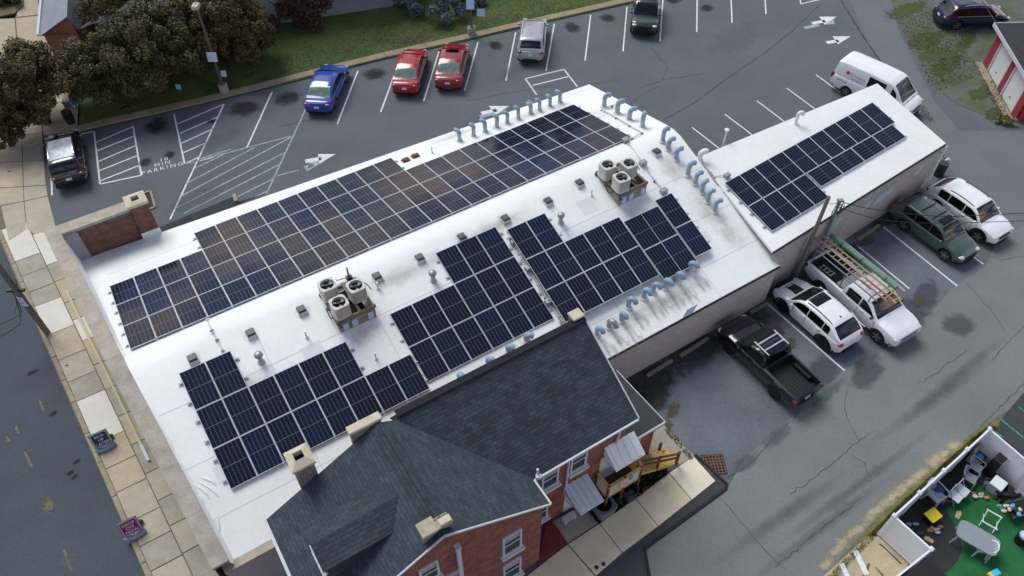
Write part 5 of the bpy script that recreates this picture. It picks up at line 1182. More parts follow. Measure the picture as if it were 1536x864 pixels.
class Car:
    """local frame: +x forward, +y left, origin on the ground between the axles.
    top: deck/bonnet profile (x, z); roof: (x, z) glasshouse profile from rear belt to front belt"""
    def __init__(s, name, label, cat, L, W, wb, fo, top, roof, belt, col, glass=None, tyre_r=.33, zb=.20, group=None, cut_bed=None, taper=.12, tumble=.20, clad=None, rim=None, side=((.0, 1.0),), round_f=.22, round_r=.16):
        s.W, s.wb, s.belt, s.roof, s.tumble, s.tr = W, wb, belt, roof, tumble, tyre_r
        s.xf = wb / 2 + fo; s.xr = s.xf - L; s.top = top; s.taper = taper; s.rf, s.rr = round_f, round_r; s.zb = zb
        s.t = thing(name, label, cat, group=group); s.col = col; s.glass = glass or M_vglass
        # lower body
        n = 44; st = [s.xr + L * (.5 - .5 * math.cos(PI * i / n)) for i in range(n + 1)]; V = []; m = 14
        for x in st:
            w = s.hw(x); zt = smooth_interp(top, x); z0 = s.z0(x); cr_ = .025 * w
            prof = [(0, z0), (.80, z0), (.93, z0 + .05), (.985, z0 + (zt - z0) * .28), (1.0, z0 + (zt - z0) * .55), (.985, z0 + (zt - z0) * .80), (.955, zt - .05), (.90, zt - .012), (.62, zt + cr_ * .6), (0, zt + cr_)]
            ring = [(w * a, z) for a, z in prof] + [(-w * a, z) for a, z in prof[-2:0:-1]]
            V += [Vector((x, y, z)) for y, z in ring]; m = len(ring)
        F = [[i * m + k, i * m + (k + 1) % m, (i + 1) * m + (k + 1) % m, (i + 1) * m + k] for i in range(n) for k in range(m)] + [list(range(m)), [n * m + k for k in range(m)][::-1]]
        mb = MB().add(V, F); tmp = mb.build('body', col, None)
        bmf(tmp.data)
        cut = MB(); ar = tyre_r * 1.20
        for sx in (1, -1):
            for sy in (1, -1): cut.lathe([(ar, -.22), (ar, .30)], (sx * wb / 2, sy * W / 2, tyre_r), n=28, ax=(Vector((1, 0, 0)), Vector((0, 0, 1)) * -1, Vector((0, 1, 0))))
        if cut_bed: x0, x1, yw, z = cut_bed; cut.box(((x0 + x1) / 2, 0, z), x1 - x0, yw * 2, 2.0)
        cu = cut.build('cut', M_trimb, None); bmf(cu.data)
        md = tmp.modifiers.new('b', 'BOOLEAN'); md.object = cu; md.operation = 'DIFFERENCE'; md.solver = 'EXACT'
        bpy.context.view_layer.update(); dg = bpy.context.evaluated_depsgraph_get(); me = bpy.data.meshes.new_from_object(tmp.evaluated_get(dg))
        bpy.data.objects.remove(cu); bpy.data.objects.remove(tmp)
        me.polygons.foreach_set('use_smooth', [True] * len(me.polygons)); me.set_sharp_from_angle(angle=math.radians(32))
        me.materials.clear(); me.materials.append(col)
        s.body = bpy.data.objects.new('body', me); C.objects.link(s.body); s.body.parent = s.t; me.name = 'body'
        s.cabin(); s.wheels(rim or M_rim, clad)
    def hw(s, x):
        d1 = s.xf - x; d0 = x - s.xr; w = s.W / 2
        f = 1 - s.rf * max(0, 1 - d1 / .75) ** 2.2; r = 1 - s.rr * max(0, 1 - d0 / .6) ** 2.2
        return w * f * r
    def z0(s, x):
        d1 = s.xf - x; d0 = x - s.xr
        return s.zb + .16 * max(0, 1 - d1 / .5) ** 2 + .18 * max(0, 1 - d0 / .5) ** 2
    def rz(s, x): return smooth_interp(s.roof, x)
    def cw(s, x, z):
        """half width of the glasshouse at height z"""
        b = min(s.hw(x) * .93, s.W / 2 * .93); return b - max(0, z - s.belt) * s.tumble
    def cabin(s):
        x0, x1 = s.roof[0][0], s.roof[-1][0]; n = 36; V = []; m = None
        for i in range(n + 1):
            x = x0 + (x1 - x0) * i / n; zr_ = max(s.rz(x), s.belt - .03); h = zr_ - s.belt; ed = min(.09, max(.01, h * .2))
            wl_ = s.cw(x, s.belt); wm = s.cw(x, s.belt + max(h - ed, 0) ); wt = wm - ed * .9
            ring = [(wl_, s.belt - .10), (wl_, s.belt), (wm, s.belt + max(h - ed, 0)), (wm - ed * .3, s.belt + max(h - ed * .35, 0)), (wt, zr_), (wt * .5, zr_ + .022), (0, zr_ + .028)]
            ring = ring + [(-y, z) for y, z in ring[-2::-1]]; m = len(ring); V += [Vector((x, y, z)) for y, z in ring]
        F = [[i * m + k, (i + 1) * m + k, (i + 1) * m + k + 1, i * m + k + 1] for i in range(n) for k in range(m - 1)]; F += [list(range(m)), [n * m + k for k in range(m)][::-1]]
        mb = MB().add(V, F); o = mb.build('roof_shell', s.col, s.t, smooth=38); bmf(o.data); o.data.set_sharp_from_angle(angle=math.radians(38)); s.shell = o
    def roofpt(s, x, y):
        zr_ = s.rz(x); h = zr_ - s.belt; ed = min(.09, max(.01, h * .2)); wt = s.cw(x, s.belt + h - ed) - ed * .9
        f = min(1, abs(y) / max(wt, .01)); return zr_ + .028 * (1 - f * f) if f < 1 else zr_
    def glass_top(s, name, xa, xb, fy=.93, m=None, off=.010, trim0=0.0, trim1=0.0):
        """pane following the roof profile between xa and xb (windscreen, rear window, sunroof)"""
        nx, ny = 8, 8; V = []
        for i in range(nx + 1):
            x = xa + (xb - xa) * i / nx; zr_ = s.rz(x); h = max(zr_ - s.belt, .0); ed = min(.09, max(.01, h * .2)); wt = (s.cw(x, s.belt + max(h - ed, 0)) - ed * .9) * fy
            e = .02; sl = (s.rz(x + e) - s.rz(x - e)) / (2 * e); nrm = Vector((-sl, 0, 1)).normalized()
            for j in range(ny + 1):
                y = wt * (2 * j / ny - 1); V.append(Vector((x, y, s.roofpt(x, y))) + nrm * off)
        return MB().add(V, [[i * (ny + 1) + j, (i + 1) * (ny + 1) + j, (i + 1) * (ny + 1) + j + 1, i * (ny + 1) + j + 1] for i in range(nx) for j in range(ny)]).build(name, m or s.glass, s.t, smooth=60)
    def glass_side(s, xa, xb, m=None, lo=.035, hi=.10, off=.010, sides=(1, -1)):
        for sy in sides:
            V = []; nx, nz = 10, 3
            for i in range(nx + 1):
                x = xa + (xb - xa) * i / nx; zt = s.rz(x) - hi; zl = s.belt + lo; zt = max(zt, zl + .012)
                for j in range(nz + 1):
                    z = zl + (zt - zl) * j / nz; V.append(Vector((x, sy * (s.cw(x, z) + off), z)))
            MB().add(V, [[i * (nz + 1) + j, (i + 1) * (nz + 1) + j, (i + 1) * (nz + 1) + j + 1, i * (nz + 1) + j + 1] for i in range(nx) for j in range(nz)]).build('side_window', m or s.glass, s.t, smooth=60)
    def wheels(s, rim, clad):
        r = s.tr; w = .21
        for sx in (1, -1):
            for sy in (1, -1):
                c = Vector((sx * s.wb / 2, sy * (s.W / 2 - .125), r)); ax = (Vector((1, 0, 0)), Vector((0, 0, -1)), Vector((0, 1, 0)))
                o = MB().lathe([(r * .66, -w / 2), (r * .95, -w / 2), (r, -w / 2 + .03), (r, w / 2 - .03), (r * .95, w / 2), (r * .66, w / 2)], c, n=26, ax=ax).build('wheel', M_tyre, s.t, smooth=40)
                rb = MB(); e = sy * w / 2
                rb.lathe([(r * .67, e * .98), (r * .62, e * 1.02), (r * .60, e * .8)], c, n=26, ax=ax, caps=False)
                for k in range(5):
                    a = 2 * PI * k / 5 + .3; d = Vector((math.cos(a), 0, math.sin(a))); rb.bar(c + Vector((0, e * .95, 0)) + d * (r * .06), c + Vector((0, e * .98, 0)) + d * (r * .62), .07, .03, up=Vector((0, 1, 0)))
                rb.lathe([(r * .16, e * .9), (r * .14, e * 1.04)], c, n=12, ax=ax); rb.build('rim', rim, o)
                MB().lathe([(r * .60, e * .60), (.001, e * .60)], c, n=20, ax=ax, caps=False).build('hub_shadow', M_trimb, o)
                if clad:
                    ab = MB(); R1, R2 = r * 1.19, r * 1.19 + .085; nn_ = 16; yy = sy * (s.W / 2 + .004); V = []
                    for k in range(nn_ + 1):
                        a = -.25 + (PI + .5) * k / nn_
                        for R_, y in ((R1, yy - sy * .10), (R1, yy), (R2, yy), (R2, yy - sy * .10)): V.append(Vector((c.x + R_ * math.cos(a), y, r + R_ * math.sin(a))))
                    ab.add(V, [[k * 4 + q, (k + 1) * 4 + q, (k + 1) * 4 + (q + 1) % 4, k * 4 + (q + 1) % 4] for k in range(nn_) for q in range(4)]); ab.build('arch_cladding', clad, s.t, smooth=40)
    def blob(s, name, c, sx, sy, sz, m, parent=None, e=1.0):
        return MB().ico(c, 1.0, seg=14, rings=8, sc=(sx, sy, sz)).build(name, m, parent or s.t, smooth=60)
    def mirrors(s, x, m=None):
        for sy in (1, -1):
            y = sy * (s.W / 2 + .07); mb = MB().ico((x, y, s.belt + .06), 1, seg=10, rings=6, sc=(.07, .11, .075)); mb.bar(Vector((x + .02, sy * (s.hw(x) * .9), s.belt + .0)), Vector((x, y, s.belt + .03)), .05, .05); mb.build('mirror', m or s.col, s.t, smooth=60)
    def lamps_front(s, z=.64, w=.34, inset=.06, m=None, h=.055, dx=.17):
        for sy in (1, -1):
            x = s.xf - dx; y = sy * (s.hw(x) - w * .42); s.blob('headlight', (x, y, z), .16, w / 2, h, m or M_lampw)
    def lamps_rear(s, z=.85, w=.34, h=.09, dx=.10, m=None, dz=.13):
        for sy in (1, -1):
            x = s.xr + dx; y = sy * (s.hw(x) - w * .40); s.blob('tail_light', (x, y, z), dz, w / 2, h, m or M_lampr)
    def grille(s, z=.55, w=.9, h=.18, m=None, dx=.02):
        x = s.xf - dx; mb = MB().box((x, 0, z - h / 2), .06, w, h); mb.build('grille', m or M_trimb, s.t, bevel=.015)
    def plate(s, x, z, tilt=.0):
        mb = MB().box((x, 0, z), .02, .31, .155); mb.build('number_plate', M_plate, s.t)
    def bumper(s, rear=True, z=.28, h=.2, m=None, k=.92):
        x = s.xr if rear else s.xf; sg = 1 if rear else -1; V = []; n = 12; w = s.W / 2 * k
        mb = MB()
        for i in range(n):
            y0, y1 = -w + 2 * w * i / n, -w + 2 * w * (i + 1) / n; f = lambda y: x + sg * (.30 * (abs(y) / w) ** 3) - sg * .025
            mb.bar(Vector((f(y0), y0, z)), Vector((f(y1), y1, z)), .07, h)
        mb.build('bumper', m or M_trimb, s.t, smooth=50)
    def handles(s, xs, m=None, z=None):
        for sy in (1, -1):
            for x in xs:
                zz = z or s.belt - .10; mb = MB().box((x, sy * (s.hw(x) * .985 + .008), zz), .20, .03, .035); mb.build('door_handle', m or s.col, s.t, bevel=.006)
    def seams(s, xs):
        for sy in (1, -1):
            for x in xs:
                mb = MB(); zt = s.belt - .03; z0 = s.z0(x) + .08; w = s.hw(x); pts = [(x, sy * (w * a + .003), z0 + (zt - z0) * f) for a, f in ((.985, .28), (1.0, .55), (.985, .8), (.962, .97))]
                for i in range(3): mb.bar(Vector(pts[i]), Vector(pts[i + 1]), .012, .006, up=Vector((0, sy, 0)))
                mb.build('door_seam', M_trimb, s.t)
    def rails(s, xa, xb, m=None, fy=.86, lift=.045, wd=.04):
        for sy in (1, -1):
            P = []
            for k in range(7):
                x = xa + (xb - xa) * k / 6; zr_ = s.rz(x); ed = .09; wt = (s.cw(x, zr_ - ed) - ed * .9); P.append(Vector((x, sy * wt * fy / .86 * .93, zr_ + .01 + (lift if 0 < k < 6 else 0))))
            mb = MB().tube(P, wd / 2, n=6); mb.build('roof_rail', m or M_trimb, s.t, smooth=50)
    def place(s, pos, heading): s.t.location = (pos.x, pos.y, .02); s.t.rotation_euler = (0, 0, heading)
    def place_wheel(s, front_px, rear_px, side, heading=None):
        """put the near-side tyres on two surveyed ground points (the middle of them if the wheelbase differs)"""
        F, R = at(*front_px), at(*rear_px); d = (F - R).normalized(); d.z = 0
        if heading is not None: d = Vector((math.cos(heading), math.sin(heading), 0))
        lf = Vector((-d.y, d.x, 0)); c = (F + R) / 2 - lf * side * (s.W / 2 - .06); s.place(c, math.atan2(d.y, d.x))
    def place_ends(s, front, rear, anchor='rear'):
        d = (front - rear); d.z = 0; d.normalize(); c = rear + d * (-s.xr) if anchor == 'rear' else front - d * s.xf; s.place(c, math.atan2(d.y, d.x))
import bmesh
def bmf(me):
    b = bmesh.new(); b.from_mesh(me); bmesh.ops.remove_doubles(b, verts=b.verts, dist=1e-5); bmesh.ops.recalc_face_normals(b, faces=b.faces); b.to_mesh(me); b.free()

def sedan(name, label, L, W, wb, col, group=None, H=1.45, **k):
    fo = .92; xf = wb / 2 + fo; xr = xf - L; belt = .93
    top = [(xr, .78), (xr + .06, .93), (xr + .25, 1.0), (xr + .75, .98), (xr + 1.0, .93), (.4, .92), (wb / 2 - .45, .95), (wb / 2 + .2, .88), (xf - .35, .78), (xf - .10, .68), (xf, .55)]
    roof = [(xr + .42, .93), (xr + .60, 1.0), (xr + 1.35, H - .10), (xr + 1.75, H - .02), (-.15, H), (.35, H - .04), (.62, H - .14), (wb / 2 - .25, .98), (wb / 2 - .12, .92)]
    c = Car(name, label, 'car', L, W, wb, fo, top, roof, belt, col, group=group, **k)
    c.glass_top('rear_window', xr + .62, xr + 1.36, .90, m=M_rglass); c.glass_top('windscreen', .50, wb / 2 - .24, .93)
    c.glass_side(-.02, wb / 2 - .48, c.glass); c.glass_side(-.98, -.08, c.glass); c.glass_side(xr + .92, -1.03, c.glass)
    c.mirrors(wb / 2 - .52); c.lamps_front(); c.lamps_rear(); c.grille(z=.5); c.plate(xr - .005, .62); c.bumper(True, .26, .16); c.bumper(False, .24, .14); c.handles((.1, -.85)); c.seams((.72, -.05, -.95))
    return c
def suv(name, label, L, W, wb, col, H=1.68, belt=1.04, glass=None, group=None, rear_rake=.35, fo=.88, nose=.82, gcat='car', **k):
    xf = wb / 2 + fo; xr = xf - L
    top = [(xr, .80), (xr + .05, belt - .05), (xr + .2, belt), (.3, belt - .01), (wb / 2 - .45, belt + .0), (wb / 2 + .2, belt - .05), (xf - .35, nose + .08), (xf - .10, nose - .05), (xf, .62)]
    roof = [(xr + .10, belt), (xr + .16, belt + .1), (xr + .16 + rear_rake, H - .12), (xr + .32 + rear_rake, H - .04), (-.5, H), (.30, H - .03), (.55, H - .11), (wb / 2 - .22, belt + .04), (wb / 2 - .10, belt - .02)]
    c = Car(name, label, gcat, L, W, wb, fo, top, roof, belt, col, glass=glass, tyre_r=k.pop('tyre_r', .36), zb=.24, group=group, tumble=.17, **k)
    c.glass_top('rear_window', xr + .20, xr + .14 + rear_rake, .90, m=glass); c.glass_top('windscreen', .46, wb / 2 - .22, .93)
    gl = glass or M_vtint
    c.glass_side(0, wb / 2 - .45, gl); c.glass_side(-.95, -.06, gl); c.glass_side(xr + .45 + rear_rake * .6, -1.0, gl)
    c.mirrors(wb / 2 - .48); c.lamps_front(z=nose - .05); c.lamps_rear(z=belt - .10, h=.10); c.grille(z=nose - .16); c.plate(xr - .005, .72); c.bumper(True, .36, .26); c.bumper(False, .34, .2); c.handles((.1, -.82)); c.seams((.75, -.03, -.95))
    return c
def pickup(name, label, L, W, wb, col, H=1.80, belt=1.16, fo=.95, cab_r=-.75, nose=1.02, tyre_r=.39, bed_col=None, roof_l=None, **k):
    xf = wb / 2 + fo; xr = xf - L
    top = [(xr, belt + .02), (cab_r, belt + .03), (.5, belt), (wb / 2 - .55, belt), (wb / 2 + .2, belt - .03), (xf - .35, nose + .04), (xf - .08, nose - .08), (xf, .78)]
    ws0 = wb / 2 - .35; ws1 = ws0 - .80
    roof = [(cab_r - .02, belt), (cab_r + .04, belt + .3), (cab_r + .12, H - .08), (cab_r + .3, H - .01), (.1, H), (ws1 - .15, H - .03), (ws1 + .05, H - .10), (ws0, belt + .03), (ws0 + .12, belt - .03)]
    bed = (xr + .09, cab_r - .10, W / 2 - .17, .66)
    c = Car(name, label, 'pickup truck', L, W, wb, fo, top, roof, belt, col, tyre_r=tyre_r, zb=.34, cut_bed=bed, taper=.08, tumble=.14, round_f=.14, round_r=.04, **k)
    c.glass_top('windscreen', ws1 + .06, ws0 - .02, .93)
    mid = (cab_r + ws0) / 2 - .05
    c.glass_side(mid + .04, ws0 - .22, M_vtint, hi=.11); c.glass_side(cab_r + .22, mid - .04, M_vtint, hi=.11)
    rw = MB(); x = cab_r - .012; yb, yt = c.cw(cab_r, belt) * .80, c.cw(cab_r, H - .2) * .78
    rw.quad(Vector((cab_r + .005 - .03, -yb, belt + .10)), Vector((cab_r - .025, yb, belt + .10)), Vector((cab_r + .065, yt, H - .16)), Vector((cab_r + .065, -yt, H - .16))); rw.build('rear_window', M_vtint, c.t)
    x0, x1, yw, zf = bed; ln = MB(); ln.box(((x0 + x1) / 2, 0, zf + .004), x1 - x0 - .01, yw * 2 - .01, .03)
    for j in range(9): ln.box(((x0 + x1) / 2, -yw + .1 + j * (yw * 2 - .2) / 8, zf + .036), x1 - x0 - .1, .05, .018)
    for sy in (1, -1): ln.box(((x0 + x1) / 2, sy * (yw - .012), zf + .03), x1 - x0 - .02, .016, belt - zf - .05)
    ln.box((x0 + .012, 0, zf + .03), .016, yw * 2 - .06, belt - zf - .05); ln.box((x1 - .012, 0, zf + .03), .016, yw * 2 - .06, belt - zf - .05)
    for sy in (1, -1): ln.box((-wb / 2, sy * (yw - .09), zf + .03), .95, .16, .24)
    ln.build('bed_liner', bed_col or M_trimb, c.t)
    c.bed = bed; c.mirrors(ws0 - .25, M_trimb); c.handles((mid + .25, cab_r + .45)); c.seams((mid, cab_r + .08, ws0 - .05)); c.plate(xr - .005, .62)
    c.bumper(True, .52, .20, k=.9); c.bumper(False, .50, .22, k=.95); c.lamps_rear(z=belt - .18, w=.16, h=.16, dx=.06)
    return c

P_blue = paint('paint_blue', s2l(8, 60, 150), .25); P_red = paint('paint_red', s2l(150, 18, 30), .25); P_red2 = paint('paint_dark_red', s2l(132, 16, 28), .25); P_silver = paint('paint_silver', s2l(168, 174, 180), .3, .5); P_black = paint('paint_black', s2l(10, 11, 14), .2); P_green = paint('paint_grey_green', s2l(74, 92, 88), .3, .3); P_dkgreen = paint('paint_dark_green', s2l(44, 60, 54), .3, .2); P_white = paint('paint_white', s2l(226, 230, 234), .3); P_navy = paint('paint_navy', s2l(14, 24, 62), .22); P_bknavy = paint('paint_black_navy', s2l(8, 11, 20), .22)
# row behind the building
c = sedan('sedan', 'bright blue sedan parked nose-in at the lawn kerb', 4.85, 1.85, 2.85, P_blue); c.place_wheel((520.6, 122.5), (505, 162), -1, heading=math.radians(83.5))
a_ = math.radians(79.5)
c = sedan('sedan', 'bright red sedan with plain roof, left of the two red cars', 4.72, 1.80, 2.70, P_red); c.place_ends(at(626, 82), at(608, 147)); 
MB().box((-.62, 0, 1.44), .12, .03, .06, taper=.5).build('aerial_fin', M_trimb, c.t)
c = sedan('sedan', 'dark red sedan with black sunroof, right of the two red cars', 4.80, 1.84, 2.80, P_red2); c.place_ends(at(689, 67), at(672, 139)); c.glass_top('sunroof', -.10, .32, .62, m=M_vtint); c.bumper(True, .30, .10, M_chrome, k=.8)
c = suv('suv', 'silver SUV parked nose-in at the lawn kerb', 4.72, 1.88, 2.74, P_silver, H=1.70); c.place_ends(at(803, 34), at(795, 98.5)); c.rails(-1.35, .25, M_galv); MB().box((-1.25, 0, 1.69), .14, .03, .07, taper=.5).build('aerial_fin', M_trimb, c.t)
c = suv('suv', 'dark green boxy SUV parked facing out at the top edge', 4.60, 1.94, 2.80, P_dkgreen, H=1.84, belt=1.12, nose=.98, rear_rake=.12, fo=.85, tyre_r=.39, clad=M_trimb); c.place_ends(at(964, 58), at(970, -5), 'front'); c.rails(-1.4, .2, M_trimb)
MB().box((c.xf - .02, 0, .40), .10, 1.5, .34).build('front_guard', M_trimb, c.t, bevel=.03); MB().box((.12, 0, 1.86), .06, 1.2, .06).build('light_bar', M_trimb, c.t)
c = suv('suv', 'black SUV with pale reflective roof parked beside the sidewalk', 4.75, 1.90, 2.75, P_black, H=1.68); c.place_ends(at(101, 198), at(112.5, 285)); c.rails(-1.4, .28, M_chrome); c.glass_top('roof_panel', -1.62, .26, .90, m=mat('pale_roof_panel', s2l(150, 158, 168), .18, .2, var=.35, scale=3))  # pale mottled grey panel laid over the black roof
# navy crossover beyond the lane
c = suv('suv', 'navy blue SUV standing on the rough grass beside the garage', 4.94, 2.0, 2.97, P_navy, H=1.74, rear_rake=.5, tyre_r=.38); c.place_wheel((1491.6, 44), (1431.4, 46), -1); c.rails(-1.3, .3, M_chrome)
mb = MB()
for sy in (-1, 1): mb.tube([Vector((-1.75 + 2.7 * k / 10, sy * (c.cw(-.3, c.belt + .02) + .016), c.belt + .015)) for k in range(11)], .012, n=5)
mb.each('chrome_strip', M_chrome, c.t)
# white passenger van behind the wing
def van():
    L, W, wb, H, belt, fo = 5.55, 2.05, 3.30, 2.16, 1.22, .98; xf = wb / 2 + fo; xr = xf - L
    top = [(xr, belt - .02), (.6, belt), (wb / 2 - .2, belt), (wb / 2 + .25, belt - .05), (xf - .35, 1.08), (xf - .1, .92), (xf, .7)]
    roof = [(xr + .03, belt), (xr + .06, belt + .5), (xr + .14, H - .08), (xr + .4, H), (-.4, H + .02), (.75, H - .02), (1.05, H - .12), (wb / 2 + .28, belt + .02), (wb / 2 + .36, belt - .02)]
    c = Car('passenger_van', 'white passenger van with red and violet lettering parked behind the wing', 'van', L, W, wb, fo, top, roof, belt, P_white, tyre_r=.36, zb=.30, tumble=.09, round_f=.2, round_r=.06)
    c.glass_top('windscreen', 1.06, wb / 2 + .26, .92)
    c.glass_side(1.02, 1.42, M_vtint, lo=.06, hi=.16); c.glass_side(-.55, .62, M_vtint, lo=.06, hi=.20)
    c.mirrors(1.5, M_trimb); c.lamps_front(z=.92, w=.3, h=.12, dx=.2); c.lamps_rear(z=1.05, w=.14, h=.26, dx=.04); c.bumper(True, .46, .26, k=.94); c.bumper(False, .42, .26, k=.94); c.grille(z=.78, w=1.0, h=.14); c.handles((.85, .7), M_trimb); c.seams((.75, -.65, 1.45))
    sk = MB()
    for sy in (1, -1): sk.box((0, sy * (W / 2 - .005), .36), wb - .95, .05, .16)
    sk.each('side_skirt', M_trimb, c.t); st_ = MB()
    for sy in (1, -1): st_.box((0, sy * (W / 2 + .06), .34), wb - 1.1, .14, .05)
    st_.each('running_board', M_galv, c.t)
    for x, y in ((1.98, .35), (1.98, -.35)): MB().box((x, y, smooth_interp(top, x) + .02), .10, .34, .02).build('bonnet_grille', M_trimb, c.t)
    M_livr = mat('livery_red', s2l(196, 40, 72), .5, var=.05); M_livv = mat('livery_violet', s2l(128, 112, 178), .5, var=.05)
    return c, M_livr, M_livv
c, M_livr, M_livv = van(); c.place_wheel((1345, 196), (1258, 128.5), -1, heading=math.radians(-46))
bpy.context.view_layer.update()
yv = -(c.W / 2 + .012)
def side_text(txt, x, z, size, m, ynum=None): 
    o = text_mesh(txt, size, 'livery_lettering', m, (0, 0, 0), (Vector((1, 0, 0)), Vector((0, 0, 1)), Vector((0, -1, 0)))); o.parent = c.t
    o.matrix_basis = Matrix(((1, 0, 0, x), (0, 0, -1, ynum if ynum is not None else yv), (0, 1, 0, z), (0, 0, 0, 1)))
side_text('SERVICE', -2.15, .98, .20, M_livr); side_text('Community', -1.25, 1.60, .22, M_livv, -(c.cw(-1.2, 1.60) + .03)); side_text('Transport', -1.25, 1.38, .20, M_livv, -(c.cw(-1.2, 1.36) + .03)); side_text('on call', .2, .82, .16, M_livv)
lg = MB().ico((-1.95, -(c.cw(-1.9, 1.62) + .012), 1.62), 1, sc=(.11, .015, .13)); lg.build('livery_mark', M_livr, c.t, smooth=60)
# near lot
hd = math.radians(-58)
c = suv('suv', 'white SUV facing the alley at the far end of the near lot', 4.62, 1.86, 2.70, P_white, H=1.64, rear_rake=.55, glass=None, clad=M_trimb); c.place_wheel((1458, 366), (1404, 314), -1, heading=hd); c.rails(-1.2, .3)
c = suv('station_wagon', 'old grey-green station wagon parked between the white SUV and empty stalls', 4.70, 1.76, 2.65, P_green, H=1.58, belt=.98, rear_rake=.5, nose=.76, glass=None); c.place_wheel((1412, 389.5), (1352.5, 345.5), -1, heading=hd); c.rails(-1.5, .35, P_green, fy=.9)
bars = MB()
for x in (-.95, -.25): bars.bar(Vector((x, -.56, 1.63)), Vector((x, .56, 1.63)), .05, .035)
bars.each('cross_bar', M_trimb, c.t); c.glass_top('sunroof', -.02, .38, .7, m=M_vtint)
c = suv('suv', 'white SUV with black bonnet panel and black wheels beside the ladder truck', 4.40, 1.85, 2.67, P_white, H=1.62, rear_rake=.62, clad=M_trimb, rim=M_rimdk, tyre_r=.37); c.place_wheel((1171, 468), (1229.5, 521), 1, heading=math.radians(122)); c.rails(-1.25, .30); c.glass_top('sunroof', -.15, .42, .72, m=M_vtint)
hb = MB(); V = []
for i in range(7):
    x = c.wb / 2 - .18 + .80 * i / 6
    for y in (-.30, .30): V.append(Vector((x, y * (1 - .15 * i / 6), smooth_interp(c.top, x) + .025 * c.hw(x) + .004)))
hb.add(V, [[2 * i, 2 * i + 2, 2 * i + 3, 2 * i + 1] for i in range(6)]).build('bonnet_panel', M_trimb, c.t, smooth=60); MB().box((-1.15, 0, 1.60), .16, .035, .07, taper=.5).build('aerial_fin', M_trimb, c.t)
# ladder pickup
M_bedw = mat('bed_grey', s2l(150, 152, 152), .7, var=.1)
c = pickup('pickup_truck', 'white crew-cab pickup carrying ladders and a green tube on its rack', 5.85, 2.02, 3.65, P_white, bed_col=mat('bed_dark', s2l(44, 45, 47), .8, var=.2), cab_r=-.72); c.place_wheel((1311, 513), (1227, 438), -1, heading=math.radians(-58.5)); c.lamps_front(z=.86, w=.36, h=.11, dx=.14); c.grille(z=.80, w=1.15, h=.34, m=M_chrome); c.bumper(False, .52, .22, M_chrome, k=.97)
st_ = MB()
for sy in (1, -1): st_.tube([Vector((-1.1, sy * 1.03, .42)), Vector((1.15, sy * 1.03, .42))], .05, n=8)
st_.each('running_board', M_chrome, c.t, smooth=40)
bx = MB(); bx.box((-.98, 0, 1.10), .5, 1.6, .16); bx.build('tool_box', M_bedw, c.t, bevel=.02)
rk_ = MB(); RH = 2.02; xr0 = c.xr
for x in (xr0 + .2, -1.0, .62):
    for sy in (1, -1): rk_.bar(Vector((x, sy * .86, 1.15 if x < 0 else 1.72)), Vector((x, sy * .80, RH)), .05, .05, up=Vector((1, 0, 0)))
    rk_.bar(Vector((x, -.82, RH)), Vector((x, .82, RH)), .06, .05)
for sy in (1, -1): rk_.bar(Vector((xr0 + .1, sy * .80, RH + .03)), Vector((.95, sy * .80, RH + .03)), .05, .05)
rk_.build('ladder_rack', M_galv, c.t)
bpy.context.view_layer.update(); tm = c.t.matrix_basis.copy()
def on_truck(p): return tm @ Vector(p)
def ladder(name, label, x0, x1, y0, w, z, m, mr, n):
    p0, p1 = on_truck((x0, y0, z)), on_truck((x1, y0, z)); g = thing(name, label, 'ladder', p0, group='ladders on the pickup rack')
    ra = MB(); rg = MB(); up = Z_
    for dy in (-w / 2, w / 2): ra.bar(on_truck((x0, y0 + dy, z)), on_truck((x1, y0 + dy, z)), .035, .08)
    for k in range(n): x = x0 + (x1 - x0) * (k + .5) / n; rg.bar(on_truck((x, y0 - w / 2, z)), on_truck((x, y0 + w / 2, z)), .035, .035)
    ra.each('ladder_rail', m, g, world=True); rg.each('rung', mr, g, world=True)
M_fib = mat('ladder_yellow', s2l(196, 168, 92), .6, var=.1); M_fibo = mat('ladder_orange', s2l(196, 134, 104), .6, var=.12); M_aluml = mat('ladder_alu', s2l(184, 184, 184), .4, .6, var=.06)
ladder('extension_ladder', 'long yellow fibreglass ladder on the pickup rack, reaching over the windscreen', xr0 - .55, 1.55, -.02, .40, RH + .11, M_fib, M_aluml, 15)
ladder('extension_ladder', 'bare aluminium ladder section lying lower on the pickup rack', xr0 - .9, .35, -.36, .36, RH + .10, M_aluml, M_aluml, 13)
ladder('extension_ladder', 'orange-tipped ladder section over the cab side of the pickup', -.3, 1.25, -.42, .30, RH + .20, M_fibo, M_aluml, 5)
g = thing('conduit_tube', 'fat green tube strapped along the pickup rack', 'tube', on_truck((-1, .45, RH + .16))); MB().tube([on_truck((xr0 - .15, .48, RH + .20)), on_truck((-1.0, .48, RH + .20)), on_truck((.95, .48, RH + .20))], .13, n=18).build('tube', mat('tube_green', s2l(82, 126, 104), .5, var=.08), g, world=True, smooth=40)
bd = MB()
for x in (xr0 + .6, -1.2, .3): bd.tube([on_truck((x, .48, RH + .20)), on_truck((x + .04, .48, RH + .20))], .138, n=18)
bd.each('strap', M_trimb, g, world=True); 
g = thing('conduit_bundle', 'bundle of thin grey pipes beside the green tube', 'pipes', on_truck((-1, .78, RH + .1))); mb = MB()
for k in range(3): mb.tube([on_truck((xr0 + .05, .71 + k * .05, RH + .10)), on_truck((1.25, .71 + k * .05, RH + .10))], .022, n=6)
mb.each('pipe', M_aluml, g, world=True)
g = thing('step_ladder', 'short grey step ladder lying in the pickup bed', 'ladder', on_truck((-2.2, -.45, .9))); mb = MB()
for dy in (-.16, .16): mb.bar(on_truck((-2.6, -.4 + dy, 1.0)), on_truck((-1.75, -.4 + dy, 1.05)), .03, .05)
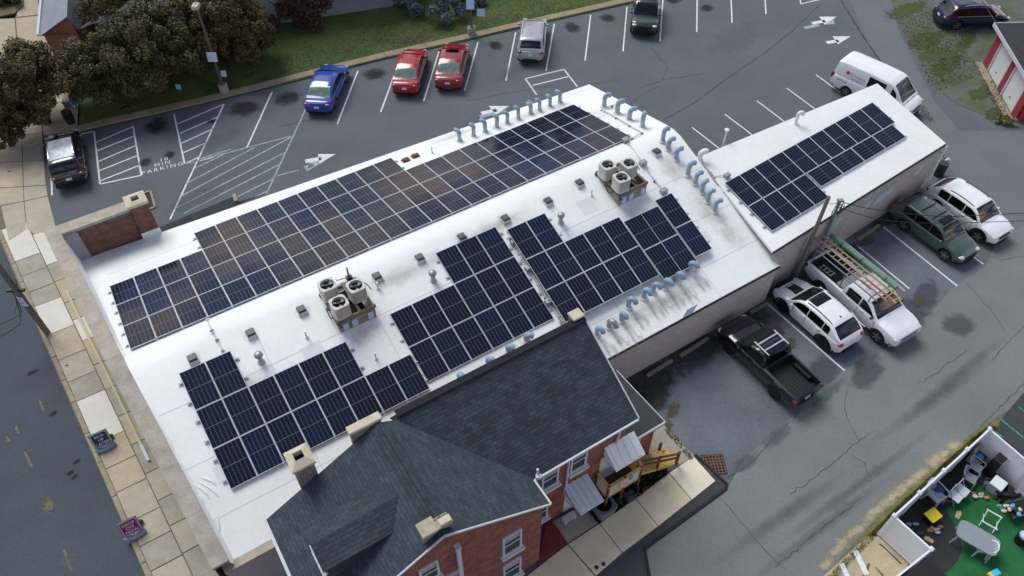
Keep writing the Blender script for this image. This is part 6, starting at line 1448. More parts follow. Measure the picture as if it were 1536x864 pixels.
mb.each('ladder_rail', M_aluml, g, world=True); mb = MB()
for k in range(4): mb.bar(on_truck((-2.5 + k * .22, -.56, 1.02)), on_truck((-2.5 + k * .22, -.24, 1.02)), .05, .03)
mb.each('rung', M_aluml, g, world=True)
# black pickup with silver roof bars
c = pickup('pickup_truck', 'black pickup with silver roof bars and an open empty bed', 5.05, 1.92, 3.02, P_bknavy, H=1.72, belt=1.10, cab_r=-.55, nose=.92, tyre_r=.38, rim=M_rimdk); c.place_wheel((1089.5, 531), (1158, 594), 1, heading=math.radians(122.5)); c.lamps_front(z=.80); c.grille(z=.7, w=1.1, h=.26)
sb = MB(); sb.glass = None
for sy in (1, -1): sb.bar(Vector((-.42, sy * .62, 1.79)), Vector((.50, sy * .62, 1.79)), .06, .045)
for x in (-.12, .30): sb.bar(Vector((x, -.60, 1.78)), Vector((x, .60, 1.78)), .07, .04)
sb.each('roof_bar', mat('silver_bar', s2l(196, 202, 210), .35, .5, var=.03), c.t, bevel=.01)
ch_ = MB()
for sy in (1, -1):
    for xa, xb in ((.32, .85), (-.42, .12), (1.2, 1.5), (-1.75, -1.3)): ch_.bar(Vector((xa, sy * (c.hw(xa) * .97 + .012), c.belt - .02)), Vector((xb, sy * (c.hw(xb) * .97 + .012), c.belt - .02)), .012, .012)
ch_.each('belt_moulding', M_chrome, c.t)
# wheel stops along the wall
ws = thing('wheel_stop', 'x', 'wheel stop', group='concrete wheel stops of the near lot')
MB().add([Vector((x, y, z)) for x in (-.9, .9) for y, z in ((-.09, 0), (-.07, .12), (.07, .12), (.09, 0))], [[0, 1, 2, 3], [7, 6, 5, 4], [0, 4, 5, 1], [1, 5, 6, 2], [2, 6, 7, 3]]).build('bar', mat('stop_concrete', s2l(128, 118, 104), .9, var=.2, scale=3), ws, bevel=.01)
for k, (p, q, lb) in enumerate((((970, 565), (1008, 541), 'worn concrete wheel stop by the black pickup, farther left'), ((1020, 535), (1062, 508), 'worn concrete wheel stop just in front of the black pickup'), ((1286, 360), (1318, 339), 'concrete wheel stop at the empty stall left of the green wagon'), ((1125, 470), (1152, 455), 'concrete wheel stop in front of the white SUV with black bonnet panel'), ((1246, 384), (1272, 368), 'cracked wheel stop behind the ladder truck'))):
    P, Q = at(*p), at(*q); o = ws if k == 0 else dup(ws, lb); o['label'] = lb; o.location = (P + Q) / 2 + Z_ * .01; o.rotation_euler = (0, 0, math.atan2(Q.y - P.y, Q.x - P.x)); o.scale = ((Q - P).length / 1.8, 1, 1)
# ================================================================== trees and shrubs
def crown_mesh(clumps, n, size, lean=.6, flat=.0):
    """leaf-sized faces spread through the volume of many overlapping clumps; clumps: (x, y, z, r)"""
    cl = np.array(clumps); wgt = cl[:, 3] ** 2; wgt = wgt / wgt.sum(); idx = RNG.choice(len(cl), n, p=wgt)
    d = RNG.normal(size=(n, 3)); d /= np.linalg.norm(d, axis=1)[:, None]; rr = RNG.random(n) ** .45
    P = cl[idx, :3] + d * (cl[idx, 3] * rr)[:, None]
    nrm = d * .6 + RNG.normal(size=(n, 3)) * lean + np.array([0, 0, .45]); nrm /= np.linalg.norm(nrm, axis=1)[:, None]
    a = np.cross(nrm, RNG.normal(size=(n, 3))); a /= np.linalg.norm(a, axis=1)[:, None]; b = np.cross(nrm, a); s = size * (.55 + .9 * RNG.random(n))[:, None]
    q = np.stack([P - a * s, P + b * s * .55, P + a * s, P - b * s * .55], 1).reshape(-1, 3)
    return q, n
def leaf_obj(name, q, n, m, parent):
    me = bpy.data.meshes.new(name); me.vertices.add(len(q)); me.vertices.foreach_set('co', q.ravel()); me.loops.add(n * 4); me.loops.foreach_set('vertex_index', np.arange(n * 4)); me.polygons.add(n); me.polygons.foreach_set('loop_start', np.arange(n) * 4); me.update(calc_edges=True)
    me.materials.append(m); o = bpy.data.objects.new(name, me); C.objects.link(o); o.parent = parent; return o
def tree(name, label, base, h, r, n, m, bark, size=.082, group=None, squash=.75, trunk_h=None, nclump=120, tr=.16):
    t = thing(name, label, 'tree', base, group=group); th = trunk_h or h * .32; cl = []
    for k in range(nclump):
        a = random.random() * 2 * PI; u = random.random() ** .5; zz = random.random(); rad = r * u * math.sqrt(max(.08, 1 - (zz * 1.05 - .35) ** 2)) * .92
        cl.append((rad * math.cos(a), rad * math.sin(a), th * .8 + (h - th * .8) * (zz * .92 + .04) * (1 - .22 * u * u), r * random.uniform(.08, .24)))
    q, n = crown_mesh(cl, int(n * 2.6), size); leaf_obj('crown', q, n, m, t)
    mb = MB(); mb.tube([(0, 0, -.05), (.03, .02, th * .5), (.0, .05, th), (.05, .0, h * .7)], [tr * 1.25, tr, tr * .85, tr * .3], n=9)
    for k in range(7):
        c = cl[k * 5 % len(cl)]; mb.tube([(0, .04, th * (.75 + .04 * k)), (c[0] * .45, c[1] * .45, (th + c[2]) * .5), (c[0] * .9, c[1] * .9, c[2])], [tr * .5, tr * .33, tr * .12], n=6)
    mb.build('trunk', bark, t, smooth=60); return t
M_bark = mat('bark_brown', s2l(58, 48, 40), .95, var=.25, scale=6, bump=.5)
def leaves(name, c1, c2, sc): return mat(name, c1, .7, col2=c2, var=.3, scale=sc, detail=4)
M_leafA = leaves('leaf_olive', s2l(94, 92, 42), s2l(38, 46, 20), .9); M_leafB = leaves('leaf_bronze', s2l(100, 86, 42), s2l(42, 44, 20), 1.1)
M_spruce = leaves('spruce_needle', s2l(112, 138, 134), s2l(52, 74, 70), 1.3); M_brownleaf = leaves('brown_twig', s2l(84, 62, 50), s2l(44, 34, 30), 2.0); M_dkshrub = leaves('dark_shrub_leaf', s2l(60, 74, 46), s2l(30, 40, 26), 2.0)
G = 'dense bronze-green trees behind the car park'
def gp_(u, v, z): q = at(u, v, z); return Vector((q.x, q.y, .05))
tree('broadleaf_tree', 'broad bronze-green tree over the sidewalk at the left edge of the picture', gp_(42, 128, 2.8), 5.4, 3.1, 15000, M_leafB, M_bark, group=G)
tree('broadleaf_tree', 'low bronze-green tree cut by the left edge above the sidewalk', gp_(-6, 178, 2.0), 3.6, 1.7, 5000, M_leafB, M_bark, group=G)
tree('broadleaf_tree', 'bronze-green tree at the left end of the clump behind the bus stop items', gp_(165, 112, 2.2), 5.2, 2.6, 13000, M_leafA, M_bark, group=G)
tree('broadleaf_tree', 'tallest bronze-green tree of the clump, left of the lamp post', gp_(228, 84, 2.8), 6.0, 3.1, 17000, M_leafA, M_bark, group=G)
tree('broadleaf_tree', 'wide bronze-green tree behind the lamp post', gp_(328, 40, 2.8), 5.8, 3.1, 16000, M_leafB, M_bark, group=G)
tree('broadleaf_tree', 'bronze-green tree at the far left back of the clump by the gable', gp_(190, 38, 2.5), 5.6, 3.0, 10000, M_leafB, M_bark, group=G)
tree('broadleaf_tree', 'bronze-green tree at the top edge behind the wide tree', gp_(300, 8, 2.5), 5.6, 3.2, 10000, M_leafA, M_bark, group=G)
tree('broadleaf_tree', 'smaller bronze-green tree at the right end of the clump beside the brown shrub', gp_(372, 68, 1.6), 4.4, 2.0, 8000, M_leafB, M_bark, group=G)
# tall trees beyond the top edge: the far panels mirror their tops
for az, el, lb, r_ in ((-35.8, 20.2, 'tall dark tree beyond the car park mirrored in the left end of the far panels', 6.5), (-7.0, 20.6, 'tall dark tree beyond the car park mirrored right of centre in the far panels', 7.0), (-0.5, 20.0, 'tallest dark tree beyond the car park mirrored at the right end of the far panels', 6.0)):
    p0_ = Vector((-16.5, 23.5, 0)) if az < -20 else Vector((1.5, 34, 0)); dd_ = 62.0; a_r = math.radians(az)
    tree('tall_tree', lb, p0_ + Vector((math.sin(a_r) * dd_, math.cos(a_r) * dd_, 0)), 4.4 + dd_ * math.tan(math.radians(el)), r_, 4000, M_leafA, M_bark, size=.55, group='tall trees beyond the car park', tr=.4)
# blue spruce, brown shrub, dark shrub
def conifer(label, base, h, r, n, m):
    t = thing('blue_spruce', label, 'tree', base); cl = []
    for k in range(90):
        z = random.random() ** 1.2; a = random.random() * 2 * PI; rr = r * (1 - z) ** .8 * random.uniform(.6, 1.0); cl.append((rr * math.cos(a), rr * math.sin(a), .3 + z * (h - .4), .16 + .30 * (1 - z)))
    q, n = crown_mesh(cl, n, .10, .8); leaf_obj('crown', q, n, m, t); MB().tube([(0, 0, -.05), (0, 0, h * .9)], [.16, .03], n=8).build('trunk', M_bark, t)
conifer('blue-grey spruce with spreading boughs at the top of the lawn', gp_(657, 2, .4), 4.6, 3.3, 20000, M_spruce)
def shrub(name, label, base, r, h, n, m, twigs=True):
    t = thing(name, label, 'shrub', base); cl = [(random.gauss(0, r[0] * .42), random.gauss(0, r[1] * .42), h * random.uniform(.2, .75), min(r) * random.uniform(.3, .5)) for k in range(24)]
    q, n = crown_mesh(cl, n, .09, .9); leaf_obj('foliage', q, n, m, t)
    mb = MB()
    for k in range(26):
        a = random.random() * 2 * PI; e = random.random(); mb.tube([(.1 * math.cos(a), .1 * math.sin(a), 0), (r[0] * .5 * math.cos(a) * e, r[1] * .5 * math.sin(a) * e, h * .5), (r[0] * 1.0 * math.cos(a) * e, r[1] * 1.0 * math.sin(a) * e, h * random.uniform(.8, 1.1))], [.03, .018, .006], n=5)
    mb.build('stems', M_bark, t)
shrub('shrub', 'large bare-twigged brown shrub against the pale wall at the top of the lawn', gp_(448, 22, .8), (2.6, 1.5), 2.3, 7000, M_brownleaf)
shrub('shrub', 'low dark green shrub in the planting bed at the top left corner', gp_(6, 2, .3), (1.3, .8), .9, 3500, M_dkshrub)
shrub('shrub', 'small dry weed clump at the garage corner', at(1505, 184, 0), (.5, .4), .5, 700, M_weed)

# ================================================================== buildings at the edges
M_tanbr = mat('tan_brick_wall', s2l(142, 98, 78), .9, var=.12, scale=2, fine=.15, finescale=16); M_slate = mat('pale_slate_roof', s2l(128, 136, 146), .75, var=.15, scale=1.5)
b1 = thing('gabled_annex', 'small tan-walled annex with a pale slate gable roof at the top left', 'building', gp_(100, 60, 0))
e0, e1, pk = at(64, 50, 3.0), at(120, 46, 3.0), at(101, 23, 4.4); dpt = Vector((-.35, 1, 0)).normalized() * 9
wlb = MB(); f = [Vector((e0.x, e0.y, 0)), Vector((e1.x, e1.y, 0)), e1, pk, e0]; wlb.add(f, [[0, 1, 2, 3, 4]]); wlb.quad(f[1], f[1] + dpt, e1 + dpt, e1); wlb.quad(f[0] + dpt, f[0], e0, e0 + dpt); wlb.build('wall', M_tanbr, b1, world=True)
rb = MB(); ov = -dpt.normalized() * .25
for p, q in ((e0, pk), (pk, e1)):
    d = (q - p).normalized(); p2 = p - d * (.25 if p is e0 else 0) + ov; q2 = q + d * (.25 if q is e1 else 0) + ov; rb.add([p2 + Z_ * .06, q2 + Z_ * .06, q2 + dpt + Z_ * .06, p2 + dpt + Z_ * .06, p2, q2, q2 + dpt, p2 + dpt], [[0, 1, 2, 3], [7, 6, 5, 4], [0, 4, 5, 1], [1, 5, 6, 2], [2, 6, 7, 3], [3, 7, 4, 0]])
rb.build('roof', M_slate, b1, world=True); MB().bar(e0 + ov + Z_ * .0, e1 + ov, .08, .10).build('gable_trim', mat('brick_band', s2l(120, 72, 56), .9, var=.1), b1, world=True); MB().bar(e0 - Vector((.3, 0, 0)) + ov, e0 - Vector((.3, 0, 0)) + dpt, .14, .12).build('gutter', M_trim, b1, world=True)
b2 = thing('pale_walled_building', 'long pale grey building whose wall closes the lawn at the top edge', 'building', at(480, 10, 0))
p0, p1 = at(352, 44, 0), at(560, 11.5, 0); d = (p1 - p0).normalized(); nn_ = Vector((-d.y, d.x, 0)); p1 = p1 + d * 1.5
MB().prism([p0, p1, p1 + nn_ * 8, p0 + nn_ * 8], 3.2).build('wall', mat('pale_render', s2l(150, 150, 148), .9, var=.2, scale=1.2), b2, world=True); MB().prism([p0 - nn_ * .3, p1 - nn_ * .3, p1 + nn_ * 8.3, p0 + nn_ * 8.3], .15).build('roof', M_slate, b2, world=True); b2.children[-1].location.z += 3.2
MB().prism([p1 - nn_ * .02, p1 + d * 2.2 - nn_ * .02, p1 + d * 2.2 + nn_ * 3, p1 + nn_ * 3], 2.6).build('blue_door_block', mat('pale_blue_panel', s2l(152, 172, 190), .7, var=.06), b2, world=True)
b3 = thing('slate_roofed_hall', 'low building with a blue-grey slate roof half hidden behind the trees', 'building', gp_(135, -10, 0)); q0 = at(112, 46, 3.0); dd = Vector((.55, 1, 0)).normalized(); n3 = Vector((dd.y, -dd.x, 0))
MB().prism([Vector((q0.x, q0.y, 0)) + dd * .5, Vector((q0.x, q0.y, 0)) + dd * 10, Vector((q0.x, q0.y, 0)) + dd * 10 + n3 * 5, Vector((q0.x, q0.y, 0)) + dd * .5 + n3 * 5], 2.9).build('wall', M_tanbr, b3, world=True); MB().add([q0 + dd * .2, q0 + dd * 10.5, q0 + dd * 10.5 + n3 * 2.7 + Z_ * 1.3, q0 + dd * .2 + n3 * 2.7 + Z_ * 1.3, q0 + dd * .2 + n3 * 5.4, q0 + dd * 10.5 + n3 * 5.4], [[0, 3, 2, 1], [3, 4, 5, 2]]).build('roof', mat('blue_slate', s2l(96, 108, 124), .8, var=.12), b3, world=True)
# garage with maroon piers and white doors
M_maroon = mat('maroon_pier', s2l(138, 44, 54), .7, var=.08); M_door = mat('garage_door_white', s2l(206, 210, 212), .5, var=.04)
ga = thing('garage', 'maroon and white garage with two roll-up doors and a dark roof at the right edge', 'garage', at(1500, 140, 0))
g0_, g1_ = at(1474, 95, 0), at(1521, 181, 0); d = (g1_ - g0_).normalized(); n = Vector((-d.y, d.x, 0)); n = n if n.x > 0 else -n; Lg = (g1_ - g0_).length; GH = 2.75
bk = MB(); bk.quad(g0_ + n * .12, g1_ + n * .12, g1_ + n * .12 + Z_ * GH, g0_ + n * .12 + Z_ * GH); bk.quad(g0_, g0_ + n * 7, g0_ + n * 7 + Z_ * GH, g0_ + Z_ * GH); bk.quad(g1_ + n * 7, g1_, g1_ + Z_ * GH, g1_ + n * 7 + Z_ * GH); bk.build('wall', M_maroon, ga, world=True)
for a0, a1 in ((0, .8), (Lg * .5 - .22, Lg * .5 + .35), (Lg - .7, Lg)): MB().prism([g0_ + d * a0, g0_ + d * a1, g0_ + d * a1 + n * .14, g0_ + d * a0 + n * .14], GH - .3).build('pier', M_maroon, ga, world=True)
for a0, a1 in ((.95, Lg * .5 - .37), (Lg * .5 + .5, Lg - .85)):
    fr = MB()
    for e0_, e1_ in ((a0 - .15, a0), (a1, a1 + .15)): fr.prism([g0_ + d * e0_ + n * .02, g0_ + d * e1_ + n * .02, g0_ + d * e1_ + n * .13, g0_ + d * e0_ + n * .13], 2.35)
    fr.bar(g0_ + d * (a0 - .15) + n * .08 + Z_ * 2.42, g0_ + d * (a1 + .15) + n * .08 + Z_ * 2.42, .1, .14); fr.each('door_frame', M_trim, ga, world=True)
    do = MB()
    for k in range(5): do.prism([g0_ + d * a0 + n * .085, g0_ + d * a1 + n * .085, g0_ + d * a1 + n * .115, g0_ + d * a0 + n * .115], .455); do.v[-8:] = [p + Z_ * (.47 * k + .01) for p in do.v[-8:]]
    o = do.build('roller_door', M_door, ga, world=True); MB().box(g0_ + d * ((a0 + a1) / 2) + n * .07 + Z_ * .5, .04, .14, .04, ax=(n, d, Z_)).build('handle', M_black, o, world=True)
MB().prism([g0_ - d * .1 - n * .5, g1_ + d * .1 - n * .5, g1_ + d * .1 - n * .02, g0_ - d * .1 - n * .02], .04).build('apron', M_curb, ga, world=True)
ro = MB(); q = [g0_ - d * .4 - n * .35 + Z_ * GH, g1_ + d * .4 - n * .35 + Z_ * GH, g1_ + d * .4 + n * 7.3 + Z_ * (GH + .5), g0_ - d * .4 + n * 7.3 + Z_ * (GH + .5)]; ro.add(q + [p - Z_ * .1 for p in q], [[0, 1, 2, 3], [7, 6, 5, 4], [0, 4, 5, 1], [1, 5, 6, 2], [2, 6, 7, 3], [3, 7, 4, 0]]); ro.build('roof', mat('garage_roof_felt', s2l(44, 47, 52), .9, var=.12), ga, world=True)
fa = MB(); fa.bar(q[0] - n * .03 - Z_ * .04, q[1] - n * .03 - Z_ * .04, .05, .24); fa.bar(q[0] - d * .03 - Z_ * .04, q[3] - d * .03 - Z_ * .04, .05, .2); fa.each('fascia', M_trim, ga, world=True)

# ================================================================== poles, lamps and cables
M_pole = mat('pole_timber', s2l(104, 98, 90), .9, var=.2, scale=5, fine=.15, finescale=14); M_polegr = mat('pole_grey', s2l(112, 120, 126), .6, .3, var=.12); M_polegn = mat('pole_olive', s2l(108, 107, 94), .85, var=.18, scale=5); M_steel = mat('lamp_steel', s2l(104, 98, 92), .6, .4, var=.1); M_wire = mat('cable_black', s2l(24, 25, 27), .6, var=.05)
def lamp_post(label, base, h, head=True, signs=()):
    l = thing('lamp_post', label, 'lamp post', base, group='lamp posts along the lawn kerb')
    MB().lathe([(.30, -.05), (.30, .62), (.26, .68)], n=22).build('concrete_base', mat('lamp_concrete', s2l(142, 138, 130), .9, var=.12, scale=4), l, smooth=40); MB().lathe([(.17, .68), (.17, .74), (.10, .78)], n=14).build('base_flange', M_steel, l, smooth=30)
    MB().box((0, 0, .7), .13, .13, h - .7, taper=.8).build('post', M_steel, l)
    if head: MB().box((0, -.1, h), .42, .62, .20, taper=.86).build('lamp_head', mat('lamp_head_tan', s2l(168, 160, 148), .6, var=.08), l, bevel=.02); MB().box((0, -.1, h - .012), .32, .5, .012).build('lens', M_lampw, l); MB().lathe([(.05, h + .2), (.05, h + .28), (.02, h + .31)], n=10).build('photocell', M_trim, l)
    return l
M_sign = mat('sign_white', s2l(196, 206, 226), .5, var=.05); M_signb = mat('sign_pale_blue', s2l(178, 200, 232), .5, var=.05); M_teal = mat('sign_teal', s2l(96, 190, 178), .5, var=.08)
def sign_board(parent, c, w_, h_, m, face=Vector((0, -1, .25)), name='sign', lines=3, txtm=None):
    n = face.normalized(); X = Z_.cross(n).normalized(); Y = n.cross(X); mb = MB(); c = Vector(c); mb.box(c - Y * (h_ / 2) , w_, .02, h_, ax=(X, n, Y)); o = mb.build(name, m, parent, world=True)
    return o, X, Y, n
l1 = lamp_post('tall lamp post with a box lamp and white sign in front of the trees', at(337.5, 139, .0), 6.1)
sign_board(l1, l1.location + Vector((-.02, -.13, 2.75)), .62, .60, M_sign, name='lamp_sign'); 
l2 = lamp_post('lamp post with white signs beside the blue spruce', at(707.5, 53, .0), 6.1); sign_board(l2, l2.location + Vector((0, -.13, 2.5)), .55, .75, M_signb, name='lamp_sign')
g = thing('yard_sign', 'small white and tan sign on a stake beside the tall lamp post', 'sign', gp_(341, 128, 0)); sign_board(g, g.location + Vector((0, 0, .85)), .36, .42, M_sign); MB().tube([(0, .02, 0), (0, .02, .7)], .02, n=6).build('stake', M_steel, g)
g = thing('yard_sign', 'white square sign on a stake right of the second lamp post', 'sign', gp_(722, 40, 0)); sign_board(g, g.location + Vector((0, 0, 1.05)), .56, .52, M_signb); MB().tube([(0, .02, 0), (0, .02, .8)], .02, n=6).build('stake', M_steel, g)
g = thing('yard_sign', 'small teal sign on a stake under the trees', 'sign', gp_(272, 142, 0)); sign_board(g, g.location + Vector((0, 0, .55)), .34, .34, M_teal); MB().tube([(0, .02, 0), (0, .02, .4)], .02, n=6).build('stake', M_steel, g)
# things by the sidewalk under the tree
g = thing('newspaper_box', 'bright blue box stand with pale lid at the edge of the lawn', 'box', at(115, 160, 0), .3); MB().box((0, 0, .25), .34, .42, .62).build('case', mat('box_blue', s2l(48, 124, 190), .5, var=.08), g, bevel=.02); MB().box((0, -.2, .87), .30, .22, .05).build('lid', M_teal, g); MB().tube([(0, 0, 0), (0, 0, .3)], .05, n=8).build('post', M_steel, g); MB().box((0, .55, 0), .08, .08, 1.1).build('rear_post', M_black, g)
g = thing('litter_bin', 'black bin with a small red label by the black SUV', 'bin', at(107, 184, 0), .35); MB().lathe([(.26, 0), (.30, .70), (.31, .74), (.24, .92), (.05, .98)], n=18).build('body', mat('bin_black', s2l(24, 22, 23), .5, var=.1), g, smooth=40); MB().box((.0, -.24, .66), .20, .03, .20).build('label', mat('label_red', s2l(196, 60, 76), .5, var=.08), g)
g = thing('park_bench', 'grey slatted bench on the sidewalk beside the blue box', 'bench', at(104, 152, 0), .25)
for x in (-.16, 0, .16): MB().box((x, 0, .42), .12, 1.6, .04).build('slat', M_steel, g)
for y in (-.65, .65): MB().box((0, y, 0), .42, .06, .42).build('leg', M_steel, g)
# utility pole by the street with a banner and loose cables
pb = at(71, 499, .03); up_ = thing('utility_pole', 'weathered timber utility pole rising from the street sidewalk', 'pole', pb)
MB().tube([pb, pb + Z_ * 9.5], [.15, .12], n=12).build('pole', M_pole, up_, world=True, smooth=40)
c = pb + Z_ * 2.55; MB().box(c + Vector((.05, -.16, -.3)), .30, .04, .62, ax=(Vector((1, -.2, 0)).normalized(), Vector((.2, 1, 0)).normalized(), Z_)).build('notice', M_sign, up_, world=True); MB().bar(c + Vector((-.45, -.02, .62)), c + Vector((.4, 0, .66)), .12, .12).build('bracket', M_black, up_, world=True)
tx_ = c + Vector((0.05, -.185, .08)); ax = (Vector((1, -.2, 0)).normalized(), Z_, Vector((-.2, -1, 0)).normalized())
for k, (tt, dz) in enumerate((('P', .08), ('A', -.14))): text_mesh(tt, .2, 'notice_lettering', M_black, tx_ + Z_ * dz, ax, parent=up_)
def cable(label, pts, sag, r=.016, n=14, group=None):
    P = []
    for i in range(len(pts) - 1):
        a, b = Vector(pts[i]), Vector(pts[i + 1])
        for k in range(n): f = k / n; P.append(a.lerp(b, f) - Z_ * (sag * 4 * f * (1 - f)))
    P.append(Vector(pts[-1])); o = MB().tube(P, r, n=6).build('overhead_cable', M_wire, origin=P[0], smooth=60); tag(o, label, 'cable', group); return o
cable('black cable hanging down beside the sidewalk utility pole', [pb + Vector((-.3, 0, 3.2)), at(24, 420, 3.0), at(20, 470, 2.2)], .25, .02); cable('lowest looping cable over the street left of the utility pole', [pb + Vector((-.25, .05, 3.0)), at(30, 486, 2.0), at(-60, 520, 2.4)], .3, .018); cable('upper looping cable over the street left of the utility pole', [pb + Vector((-.25, .05, 3.2)), at(33, 470, 2.2), at(-60, 500, 2.6)], .25, .018)
# poles by the near wall
pa = at(1181, 408, 0) + B_ * .55; a1_ = thing('utility_pole', 'olive-brown timber pole leaning by the near wall, taller of two', 'pole', pa); MB().tube([pa, pa + Z_ * 2.75, pa + Z_ * 5.75], [.11, .10, .09], n=12).build('pole', M_polegn, a1_, world=True, smooth=40); MB().tube([pa + Vector((.16, .06, 0)), pa + Vector((.16, .06, 3.1))], .045, n=8).build('riser_pipe', M_polegr, a1_, world=True, smooth=40); MB().tube([pa + Vector((.16, .06, .02)), pa + Vector((.02, -.5, .04)), pa + Vector((.04, -.6, .02))], .05, n=8).build('pipe_foot', M_polegr, a1_, world=True)
pbm = at(1208, 386, 0) + B_ * .55; b1_ = thing('utility_pole', 'grey service mast with cable coils by the near wall, shorter of two', 'pole', pbm); MB().tube([pbm, pbm + Z_ * 4.55], [.085, .075], n=12).build('mast', M_polegr, b1_, world=True, smooth=40); bk = MB()
for z in (1.0, 1.5, 2.0): bk.bar(pbm + Z_ * z, pbm + Vector((.42, .15, z)), .05, .07)
bk.bar(pbm + Vector((.42, .15, .9)), pbm + Vector((.42, .15, 2.1)), .06, .06, up=A_); bk.each('wall_bracket', M_galv, b1_, world=True); MB().box(pbm + Z_ * 4.5, .3, .16, .10).build('mast_head', M_galv, b1_, world=True)
cl_ = MB(); cc = pbm + Z_ * 4.15
for k in range(7):
    a0 = random.random() * PI; rr = random.uniform(.22, .5); ax1 = Vector((math.cos(a0), math.sin(a0), 0)); cz = cc + Vector((random.uniform(-.1, .25), random.uniform(-.15, .1), random.uniform(-.35, .1)))
    cl_.tube([cz + ax1 * (rr * .5 * math.cos(2 * PI * j / 16)) + Z_ * (rr * math.sin(2 * PI * j / 16) - .1) for j in range(17)], .012, n=5, caps=False)
cl_.each('cable_coil', M_wire, b1_, world=True); tp = pbm + Z_ * 4.5
GC = 'overhead cables of the near lot'
cable('upper overhead cable crossing the green wagon and white SUV', [tp, at(1344, 317.5, 3.9), at(1440, 324, 3.9), at(1800, 300, 5)], .12, .018, group=GC); cable('lower overhead cable from the grey mast towards the right edge', [tp - Z_ * .35, at(1330, 331, 3.4), at(1450, 334, 3.6), at(1800, 316, 4.8)], .10, .016, group=GC); cable('short cable between the two poles by the near wall', [pa + Z_ * 5.4, tp], .15, .014, group=GC); cable('faint pale cable over the black pickup down to the house corner', [at(930, 572, .9), at(1030, 545, 1.6), at(1090, 536, 1.9), at(1140, 524, 2.0)], .02, .010)
cable('black cable crossing in front of the garage roof', [at(1462, -20, 4.2), at(1502, 46, 4.0), at(1560, 105, 3.8)], .05, .022)
# long pale rail by the building front, wheelie things at the far corner
g = thing('timber_rail', 'long pale yellow timber with a white end lying along the building front', 'timber', at(160, 560, .1)); mb = MB(); pts = [at(100, 437, .10), at(130, 500, .10), at(163, 566, .10), at(200, 643, .10), at(212, 668, .10)]
for i in range(4): mb.bar(pts[i], pts[i + 1], .11, .08)
mb.build('timber', mat('pale_timber', s2l(186, 178, 144), .85, var=.12, scale=3), g, world=True); MB().bar(at(212, 668, .10), at(223, 691, .10), .13, .09).build('white_end', M_trim, g, world=True)
g = thing('barrel', 'dark drum with a grey lid and pipe at the far end of the lot wall', 'drum', at(1407, 262, 0)); MB().lathe([(.28, 0), (.30, .05), (.28, .45), (.30, .5), (.28, .9)], n=18).build('drum', mat('drum_dark', s2l(42, 50, 58), .5, var=.15), g, smooth=40); MB().tube([(.1, .2, .85), (.5, .55, .75), (.75, .65, .5)], .06, n=8).build('pipe', M_whitepvc, g, smooth=40)

# ================================================================== A-frame signs on the sidewalk
M_sbag = mat('sandbag_blue', s2l(112, 134, 170), .6, var=.14, scale=6); M_sframe = mat('sign_frame_grey', s2l(96, 110, 120), .5, var=.1)
def aframe(label, foot, col, edge, txt, txtcol):
    X = (A_ * .98 + B_ * -.12).normalized(); g = thing('sidewalk_sign', label, 'sign', foot, group='feet-weighted signs on the street sidewalk'); n = (B_ * .95 + Z_ * .31).normalized(); Y = (Z_ * .95 - B_ * .31).normalized(); X = Y.cross(n).normalized(); c = foot + Z_ * .22; wd, ht = .66, .70
    MB().box(c - n * .02, wd + .10, .03, ht + .08, ax=(X, n, Y)).build('frame', M_sframe, g, world=True, bevel=.01); MB().box(c + Y * .03 - n * .005, wd + .03, .03, ht + .02, ax=(X, n, Y)).build('border', edge, g, world=True); MB().box(c + Y * .07 + n * .004, wd - .06, .03, ht - .06, ax=(X, n, Y)).build('panel', col, g, world=True)
    for k, ln in enumerate(txt): text_mesh(ln, .19, 'sign_lettering', txtcol, c + Y * (ht * .80 - k * .195) + n * .022, (X, Y, n), parent=g)
    for sg in (.12, -.62):
        mb = MB(); P = [foot + B_ * sg * .6 + X * (-.42 + .84 * k / 8) + Z_ * .12 + B_ * (.06 * math.cos(PI * (k / 8 - .5) * 2)) for k in range(9)]; mb.tube(P, [.07, .12, .11, .10, .09, .10, .11, .12, .07], n=10); mb.build('weight', M_sbag if sg > 0 else mat('foot_dark', s2l(44, 48, 54), .6, var=.1), g, world=True, smooth=60)
M_wt = mat('letter_white', s2l(216, 222, 232), .6, var=.02)
aframe('navy sign with yellow-green border reading PICK UP LATER', at(160, 672, .04), mat('sign_navy', s2l(20, 34, 92), .5, var=.05), mat('border_lime', s2l(168, 188, 120), .5, var=.05), ('PICK', 'UP', 'LATER'), M_wt)
aframe('magenta sign with pale border reading DROP OFF NOW', at(204, 803, .04), mat('sign_magenta', s2l(112, 18, 84), .5, var=.05), mat('border_pink', s2l(196, 150, 186), .5, var=.05), ('DROP', 'OFF', 'NOW'), M_wt)
g = thing('green_strip', 'green painted board set into the inner edge of the street coping', 'board', on_roof(277, 716)); q0, q1 = at(270, 703, 3.6), at(281, 721, 3.45); MB().bar(q0 - Z_ * .02, q1 - Z_ * .02, .12, .05).build('board', mat('board_green', s2l(66, 122, 100), .6, var=.15, scale=6), g, world=True)

